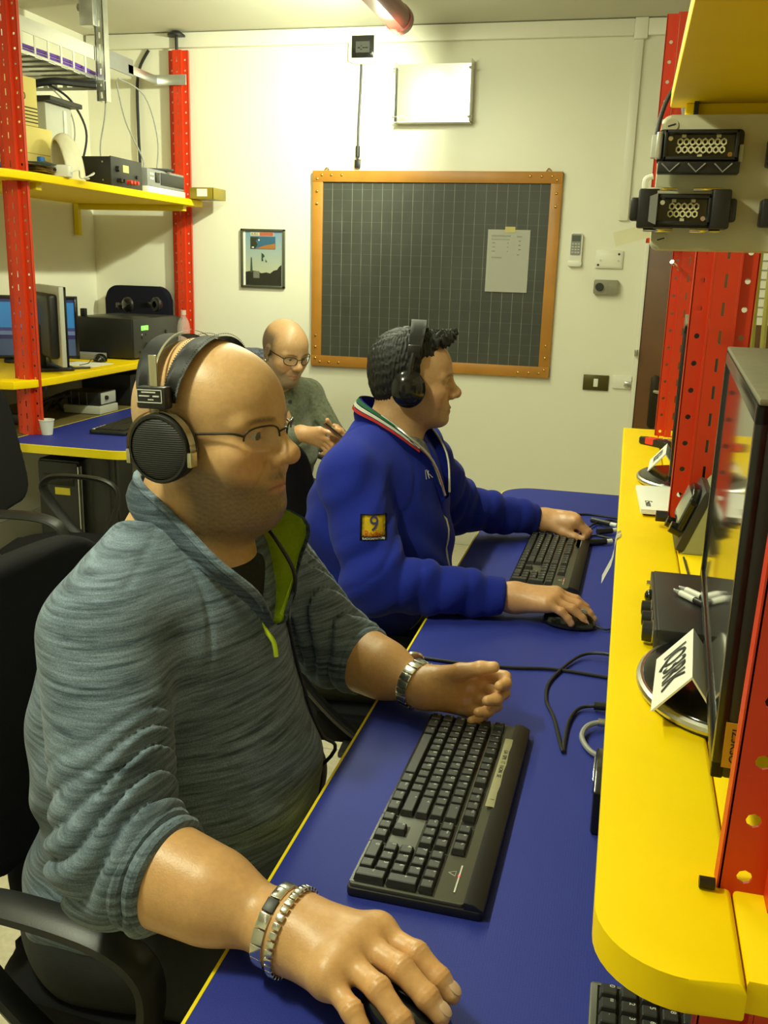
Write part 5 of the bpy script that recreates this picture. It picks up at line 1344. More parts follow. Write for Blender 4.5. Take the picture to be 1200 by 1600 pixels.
# wrist wear
def ring_pts(c, ax, ra, rb, n, ph=0, up=(0, 0, 1)):
    ax = np.asarray(ax, float); ax /= np.linalg.norm(ax); u = np.cross(ax, up); u /= np.linalg.norm(u); w = np.cross(u, ax)
    return [(c+u*math.cos(t)*ra+w*math.sin(t)*rb, math.cos(t)*u+math.sin(t)*w, -math.sin(t)*u+math.cos(t)*w) for t in np.linspace(ph, ph+2*PI, n, endpoint=False)], ax
def link_bracelet(name, label, cat, c, ax, fsk, n, size, m, gap=None):
    r = thing(name, label, cat, tuple(c)); pr_, ax = ring_pts(np.zeros(3), ax, .06, .06, n)
    first_ = None
    for i, (p, o, t) in enumerate(pr_):
        q_ = march(fsk, np.array([c+o*.07]), -o, maxd=.09)[0]+o*(size[2]*.5+.0008)-c
        Mr = Matrix((tuple(t), tuple(ax), tuple(o))).transposed().to_4x4()
        mm = m[i % len(m)] if isinstance(m, (list, tuple)) else m
        b = B().box(-size[0]/2, size[0]/2, -size[1]/2, size[1]/2, -size[2]/2, size[2]/2, bev=size[2]*.3, M=Mr)
        b.done('bracelet_link', mm, r, tuple(q_))
    return r
fR = lambda P: arm1(P, ELR, WRR, HR, True); fL = lambda P: arm1(P, ELL, WRL, HLf, False)
axR = (WRR-ELR)/np.linalg.norm(WRR-ELR); axL = (WRL-ELL)/np.linalg.norm(WRL-ELL)
link_bracelet('bracelet', 'flat steel and black link bracelet on the wrist holding the near mouse', 'bracelet', WRR-axR*.012, axR, fR, 17, (.0146, .0125, .0032), [M_CHROME, M_STEEL, M_CHROME, M_DARK])
link_bracelet('bracelet', 'narrow steel chain bracelet next to the flat one on the mouse wrist', 'bracelet', WRR+axR*.005, axR, fR, 34, (.0070, .0085, .0042), [M_CHROME, M_STEEL])
wt = link_bracelet('wristwatch', 'steel wristwatch on the wrist resting behind the near keyboard', 'watch', WRL-axL*.010, axL, fL, 18, (.0115, .019, .0038), [M_CHROME, M_STEEL])
u_ = np.array((-.25, .93, .25)); u_ /= np.linalg.norm(u_); wc = march(fL, np.array([WRL-axL*.010+u_*.07]), -u_, maxd=.09)[0]+u_*.002-(WRL-axL*.010)
B().lathe([(0, 0), (.018, 0), (.019, .004), (.017, .008), (0, .008)], 28, M=Vector(u_).to_track_quat('Z', 'Y').to_matrix()).done('watch_case', M_CHROME, wt, tuple(wc))

# ------------------------------------------------------------------ keyboards and mice
M_KEYTOP = mat('key_black', (.022, .022, .021), .45, var=.1); M_KBPLATE = mat('keyboard_grey', S(74, 74, 62), .42, var=.06); M_LEGEND = mat('key_legend', (.62, .62, .56), .6)
KU = .0188
def key_mesh(w, d, h=.0075):
    b = B(); w *= KU; d *= KU; g = .0009; t = .0022
    x0, x1, y0, y1 = -w/2+g, w/2-g, -d/2+g, d/2-g
    lo_ = [b.bm.verts.new(p) for p in ((x0, y0, 0), (x1, y0, 0), (x1, y1, 0), (x0, y1, 0))]; hi_ = [b.bm.verts.new(p) for p in ((x0+t, y0+t, h), (x1-t, y0+t, h), (x1-t, y1-t*.5, h), (x0+t, y1-t*.5, h))]
    b.bm.faces.new(hi_); b.bm.faces.new(lo_[::-1])
    for i in range(4): b.bm.faces.new((lo_[i], lo_[(i+1) % 4], hi_[(i+1) % 4], hi_[i]))
    es = [e for e in b.bm.edges if e.verts[0] in hi_ or e.verts[1] in hi_]
    bmesh.ops.bevel(b.bm, geom=es, offset=.0009, segments=1, affect='EDGES')
    bmesh.ops.recalc_face_normals(b.bm, faces=b.bm.faces)
    me = bpy.data.meshes.new('key'); b.bm.to_mesh(me); b.bm.free(); me.materials.append(M_KEYTOP); return me
KMESH = {}
def layout():
    K = []
    def row(x, y, spec):
        for w, t in spec:
            K.append((x+w/2, y, w, 1, t)); x += w
    y = 0
    row(0, 0, [(1.25, 'Ctrl'), (1.25, 'Win'), (1.25, 'Alt'), (6.25, ''), (1.25, 'Gr'), (1.25, 'Win'), (1.25, 'Mn'), (1.25, 'Ctrl')])
    row(0, 1, [(1.25, '^'), (1, '<')]+[(1, c) for c in 'ZXCVBNM,.-']+[(2.75, '^')])
    row(0, 2, [(1.75, 'A')]+[(1, c) for c in 'ASDFGHJKL']+[(1, 'ò'), (1, 'à'), (1, 'ù')][:2]+[(2.25, '<')])
    row(0, 3, [(1.5, 'Tab')]+[(1, c) for c in 'QWERTYUIOPè+']+[(1.5, '|')])
    row(0, 4, [(1, '|')]+[(1, c) for c in '1234567890?ì']+[(2, '<-')])
    row(0, 5.15, [(1, 'Esc')]); row(1.5, 5.15, [(1, 'F%d' % k) for k in (1, 2, 3, 4)]); row(5.9, 5.15, [(1, 'F%d' % k) for k in (5, 6, 7, 8)]); row(10.4, 5.15, [(1, 'F%d' % k) for k in (9, 10, 11, 12)])
    X = 15.3
    row(X, 0, [(1, '<'), (1, 'v'), (1, '>')]); row(X+1, 1, [(1, '^')])
    row(X, 3, [(1, 'Can'), (1, 'Fin'), (1, 'Pg')]); row(X, 4, [(1, 'Ins'), (1, 'Hm'), (1, 'Pg')]); row(X, 5.15, [(1, 'St'), (1, 'Bl'), (1, 'Pa')])
    X = 18.6
    row(X, 0, [(2, '0'), (1, '.')]); row(X, 1, [(1, '1'), (1, '2'), (1, '3')]); row(X, 2, [(1, '4'), (1, '5'), (1, '6')]); row(X, 3, [(1, '7'), (1, '8'), (1, '9')]); row(X, 4, [(1, 'Bl'), (1, '/'), (1, '*'), (1, '-')])
    K.append((X+3.5, .5, 1, 2, 'Inv')); K.append((X+3.5, 2.5, 1, 2, '+'))
    return K
def glyphs(K, zt, sz=.0070):
    b = bmesh.new()
    for x, y, w, d, t in K:
        if not t: continue
        me = text_mesh(t, sz if len(t) < 2 else sz*.58, 0)
        n0 = len(b.verts); b.from_mesh(me); b.verts.ensure_lookup_table()
        for v in b.verts[n0:]: v.co += Vector((x*KU-w*KU*.18, y*KU+KU*.16, zt))
    me = bpy.data.meshes.new('legends'); b.to_mesh(me); b.free(); me.materials.append(M_LEGEND); return me
def build_keyboard(label, group=None):
    r = thing('keyboard', label, 'keyboard'); K = layout(); W_ = 22.6*KU; D_ = 6.2*KU
    x0, x1, y0, y1 = -.009, W_+.009, -.014, D_+.002
    # wedge case, grey top plate, black rear strip
    b = B(); b.prism(rrect(x0, x1, y0, y1+.024, .006, 3), 0, .011, bev=.002); b.done('case', M_BLACK, r)
    b = B(); b.prism(rrect(x0+.0025, x1-.0025, y0+.0025, y1+.002, .004, 3), .0105, .0155, bev=.001); b.done('top_plate', M_KBPLATE, r)
    b = B(); b.prism([(y1+.002, .010), (y1+.024, .010), (y1+.024, .013), (y1+.014, .0185), (y1+.002, .0195)], x0+.001, x1-.001, M=Matrix(((0, 0, 1, 0), (1, 0, 0, 0), (0, 1, 0, 0), (0, 0, 0, 1))), bev=.001); b.done('rear_ridge', M_BLACK, r)
    # sunk wells around the key fields
    for a, c_, e, f_ in ((-.3, 15.1, -.62, 4.6), (-.1, 15.1, 4.72, 5.72), (15.2, 18.4, -.62, .6), (16.2, 17.4, .5, 1.6), (15.2, 18.4, 2.42, 4.6), (15.2, 18.4, 4.72, 5.72), (18.5, 22.75, -.62, 4.6)):
        B().box(a*KU, c_*KU, e*KU, f_*KU, .0150, .0158).done('key_well', M_BLACKG, r)
    for x, y, w, d, t in K:
        if (w, d) not in KMESH: KMESH[(w, d)] = key_mesh(w, d)
        link('key', KMESH[(w, d)], None, r, (x*KU, y*KU, .0158))
    link('legends', glyphs(K, .0158+.0077), None, r)
    tri = B(); tx, ty = 20.2*KU, 5.2*KU
    tri.tube([(tx, ty-.004, .0158), (tx+.0045, ty+.004, .0158), (tx-.0045, ty+.004, .0158)], .0006, 6, closed=True); tri.done('logo', M_LEGEND, r)
    led = B().box(19.3*KU, 22*KU, 5.62*KU, 5.72*KU, .0155, .0163).done('indicator_bar', M_STEEL, r); B().sph((20.4*KU, 5.67*KU, .0165), (.002, .0014, .0012), 8).done('indicator_led', emit('red_led', (1, .12, .12), 1.2), led)
    return r
kb1 = build_keyboard('black and grey keyboard under the hands of the bald person in grey')
kb1.location = (-.232, 1.326, DZ+.0005); kb1.rotation_euler = (0, 0, -PI/2-.015)
kb2 = copy_tree(kb1, None, loc=(-.188, 2.455, DZ+.0005), rot=(0, 0, -PI/2-.02), label='black and grey keyboard in front of the person in the blue fleece')
tp = B().sheet([[(.045+.19*i/10, 5.95*KU+dy, .0200-(.006 if k == 2 else 0)+.0004*math.sin(i*2.1)) for i in range(11)] for k, dy in enumerate((0, .010, .019))], .0006).done('tape_label', mat('cream_tape', S(214, 208, 166), .7), kb1)
tt = B()
text('tape_writing', 'LA  SPR  IT  NON  SE', .0085, M_INK, tp, (.045+.075, 5.95*KU+.006, .0203), (0, 0, 0), .0001)
text('tape_writing', '?', .0085, M_INK, tp, (.045+.172, 5.95*KU+.006, .0203), (0, 0, 0), .0001)
B().sheet([[(.02+.085*i/5, 5.95*KU+dy, .0200-(.006 if k == 2 else 0)) for i in range(6)] for k, dy in enumerate((0, .010, .019))], .0006).done('tape_label', M_PAPER, kb2)
B().tube([(.0, 6.9*KU, .008), (-.02, 7.2*KU, .006), (-.03, 8.2*KU, .004)], .002, 6, 4).done('lead', M_RUBBER, kb2)

# numeric keypad half under the shelf end
kp = thing('numeric_keypad', 'black numeric keypad tucked under the rounded end of the yellow shelf', 'keypad', (.030, .815, DZ+.0005), (0, 0, -PI/2))
B().prism(rrect(-.006, 4*KU+.006, -.008, 5*KU+.006, .004, 3), 0, .012, bev=.0015).done('case', M_KBPLATE, kp)
KP = [(i+.5, j+.5, 1, 1, t) for j, rw in enumerate((('0', '00', '.', '='), ('1', '2', '3', '+'), ('4', '5', '6', '+'), ('7', '8', '9', '-'), ('Bl', '/', '*', '-'))) for i, t in enumerate(rw)]
B().box(-.001, 4*KU+.001, -.001, 5*KU+.001, .0118, .0123).done('key_well', M_BLACKG, kp)
for x, y, w, d, t in KP: link('key', KMESH[(1, 1)], None, kp, (x*KU, y*KU, .0122))
link('legends', glyphs(KP, .0122+.0077, .0075), None, kp)

def mouse(label, loc, yaw, lead=None):
    r = thing('mouse', label, 'mouse', loc, (0, 0, yaw)); b = B()
    b.sph((0, 0, 0), (.054, .031, .034), 28)
    for v in b.bm.verts:
        if v.co.z < 0: v.co.z *= .12
        v.co.z += .004+.004*max(0, -v.co.x/.054)
    bo = b.done('body', M_BLACKG, r)
    B().box(.002, .052, -.0006, .0006, .028, .036).done('button_gap', M_DARK, r) if False else None
    B().cyl((.026, -.004, .031), (.026, .004, .031), .008, seg=16).done('wheel', M_GREY, r)
    if lead: B().tube(lead, .002, 6, 6).done('lead', M_RUBBER, r)
    return r
mouse('black mouse under the hand with steel bracelets', (-.140, .722, DZ+.0005), -.5, [(.052, 0, .008), (.08, .01, .004), (.14, .06, .003), (.16, .12, .003)])
mouse('black mouse under the hand of the person in the blue fleece', (-.062, 1.832, DZ+.0005), -.06, [(.052, 0, .008), (.075, -.005, .004), (.09, .02, .003)])

# ------------------------------------------------------------------ cables on the desk
def cable(label, pts, r=.003, m=None, name='cable', end=None):
    return tag(B().tube(pts, r, 8, 6).done(name, m or M_RUBBER), label, 'cable')
zc = DZ+.0035
cable('black cable running across the blue desk behind the near keyboard', [(-.34, 1.575, zc), (-.238, 1.571, zc), (-.146, 1.58, zc), (-.068, 1.597, zc), (.06, 1.585, zc)])
c2 = thing('cable', 'looped black audio lead with plug lying on the blue desk by the shelf edge', 'cable', (-.03, 1.45, DZ))
B().tube([(.05, 1.62, zc+.02), (.014, 1.668, zc+.012), (-.032, 1.662, zc+.004), (-.074, 1.552, zc), (-.077, 1.471, zc), (-.059, 1.404, zc), (-.038, 1.300, zc), (-.037, 1.330, zc), (-.034, 1.402, zc+.001), (-.020, 1.448, zc+.002), (.008, 1.456, zc+.006)], .003, 8, 8).done('lead', M_RUBBER, c2, world=True)
B().cyl((.002, 1.456, zc+.006), (.03, 1.455, zc+.007), .007, .006).done('plug', M_BLACK, c2, world=True)
c3 = thing('cable', 'short grey coaxial cable curving out from under the yellow shelf', 'cable', (.01, 1.34, DZ))
B().tube([(.03, 1.392, .752), (.012, 1.392, .752), (-.006, 1.376, .750), (-.012, 1.342, .748), (.003, 1.305, .746), (.030, 1.288, .745)], .0042, 8, 6).done('lead', M_CABLEGREY, c3, world=True)
B().cyl((.010, 1.392, .752), (.030, 1.392, .752), .0065).done('plug', M_STEEL, c3, world=True)
dv = thing('device', 'small black glossy device with silver edge under the yellow shelf', 'device', (.045, 1.155, DZ))
B().box(-.035, .04, -.06, .06, .0005, .062, bev=.004).done('body', M_BLACKG, dv); B().box(-.037, -.034, -.02, .045, .035, .055, bev=.001).done('trim', M_CHROME, dv)
zc = DZ+.003
cable('thin black lead running along the desk past the closed hand', [(-.12, 2.74, zc), (-.06, 2.765, zc), (.02, 2.75, zc), (.06, 2.74, zc)])
cable('black lead curling from the far keyboard towards the shelf', [(-.09, 2.44, zc), (-.05, 2.50, zc), (-.055, 2.60, zc+.004), (-.01, 2.70, zc+.004), (.04, 2.70, zc)])
us = thing('usb_plug', 'bundle of black leads and plugs beside the far keyboard', 'cable', (-.01, 2.58, DZ))
for p0, p1, m_ in (((-.05, 2.67, .752), (.02, 2.63, .752), M_BLACK), ((-.03, 2.55, .750), (.02, 2.58, .752), M_BLACK), ((-.05, 2.44, .748), (.01, 2.47, .75), M_BLACK)):
    d_ = Vector(p1)-Vector(p0); o = B().cyl(p0, tuple(Vector(p0)+d_*.75), .009, .008, 12).done('plug', m_, us, world=True); B().cyl(tuple(Vector(p0)+d_*.75), p1, .006, .006, 10).done('plug_tip', M_WHITE, us, world=True)
B().tube([(-.05, 2.44, .748), (-.07, 2.46, .745), (-.04, 2.53, .744), (0, 2.52, .744), (.03, 2.50, .745)], .003, 6, 6).done('lead', M_RUBBER, us, world=True)

# fingernails of the hands resting on the mice
def nails(parent, H, keys, s):
    n = np.asarray(H['n'])
    for k in keys:
        ch = H[k]; ax = ch[3]-ch[2]; ax = ax/np.linalg.norm(ax); bn = -n-ax*np.dot(-n, ax); bn /= np.linalg.norm(bn); sd = np.cross(ax, bn)
        r = FINGER[k][3]*s*.80; c = ch[3]-ax*.0085*s+bn*(r*.93)
        Mr = Matrix((tuple(sd), tuple(ax), tuple(bn))).transposed()
        B().sph(tuple(c-np.array(worldloc(parent))), (.0056*s, .0072*s, .0014*s), 14, M=Mr).done('fingernail', mat('nail', (.66, .44, .30), .28, var=.05), parent)
nails(person1, HR, ('index', 'middle', 'ring', 'little'), 1.16); nails(person2, HR2, ('index', 'middle', 'ring', 'little'), .97)
# ------------------------------------------------------------------ monitors
M_SCREEN = mat('screen_off', (.035, .036, .034), .06, var=.05, spec=.9); M_BEZEL = mat('bezel_black', (.010, .010, .010), .22, var=.1); M_MONTOP = mat('dusty_grey', S(118, 114, 92), .6, var=.2, vscale=60)
def monitor(label, loc, yaw, w=.55, h=.325, z0=.05, t=.05, back=M_BLACK, edge=M_MONTOP, base='oval', screen=M_SCREEN, neckx=0, bz=.016):
    """local x = viewer's right, screen faces -y; loc is the point on the shelf below the middle of the panel"""
    r = thing('monitor', label, 'monitor', loc, (0, 0, yaw))
    B().box(-w/2, w/2, .004, t*.55, z0, z0+h, bev=.004).done('panel_case', M_BLACK if edge is M_MONTOP else edge, r)
    if edge is M_MONTOP: B().box(-w/2+.001, w/2-.001, -.003, t, z0+h, z0+h+.006, bev=.002).done('top_cover', edge, r)
    bk = B(); bk.box(-w/2+.03, w/2-.03, t*.5, t+.02, z0+.03, z0+h-.03, bev=.015, seg=3); bk.done('back_cover', back, r)
    for k in range(9): B().box(-.16, .16, t+.017, t+.0215, z0+h-.06-.012*k, z0+h-.056-.012*k).done('vent', M_DARK, r) if False else None
    for x0, x1, a, b_ in ((-w/2, -w/2+bz, 0, h), (w/2-bz, w/2, 0, h), (-w/2, w/2, h-bz, h), (-w/2, w/2, 0, bz)):
        B().box(x0, x1, -.004, .006, z0+a, z0+b_, bev=.0015).done('bezel', M_BEZEL, r)
    B().box(-w/2+bz-.002, w/2-bz+.002, -.0005, .005, z0+bz-.002, z0+h-bz+.002).done('screen', screen, r)
    b = B(); b.box(-.035+neckx, .035+neckx, t+.0, t+.03, .008, z0+h*.5, bev=.006); b.done('neck', M_BLACK, r)
    if base == 'oval':
        b = B(); b.lathe([(0, .0), (1, .0), (1.0, .55), (.96, .9), (.90, 1.0), (0, 1.0)], 48)
        for v in b.bm.verts: v.co = Vector((v.co.x*.135+neckx, v.co.y*.098+t*.5, v.co.z*.017+.0005))
        bo = b.done('base', M_BLACKG, r)
        rr = [(.132*math.cos(a)+neckx, .0955*math.sin(a)+t*.5, .0085) for a in np.linspace(0, 2*PI, 56, endpoint=False)]
        B().tube(rr, .0068, 10, closed=True).done('base_rim', M_STEEL, r)
    else:
        B().prism(rrect(-.11, .11, -.06, .12, .03), .0005, .014, bev=.004).done('base', M_BLACK, r)
    return r
th1 = math.atan2(-.6, -.03)
mon1 = monitor('dark glossy monitor with dusty grey top on the near end of the yellow shelf', (.1235, 1.09, SHZ), th1, .60, .325, .047)
s_ = B().box(-.0006, .0006, -.0085, .0085, -.021, .021).done('name_sticker', mat('sticker_ochre', S(196, 148, 20), .6), mon1, (.301, .012, .080))
text('sticker_text', 'IZ3KSO', .0098, M_INK, s_, (.0009, 0, 0), (PI/2, PI/2, PI/2))
mon2 = monitor('dark glossy monitor standing between the middle and far red uprights', (.128, 2.28, SHZ), th1, .50, .325, .047)
# left shelf monitors
monL = monitor('monitor with silver edge seen from its side on the lower left shelf', (-2.40, 3.665, SHZ), math.atan2(.66, .75)+PI/2+.08, .46, .325, .03, .045, M_BLACK, M_LGREY, 'plate')
def desktop_screen():
    m = bpy.data.materials.new('lit_desktop'); m.use_nodes = True; nt = m.node_tree; b = nt.nodes['Principled BSDF']
    tc = nt.nodes.new('ShaderNodeTexCoord'); sp = nt.nodes.new('ShaderNodeSeparateXYZ'); nt.links.new(tc.outputs['Object'], sp.inputs[0])
    cr = nt.nodes.new('ShaderNodeValToRGB'); cr.color_ramp.interpolation = 'CONSTANT'
    mr = nt.nodes.new('ShaderNodeMapRange'); mr.inputs[1].default_value = .03; mr.inputs[2].default_value = .33; nt.links.new(sp.outputs[2], mr.inputs[0]); nt.links.new(mr.outputs[0], cr.inputs[0])
    els = cr.color_ramp.elements; els[0].position = 0; els[0].color = S(60, 74, 98)+(1,); els[1].position = .25; els[1].color = S(42, 40, 80)+(1,)
    for p, c_ in ((.31, S(88, 104, 130)), (.37, S(52, 60, 100)), (.42, S(50, 110, 165)), (.80, S(40, 48, 90)), (.86, S(100, 104, 112)), (.93, S(46, 44, 54))):
        e_ = els.new(p); e_.color = c_+(1,)
    nt.links.new(cr.outputs[0], b.inputs['Base Color']); nt.links.new(cr.outputs[0], b.inputs['Emission Color']); b.inputs['Emission Strength'].default_value = .55; b.inputs['Roughness'].default_value = .3
    return m
monB = monitor('switched-on monitor with a blue picture behind the left red upright', (-2.66, 3.86, SHZ), .52, .44, .285, .015, .035, M_BLACK, M_BLACK, 'plate', desktop_screen())

# ------------------------------------------------------------------ things on the yellow monitor shelf
def tent(label, x, y, z, L_, txt, yaw=0, size=.040):
    r = thing('name_card', label, 'name card', (x, y, z), (0, 0, yaw)); t = .0016
    A, Bq, Cq = (-.038, 0), (0, .046), (.033, 0)
    b = B(); b.prism([A, Bq, (Bq[0]+.0003, Bq[1]-.003), (A[0]+.003, A[1])], -L_/2, L_/2, M=Matrix(((1, 0, 0, 0), (0, 0, 1, 0), (0, 1, 0, 0), (0, 0, 0, 1)))); b.done('front_leaf', M_PAPER, r)
    b = B(); b.prism([Cq, Bq, (Bq[0]-.0003, Bq[1]-.003), (Cq[0]-.003, 0)], -L_/2, L_/2, M=Matrix(((1, 0, 0, 0), (0, 0, 1, 0), (0, 1, 0, 0), (0, 0, 0, 1)))); b.done('rear_leaf', M_PAPER, r)
    # lettering reads for someone seated at the desk
    n = Vector((-.046, 0, .038)).normalized(); xd = Vector((0, -1, 0)); yd = n.cross(xd)
    Mx = Matrix((xd, yd, n)).transposed()
    o = link('lettering', text_mesh(txt, size, .0002).copy(), M_INK, r); o.matrix_basis = Matrix.Translation(Vector((-.019, .0, .0235))+n*.0009) @ Mx.to_4x4() @ Matrix.Diagonal((.74, 1.05, 1, 1))
    return r
tent('white folded name card lettered IQ3RK on the chrome-rimmed monitor base', .103, 1.042, SHZ+.0178, .148, 'IQ3RK', -.065, .048)
tent('white folded name card on the monitor base beside the white notepad', .118, 2.365, SHZ+.0178, .15, 'IK3H', -.06, .044)
# black box with knobs
kx = thing('radio_unit', 'low black radio unit with three knobs facing the blue desk', 'radio', (.080, 1.312, SHZ))
B().box(-.008, .125, -.128, .128, .003, .032, bev=.0015).done('case', M_BLACK, kx)
B().box(-.012, -.006, -.127, .127, .004, .031, bev=.001).done('front_panel', M_DARK, kx)
for y_, r_ in ((-.005, .0105), (-.048, .0105), (-.098, .014)):
    k = B().cyl((-.012, y_, .017), (-.026, y_, .017), r_, r_*.94, 24).done('knob', M_BLACK, kx); B().cyl((-.0125, y_, .017), (-.0140, y_, .017), r_+.0015, r_+.0015, 24).done('knob_ring', M_STEEL, k); B().cyl((-.026, y_, .017), (-.0265, y_, .017), r_*.7, r_*.7, 20).done('knob_cap', M_DARK, k)
B().sph((-.014, .045, .018), (.008, .010, .010), 14).done('jog_button', M_BLACKG, kx); B().cyl((-.010, .10, .02), (-.018, .10, .02), .004).done('toggle', M_CHROME, kx)
for x, y in ((.01, -.11), (.01, .11), (.11, -.11), (.11, .11)): B().cyl((x, y, .0003), (x, y, .0035), .008, seg=10).done('foot', M_BLACK, kx)
for i, (x, y) in enumerate(((.113, 1.318), (.122, 1.335))):
    r = thing('pen', ('black pen with white grip nearest the knobs on the black radio unit', 'second black pen with white grip on the black radio unit')[i], 'pen', (x, y, SHZ+.0370), (0, 0, -.95+.06*i))
    B().cyl((.018, 0, 0), (.085, 0, 0), .0044, .0044, 12).done('barrel', M_BLACK, r); B().cyl((-.012, 0, 0), (.018, 0, 0), .0048, .0048, 12).done('grip', M_WHITE, r); B().cyl((-.026, 0, 0), (-.012, 0, 0), .002, .0044, 12).done('tip', M_GREY, r); B().sph((-.026, 0, 0), .0022, 8).done('point', M_CHROME, r)
# panel meter
mt = thing('panel_meter', 'grey-green meter case with slanted black-rimmed dial beside the middle red upright', 'meter', (.125, 1.66, SHZ))
sec = [(0, 0), (.041, .110), (.048, .119), (.14, .119), (.14, 0)]
B().prism(sec, 0, .135, M=Matrix(((1, 0, 0, 0), (0, 0, 1, 0), (0, 1, 0, 0), (0, 0, 0, 1))), bev=.003).done('case', mat('hammer_grey_green', S(150, 152, 116), .45, var=.06, vscale=90), mt)
sl = math.atan2(.041, .110)
FR = Matrix.Translation((.0, .0675, 0)) @ Matrix.Rotation(sl, 4, 'Y') @ Matrix(((0, 0, -1, 0), (-1, 0, 0, 0), (0, 1, 0, 0), (0, 0, 0, 1)))      # local x=-y, y=up the slope, z=outwards(-x)
def onface(b, name, m, par): o = b.done(name, m, par); o.matrix_basis = FR; return o
fr = onface(B().prism(rrect(-.068, .068, .002, .118, .006), -.002, .012, bev=.002), 'bezel', M_DARK, mt)
onface(B().prism([(-.060, .036), (.060, .036), (.060, .085)]+[(.060*math.cos(a), .082+.030*math.sin(a)) for a in np.linspace(.1, PI-.1, 12)]+[(-.060, .085)], .012, .026, bev=.004), 'dial_window', M_BLACKG, mt)
onface(B().box(-.048, .048, .046, .098, .026, .0268), 'dial_glass', mat('dial_grey', S(120, 128, 120), .12), mt)
for x, y in ((-.035, .022), (.035, .030)): onface(B().cyl((x, y, .012), (x, y, .034), .012, .010, 16), 'knob', M_BLACKG, mt)
for x, z in ((.07, .065), (.06, .035)): B().cyl((x, -.002, z), (x, .001, z), .003, seg=8).done('screw', M_DARKMETAL, mt)
for x in (.02, .105):
    for y in (.02, .115): B().cyl((x, y, -.0005), (x, y, .003), .008, seg=8).done('foot', M_BLACK, mt)
# notepad
npd = thing('notepad', 'white notepad with a handwritten word lying by the middle red upright', 'notepad', (.100, 2.02, SHZ), (0, 0, .04))
B().box(-.040, .045, -.095, .11, .0005, .006).done('board', M_BLACK, npd)
for k in range(3): B().box(-.046, .042, -.11+.002*k, .125-.001*k, .006+.003*k, .0088+.003*k, bev=.0004).done('page', M_PAPER, npd)
text('handwriting', 'Ewan', .030, M_INK, npd, (-.028, -.055, .0151), (0, 0, -PI/2), scale=(.8, .7, 1))
# tape measure like gadget
tg_ = thing('utility_knife', 'black and red utility knife at the far end of the yellow shelf', 'knife', (.105, 2.76, SHZ), (0, 0, -.75))
B().prism(rrect(-.055, .055, -.014, .014, .013), .0005, .020, bev=.004).done('body', M_BLACK, tg_); B().prism(rrect(-.028, .006, -.0145, .0145, .004), .004, .0215, bev=.002).done('slide', mat('red_plastic', S(222, 60, 46), .4), tg_)
mc = thing('small_parts', 'small coloured connector bits beside the utility knife', 'connector', (.135, 2.82, SHZ))
for i, (x, y, c_) in enumerate(((0, 0, S(60, 60, 150)), (.012, .015, S(190, 150, 90)), (-.012, .014, S(200, 120, 90)))): B().box(x-.006, x+.006, y-.006, y+.006, .0005, .012, bev=.002).done('bit', mat('bit_%d' % i, c_, .5), mc)
tag(B().sheet([[(.022-.004*k-.003*math.sin(k*1.3), 1.735+.017*j-.020*k, SHZ+.0012-(0 if k < 2 else .011*(k-1))+.002*math.sin(j*2+k)) for j in range(4)] for k in range(7)], .0012).done('tissue', M_PAPER), 'crumpled white paper strip hanging over the shelf edge', 'paper')
cable('thin black wire lying behind the monitors on the yellow shelf', [(.128, 1.63, SHZ+.003), (.132, 1.5, SHZ+.003), (.14, 1.37, SHZ+.003), (.20, 1.36, SHZ+.003)], .0018)
# cables around the top of the right rack
rc_ = thing('cable', 'grey multi-core cables tied beside the upper end of the right rack', 'cable', (.05, 2.7, 1.9))
B().tube([(.15, 2.38, HC-.002), (.11, 2.6, 2.2), (.095, 2.75, 2.05), (.088, 2.82, 1.95), (.105, 2.86, 1.85)], .014, 10, 6).done('bundle', M_CABLEGREY, rc_, world=True)
B().tube([(.07, 2.84, 1.93), (.045, 2.84, 1.88), (.030, 2.83, 1.80), (.045, 2.84, 1.74)], .006, 8, 6).done('lead', M_BLACK, rc_, world=True)
B().box(.018, .05, 2.82, 2.85, 1.74, 1.80, bev=.004).done('plug', M_LGREY, rc_, world=True)

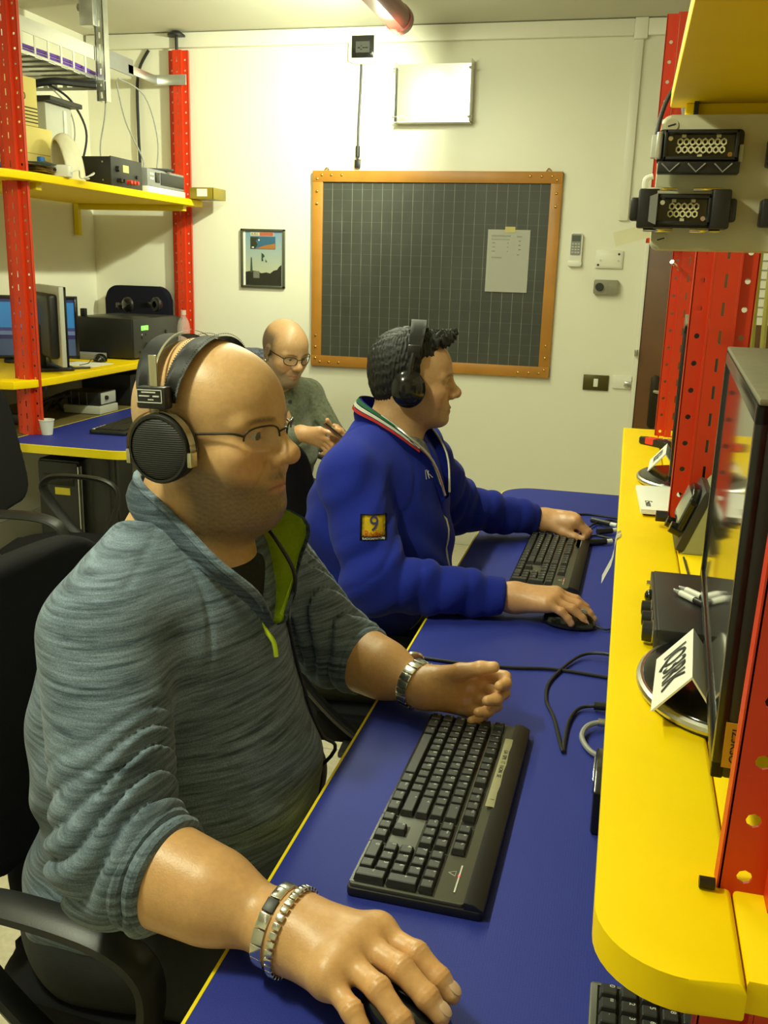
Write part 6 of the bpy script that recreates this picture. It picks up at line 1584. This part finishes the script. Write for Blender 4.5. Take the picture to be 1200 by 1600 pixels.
# ------------------------------------------------------------------ office chairs
def office_chair(label, loc, yaw):
    r = thing('office_chair', label, 'chair', loc, (0, 0, yaw))
    b = B(); b.prism(rrect(-.20, .24, -.215, .215, .09, 8), .405, .475, bev=.024, seg=4); b.done('seat', M_FABRIC, r)
    def bk(P):
        y = P[:, 1]; z = P[:, 2]-.80; x = P[:, 0]+.245-.12*y*y*3+.03*np.sin(z*5)+.06*z
        q = np.maximum(np.abs(np.stack([y, z], 1))-A3((.13, .115)), 0); d2 = np.sqrt((q*q).sum(1))-.09
        d2 = d2+.10*np.maximum(-z-.0, 0)*np.abs(y)*2
        w = np.sqrt(np.maximum(d2+.012, 0)**2+np.maximum(np.abs(x)-.012, 0)**2)-.012
        return w.astype(F32)
    v, q = sdf_mesh(bk, (-.34, -.25, .48), (-.15, .25, 1.03), .007, lip=2.2); np_obj('backrest', v, q, M_FABRIC, r, loc=(0, 0, 0))
    B().tube([(-.12, 0, .40), (-.23, 0, .40), (-.285, 0, .46), (-.285, 0, .66)], .022, 8, 6, flat=(1.3, .5)).done('back_bar', M_BLACK, r)
    for sy in (-1, 1):
        pts = [(.04, sy*.245, .42), (.09, sy*.262, .50), (.115, sy*.270, .58), (.105, sy*.272, .632), (.05, sy*.272, .660), (-.06, sy*.272, .668), (-.13, sy*.272, .66), (-.155, sy*.272, .625), (-.12, sy*.270, .56), (-.04, sy*.258, .47)]
        B().tube(pts, .024, 10, 6, closed=True, flat=(1.0, .42)).done('armrest', M_BLACK, r)
        B().box(-.05, .01, min(sy*.15, sy*.27), max(sy*.15, sy*.27), .395, .41, bev=.004).done('arm_bracket', M_DARK, r)
    B().box(-.09, .09, -.08, .08, .36, .405, bev=.01).done('mechanism', M_DARK, r); B().cyl((0, 0, .10), (0, 0, .37), .026, .022, 20).done('gas_lift', M_BLACK, r)
    for k in range(5):
        a = 2*PI*k/5+.3; e_ = Vector((math.cos(a)*.28, math.sin(a)*.28, .075))
        g = B().tube([(0, 0, .115), tuple(e_*.5+Vector((0, 0, .06))), tuple(e_)], lambda t: .026-.010*t, 8, 4).done('base_arm', M_BLACK, r)
        B().cyl((e_.x, e_.y-.012, .028), (e_.x, e_.y+.012, .028), .0275, seg=18).done('caster', M_BLACK, g)
    return r
ch1 = office_chair('black upholstered office chair under the bald person in grey', (-.57, 1.115, 0), -.06)
copy_tree(ch1, None, loc=(-.50, 2.05, 0), rot=(0, 0, .08), label='black upholstered office chair under the person in the blue fleece')
copy_tree(ch1, None, loc=(-1.79, 2.70, 0), rot=(0, 0, .22), label='empty black office chair with loop armrests beside the left desk')
copy_tree(ch1, None, loc=tuple(C3+np.array((.0, -.0, -.04))), rot=(0, 0, -.6), label='black office chair under the person looking at a phone')
# phone held by the third person
ph = thing('phone', 'dark phone in a brown case held over the lap by the seated person in glasses', 'phone', tuple(b3(.425, .045, .80)), (-.5, .35, -.6))
B().prism(rrect(-.075, .075, -.038, .038, .008), 0, .009, bev=.002).done('body', M_BLACKG, ph); B().prism(rrect(-.078, .078, -.041, .041, .010), -.004, .003, bev=.001).done('case', mat('brown_leather', S(74, 44, 26), .5), ph)
B().box(-.066, .066, -.034, .034, .0088, .0094).done('screen', M_SCREEN, ph)
# ------------------------------------------------------------------ cable tray on the left
tr = thing('cable_tray', 'white slotted cable tray with galvanised hangers above the upper left shelf', 'cable tray', (-2.6, 3.8, 2.25))
TX0, TX1, TY0, TY1 = -2.76, -2.45, 2.9, 4.28
B().box(TX1-.004, TX1, TY0, TY1, 2.305, 2.362, bev=.001).done('side_rail', M_WHITEENAMEL, tr, world=True)
B().box(TX1-.006, TX1, TY0, TY1, 2.225, 2.237, bev=.001).done('lower_rail', M_GALV, tr, world=True)
B().box(TX0, TX0+.004, TY0, TY1, 2.225, 2.30, bev=.001).done('side_rail', M_GALV, tr, world=True)
rg = None
for k in range(14):
    y = TY0+.06+k*.095
    B().box(TX1-.003, TX1-.0005, y, y+.012, 2.237, 2.305).done('rung', M_WHITEENAMEL, tr, world=True)
    B().box(TX0, TX1, y, y+.05, 2.222, 2.228).done('floor_slat', M_GALV, tr, world=True)
B().box(TX1-.002, TX1+.006, TY1-.02, TY1+.25, 2.295, 2.372, bev=.002).done('joint_plate', M_GREY, tr, world=True)
ar_ = B().box(TX1+.0, TX1+.006, TY1+.2, 4.80, 2.305, 2.345, bev=.001).done('tie_bar', M_GALV, tr, world=True)
B().box(-2.455, -2.285, 4.772, 4.780, 2.30, 2.35, bev=.001).done('post_clamp', M_GALV, tr, world=True)
b = B()
perf_plate(b.bm, .04, .43, .05, .010, .026, False, M=Matrix.Translation((-2.44, 4.18, 2.13))); b.box(-2.445, -2.437, 4.18, 4.22, 2.13, 2.56); b.box(-2.403, -2.396, 4.18, 4.22, 2.13, 2.56)
b.done('hanger', M_GALV, tr, world=True)
B().box(-2.50, -2.43, 4.15, 4.25, 2.44, 2.552, bev=.004).done('ceiling_bracket', M_GALV, tr, world=True); B().cyl((-2.53, 4.2, 2.525), (-2.49, 4.2, 2.525), .018, seg=6).done('bolt', M_STEEL, tr, world=True)
b = B(); perf_plate(b.bm, .04, .40, .05, .012, .028, False, M=Matrix.Translation((-2.80, 4.17, 2.215)) @ Matrix.Rotation(PI/2, 4, 'Y')); b.box(-2.80, -2.40, 4.17, 4.21, 2.213, 2.217); b.done('cross_channel', M_GALV, tr, world=True)
for x, z, m_, n in ((-2.475, 2.262, mat('cable_purple', S(112, 70, 176), .5), 'purple'), (-2.475, 2.246, mat('cable_purple', S(112, 70, 176), .5), 'purple2')):
    tag(B().tube([(x, TY0, z), (x, 3.6, z-.002), (x, 4.0, z+.003), (x-.01, 4.24, z-.004)], .0075, 8, 4).done('purple_cable', m_), {'purple': 'purple cable lying on top in the white cable tray', 'purple2': 'purple cable at the bottom of the white cable tray'}[n], 'cable')
for i in range(6):
    x = -2.50-.035*i
    tag(B().tube([(x, TY0, 2.238+.004*(i % 2)), (x+.008, 3.5, 2.24), (x-.006, 4.1, 2.24), (x, 4.27, 2.238)], .009, 8, 5).done('grey_cable', M_CABLEGREY if i % 2 else M_GREY), 'grey cable lying along the floor of the cable tray', 'cable', 'grey cables in the tray')
wires = [((-2.42, 4.22, 2.21), (-2.43, 4.22, 2.08), (-2.46, 4.22, 1.95), (-2.42, 4.15, 1.87)), ((-2.40, 4.28, 2.23), (-2.38, 4.32, 2.06), (-2.33, 4.38, 1.90), (-2.34, 4.38, 1.85)), ((-2.38, 4.26, 2.24), (-2.30, 4.36, 2.18), (-2.27, 4.42, 2.0), (-2.28, 4.42, 1.85))]
for w_ in wires: tag(B().tube(w_, .0035, 6, 6).done('hanging_wire', M_CABLEGREY), 'thin grey wire hanging from the cable tray down to the upper left shelf', 'wire', 'wires hanging from the cable tray')
tag(B().tube([(-2.52, 4.835, 2.48), (-2.585, 4.835, 2.36), (-2.59, 4.83, 2.1), (-2.585, 4.825, 1.9), (-2.59, 4.80, 1.745)], .008, 8, 6).done('wall_cable', M_RUBBER), 'thick black cable running down the back wall by the far red upright', 'cable')
tag(B().tube([(-2.62, 3.95, 2.165), (-2.55, 4.0, 2.185), (-2.50, 4.08, 2.19), (-2.44, 4.16, 2.195)], .016, 8, 6).done('tied_cable', M_RUBBER), 'taped black cable bundle tied below the cable tray', 'cable')
for i, w_ in enumerate((((-2.57, 4.0, 2.17), (-2.53, 4.1, 2.12), (-2.49, 4.15, 2.0), (-2.50, 4.12, 1.86), (-2.52, 4.05, 1.745)), ((-2.58, 4.0, 2.17), (-2.55, 4.1, 2.10), (-2.53, 4.12, 1.98), (-2.54, 4.05, 1.80), (-2.55, 4.0, 1.745)))):
    tag(B().tube(w_, .005 if i == 0 else .003, 6, 6).done('drop_cable', M_RUBBER if i == 0 else M_CABLEGREY), ('dark cable dropping from the taped bundle behind the white dome', 'thin pale cable dropping from the taped bundle behind the white dome')[i], 'cable')

# ------------------------------------------------------------------ upper left shelf
UZ = 1.7385
M_CARTON = mat('cream_carton', S(232, 214, 130), .75, var=.06, vscale=6)
c1 = thing('cardboard_box', 'large cream cardboard box at the bottom of the stack on the upper left shelf', 'box', (-2.575, 3.56, UZ), (0, 0, -.12))
B().box(-.155, .155, -.17, .19, .0005, .205, bev=.003).done('carton', M_CARTON, c1); B().box(.1552, .1562, -.16, .19, .10, .103).done('flap_seam', mat('carton_seam', S(190, 170, 90), .8), c1)
c2_ = thing('cardboard_box', 'smaller cream cardboard box with black lines on top of the large one', 'box', (-2.575, 3.54, UZ+.2065), (0, 0, -.12))
B().box(-.15, .15, -.16, .135, .0005, .185, bev=.003).done('carton', M_CARTON, c2_)
for k in range(5): B().box(.1502, .1512, -.16, .132, .012+.0135*k, .0165+.0135*k).done('printed_line', mat('print_black', (.03, .03, .02), .7), c2_)
text('printed_number', '300', .055, MATS['print_black'], c2_, (.1512, .035, .108), (PI/2, 0, PI/2), scale=(.8, .7, 1))
cb_2 = thing('metal_cabinet', 'grey metal cabinet with dark lid behind the cream boxes', 'cabinet', (-2.62, 3.95, UZ))
B().box(-.16, .12, -.10, .10, .0005, .34, bev=.004).done('body', M_LGREY, cb_2); B().box(-.18, .16, -.12, .13, .34, .36, bev=.004).done('lid', M_DARK, cb_2); B().box(.1205, .126, .03, .05, .02, .32).done('door_strip', M_GALV, cb_2)
tag(B().tube([(-2.36+.012*math.cos(a)+.004*math.sin(3*a), 3.36+.05*math.cos(a), UZ+.065+.055*math.sin(a)) for a in np.linspace(0, 2*PI, 24, endpoint=False)], .012, 8, closed=True).done('cable_coil', mat('cable_blue', S(50, 90, 180), .5)), 'coil of blue cable standing against the cream boxes', 'cable')
tag(B().tube([(-2.365, 3.40, UZ+.005), (-2.33, 3.44, UZ+.05), (-2.335, 3.42, UZ+.10), (-2.37, 3.38, UZ+.13)], .004, 6, 6).done('thin_cable', mat('cable_violet', S(110, 96, 150), .5)), 'thin violet cable looping beside the blue coil', 'cable')
M_BUFF = mat('buff_paper', S(214, 190, 130), .85, var=.1)
for i in range(6):
    r = thing('folder', ('buff paper folder at the bottom of the pile on the upper left shelf', 'buff paper folder second from the bottom of the pile', 'buff paper folder in the middle of the pile on the shelf', 'buff paper folder above the middle of the pile', 'buff paper folder just under the blue-grey one', 'blue-grey folder on top of the pile on the upper left shelf')[i], 'folder', (-2.318+.006*((i*7) % 3), 3.455+.010*((i*5) % 4), UZ+.0005+.0085*i), (0, 0, .12*((i*3) % 4-1.5)))
    B().sheet([[(-.085+.17*a/6, -.11+.22*b_/4, .001+.004*math.sin(a*1.3+i)*(.4)+.003*abs(b_-2)/2) for a in range(7)] for b_ in range(5)], .005).done('sheets', mat('folder_blue', S(150, 170, 170), .8) if i == 5 else M_BUFF, r)
tag(B().box(-2.345, -2.325, 3.53, 3.56, UZ+.0535, UZ+.082, bev=.004).done('blue_cap', mat('cap_blue', S(40, 110, 190), .5)), 'small bright blue cap on the folder pile', 'cap')
# white dome
dm = thing('plastic_dome', 'tall white plastic half dome standing on the upper left shelf', 'dome', (-2.315, 3.68, UZ))
def dome(P):
    L = P-A3((-2.315, 3.68, UZ)); d = np.abs(ell(L, (0, 0, .0), (.075, .085, .185)))-.004
    d = smax(d, -(L[:, 2]-F32(.001)), .003)
    return smax(d, -plane(L, (-.030, -.02, 0), (.80, -.15, .15)), .003) if False else smax(d, plane(L, (.005, -.03, 0), (-.55, -.80, -.12)), .003)
v, q = sdf_mesh(dome, (-2.42, 3.57, UZ-.01), (-2.21, 3.79, UZ+.20), .0042); np_obj('shell', v, q, mat('ivory_plastic', S(226, 220, 190), .4), dm)
wa = thing('power_adapter', 'small white power adapter with coiled lead in front of the white dome', 'adapter', (-2.225, 3.50, UZ), (0, 0, .2))
B().box(-.045, .045, -.022, .022, .0005, .046, bev=.006).done('body', M_WHITE, wa); B().cyl((-.01, -.0225, .026), (-.01, -.025, .026), .007, seg=12).done('socket', M_DARK, wa)
B().tube([(.045, 0, .02), (.07, .02, .03), (.06, .06, .006), (.085, .09, .005), (.06, .12, .006), (.09, .13, .03), (.10, .09, .02), (.08, .05, .005)], .003, 6, 6).done('lead', M_WHITE, wa)
# black power supply with terminals
pw = thing('power_supply', 'black bench power supply with red terminals on the upper left shelf', 'power supply', (-2.36, 4.02, UZ))
B().box(-.15, .135, -.135, .135, .004, .122, bev=.003).done('case', M_BLACK, pw); B().box(.1345, .142, -.137, .137, .002, .124, bev=.002).done('front_panel', M_DARK, pw)
for y, z in ((-.06, .055),): B().box(.1415, .1425, -.035, .015, .066, .096).done('label', mat('label_cream', S(214, 206, 130), .7), pw)
B().cyl((.142, -.09, .075), (.158, -.09, .075), .013, .011, 18).done('knob', M_BLACK, pw); B().cyl((.142, .085, .055), (.149, .085, .055), .008, seg=14).done('knob', M_BLACK, pw)
for y, m_ in ((-.085, M_BLACK), (-.055, M_BLACK), (.0, MATS['red_plastic']), (.03, MATS['red_plastic']), (.06, MATS['red_plastic'])):
    B().cyl((.142, y, .028), (.165, y, .028), .009, .008, 14).done('terminal', m_, pw)
for y in (-.1345,):
    for x, z in ((.10, .10), (.10, .025)): B().cyl((x, y-.002, z), (x, y, z), .004, seg=10).done('screw', M_STEEL, pw)
for x in (-.12, .11):
    for y in (-.11, .11): B().cyl((x, y, .0002), (x, y, .005), .01, seg=10).done('foot', M_BLACK, pw)
gd = thing('tape_unit', 'grey equipment unit standing on a white one on the upper left shelf', 'equipment', (-2.35, 4.41, UZ+.031))
B().box(-.15, .125, -.19, .19, .0005, .078, bev=.003).done('case', M_GREY, gd); B().box(.1245, .128, -.06, .185, .012, .068, bev=.001).done('panel', M_DARK, gd); B().box(.1245, .13, -.115, -.075, .02, .065, bev=.001).done('slot', M_BLACKG, gd)
for y in (-.165, -.145):
    for z in (.03, .05): B().box(.1245, .1275, y, y+.012, z, z+.010).done('button', M_WHITE, gd)
wd_ = thing('modem', 'flat white unit under the grey equipment on the upper left shelf', 'equipment', (-2.35, 4.41, UZ))
B().box(-.15, .13, -.20, .195, .0005, .030, bev=.004).done('case', M_WHITE, wd_); B().cyl((.13, .17, .015), (.1315, .17, .015), .005).done('button', M_LGREY, wd_)
an = thing('antenna', 'flat black antenna lying across the grey equipment unit', 'antenna', (-2.28, 4.38, UZ+.110), (0, 0, .5))
B().prism(rrect(-.10, .10, -.014, .014, .01), 0, .012, bev=.003).done('blade', M_BLACK, an)
bt_ = thing('tin_tray', 'small brass-coloured tray with white label at the end of the upper left shelf', 'tray', (-2.145, 4.70, 1.70))
M_TIN = mat('brass_tin', S(150, 132, 40), .4, metal=.3)
B().box(-.11, .065, -.075, .075, .040, .043).done('tray_floor', M_TIN, bt_)
for x0, x1, y0, y1 in ((-.06, .068, -.078, -.074), (-.06, .068, .074, .078), (.064, .068, -.078, .078)): B().box(x0, x1, y0, y1, .040, .095, bev=.001).done('tray_wall', M_TIN, bt_)
B().box(-.02, .035, -.0795, -.078, .052, .088).done('label', M_PAPER, bt_)

# ------------------------------------------------------------------ lower left shelf
rd = thing('transceiver', 'large black transceiver with green display on the lower left shelf', 'radio', (-2.47, 4.40, SHZ))
B().box(-.17, .165, -.23, .23, .006, .196, bev=.005).done('case', M_BLACK, rd); fpn = B().box(.164, .172, -.228, .228, .008, .194, bev=.003).done('front_panel', M_DARK, rd)
B().box(.1715, .1735, -.155, -.085, .138, .160).done('display', M_GREENLED, rd)
for y, z, r_ in ((-.10, .055, .024), (-.15, .105, .007), (-.11, .118, .006), (.05, .06, .02), (.10, .12, .010), (-.17, .035, .007)): B().cyl((.171, y, z), (.171+r_*.8, y, z), r_, r_*.9, 16).done('knob', M_BLACK, rd)
B().cyl((.172, -.155, .118), (.176, -.155, .118), .004).done('led', M_CHROME, rd)
for x in (-.14, .13):
    for y in (-.2, .2): B().cyl((x, y, .0002), (x, y, .007), .012, seg=10).done('foot', M_BLACK, rd)
sb = thing('speaker_unit', 'narrow dark box standing right of the large black transceiver', 'equipment', (-2.42, 4.69, SHZ)); B().box(-.12, .10, -.05, .05, .0005, .185, bev=.004).done('case', M_DARK, sb); B().box(.0995, .1015, -.03, .03, .05, .15).done('grille', M_GRILLE, sb)
pg_ = tag(B().box(-2.60, -2.575, 4.20, 4.225, SHZ+.1965, SHZ+.235, bev=.003).done('battery_plug', M_BLACK), 'small black block on top of the large transceiver', 'plug')
cbp = thing('chair_backrest', 'dark blue upholstered chair backrest leaning on the wall behind the transceiver', 'backrest', (-2.60, 4.785, SHZ), (-.0, 0, 0))
B().prism(rrect(-.19, .19, .0005, .335, .07, 8), -.03, .02, M=Matrix.Rotation(PI/2, 4, 'X'), bev=.012, seg=3).done('cushion', mat('navy_upholstery', (.010, .010, .018), .95, var=.3, vscale=500, bump=.4, bscale=800, spec=.1), cbp)
hps = [o for o in bpy.data.objects if o.name == 'headphones.001'][0]
copy_tree(hps, None, loc=(-2.40, 4.44, SHZ+.2415), rot=(0, PI/2, 2.6), label='black headphones lying on top of the large transceiver')
M_PET = glass('clear_plastic', (.85, .74, .68), .06, .25)
bo_ = thing('water_bottle', 'small clear plastic bottle next to the far red upright', 'bottle', (-2.275, 4.66, SHZ))
B().lathe([(0, .0005), (.032, .0005), (.034, .01), (.034, .06), (.030, .075), (.034, .09), (.034, .14), (.028, .165), (.014, .19), (.013, .205), (0, .205)], 24).done('body', M_PET, bo_); B().cyl((0, 0, .198), (0, 0, .222), .0155, .015, 20).done('cap', mat('cap_pink', S(205, 168, 158), .5), bo_)
mouse('black mouse on the lower left shelf before the transceiver', (-2.40, 4.03, SHZ+.0005), 1.9, [(-.05, 0, .01), (-.08, .02, .02), (-.12, .03, .004), (-.2, .05, .003)])
tag(B().box(-2.49, -2.30, 3.80, 3.98, SHZ+.0004, SHZ+.002).done('paper_sheet', M_PAPER), 'loose paper sheet on the lower left shelf beside the mouse', 'paper')
tag(B().box(-2.74, -2.44, 4.08, 4.16, SHZ+.0005, SHZ+.03, bev=.003).done('flat_unit', M_GREY), 'flat grey unit on the lower left shelf behind the monitor', 'equipment')
pk = thing('pen', 'dark pen lying at the front edge of the lower left shelf', 'pen', (-2.31, 3.70, SHZ+.006), (0, 0, .9)); B().cyl((-.06, 0, 0), (.05, 0, 0), .005, seg=10).done('barrel', M_DARK, pk); B().cyl((.05, 0, 0), (.062, 0, 0), .005, .002, 10).done('tip', M_STEEL, pk)
tag(B().tube([(-2.50, 3.20, 1.40), (-2.44, 3.22, 1.25), (-2.42, 3.25, 1.05), (-2.43, 3.26, .965)], .011, 8, 6).done('stand_cable', M_RUBBER), 'thick black cable in front of the left red upright', 'cable')
# ------------------------------------------------------------------ left desk level
cpn = thing('plastic_cup', 'white ribbed plastic cup at the foot of the left red upright', 'cup', (-2.228, 3.315, DZ)); B().lathe([(0, .0005), (.021, .0005), (.029, .058), (.031, .058), (.031, .062), (.028, .062), (.020, .003), (0, .003)], 24).done('wall', M_WHITE, cpn)
kbl = thing('keyboard', 'black keyboard with angled end on the left blue desk', 'keyboard', (-2.02, 3.62, DZ+.0005), (0, 0, PI/2+.06))
B().prism(rrect(-.225, .225, -.085, .085, .02, 4), 0, .016, bev=.004).done('case', M_BLACK, kbl)
bk_ = B()
for i in range(20):
    for j in range(6): bk_.box(-.205+.0205*i, -.187+.0205*i, -.062+.021*j, -.045+.021*j, .015, .022)
o_ = bk_.done('keys', M_KEYTOP, kbl); o_['kind'] = 'stuff'
for i in range(4): B().box(-.20+.03*i, -.18+.03*i, .068, .078, .0155, .018, bev=.002).done('media_key', M_LGREY, kbl)
ps_ = thing('psu_box', 'grey metal box under the black units at the back of the left desk', 'equipment', (-2.395, 3.93, DZ)); B().box(-.10, .09, -.08, .08, .0, .036, bev=.003).done('case', M_LGREY, ps_)
ub = thing('switch_box', 'black box with grey front plate and switch on the grey metal box', 'equipment', (-2.36, 3.935, DZ+.037)); B().box(-.12, .045, -.07, .075, .0003, .062, bev=.003).done('case', M_BLACK, ub); B().box(.0445, .048, -.06, .07, .006, .058, bev=.002).done('front_plate', M_LGREY, ub); B().cyl((.048, -.02, .034), (.058, -.02, .034), .010, seg=12).done('switch', M_BLACK, ub)
for k in range(3): B().box(-.10+.04*k, -.099+.04*k, -.0712, -.069, .002, .060).done('fin', M_LGREY, ub)
bx2 = thing('battery_box', 'tall black box at the back of the left desk', 'equipment', (-2.42, 4.32, DZ-.0)); B().box(-.16, .10, -.16, .25, .0005, .15, bev=.004).done('case', M_BLACK, bx2); B().box(.0995, .1025, -.12, .2, .02, .13).done('panel', M_DARK, bx2)
for i in range(5):
    a = .7*i
    pts = [(-2.62+.05*math.sin(a), 3.60+.08*i, .745), (-2.52+.04*math.cos(a), 3.62+.10*i, .80+.02*math.sin(a)), (-2.46+.03*math.sin(2*a), 3.72+.11*i, .82), (-2.50, 3.85+.09*i, .75), (-2.58, 3.95+.08*i, .746)]
    tag(B().tube(pts, .006, 6, 6).done('tangled_cable', M_RUBBER), 'tangled black cable behind the left desk under the lower shelf', 'cable', 'tangled cables under the lower left shelf')
sp_ = thing('power_strip', 'black power strip lying behind the left red upright', 'power strip', (-2.56, 3.50, DZ)); B().box(-.10, .14, -.035, .035, .0005, .045, bev=.005).done('body', M_BLACK, sp_); B().cyl((.08, 0, .045), (.08, 0, .047), .018, seg=16).done('socket', M_DARK, sp_)
tw = thing('computer_tower', 'black computer tower with yellow sticker under the left desk', 'computer', (-2.235, 3.62, 0))
B().box(-.10, .09, -.22, .22, .012, .62, bev=.006).done('case', M_BLACK, tw); B().box(-.096, .086, -.232, -.218, .02, .612, bev=.004).done('front_panel', M_DARK, tw)
B().box(.092, .098, -.24, -.215, .01, .60, bev=.002).done('edge_trim', M_GALV, tw); B().box(-.02, .05, -.2345, -.2315, .475, .505).done('sticker', mat('sticker_yellow', S(230, 214, 60), .7), tw)
for x in (-.055, -.035): B().box(x, x+.013, -.2345, -.2315, .43, .455).done('sticker', M_PAPER, tw)
B().box(-.07, .07, -.237, -.2315, .515, .56, bev=.002).done('drive_bay', M_BLACKG, tw)
for x in (-.08, .07):
    for y in (-.18, .18): B().cyl((x, y, 0.0), (x, y, .013), .015, seg=10).done('foot', M_BLACK, tw)
tag(B().tube([(-1.92, 3.30, .705), (-1.925, 3.31, .5), (-1.93, 3.34, .3), (-1.96, 3.40, .10), (-1.97, 3.5, .012), (-1.98, 3.8, .006)], .005, 6, 6).done('hanging_lead', M_RUBBER), 'black lead hanging below the left desk down to the floor', 'cable')
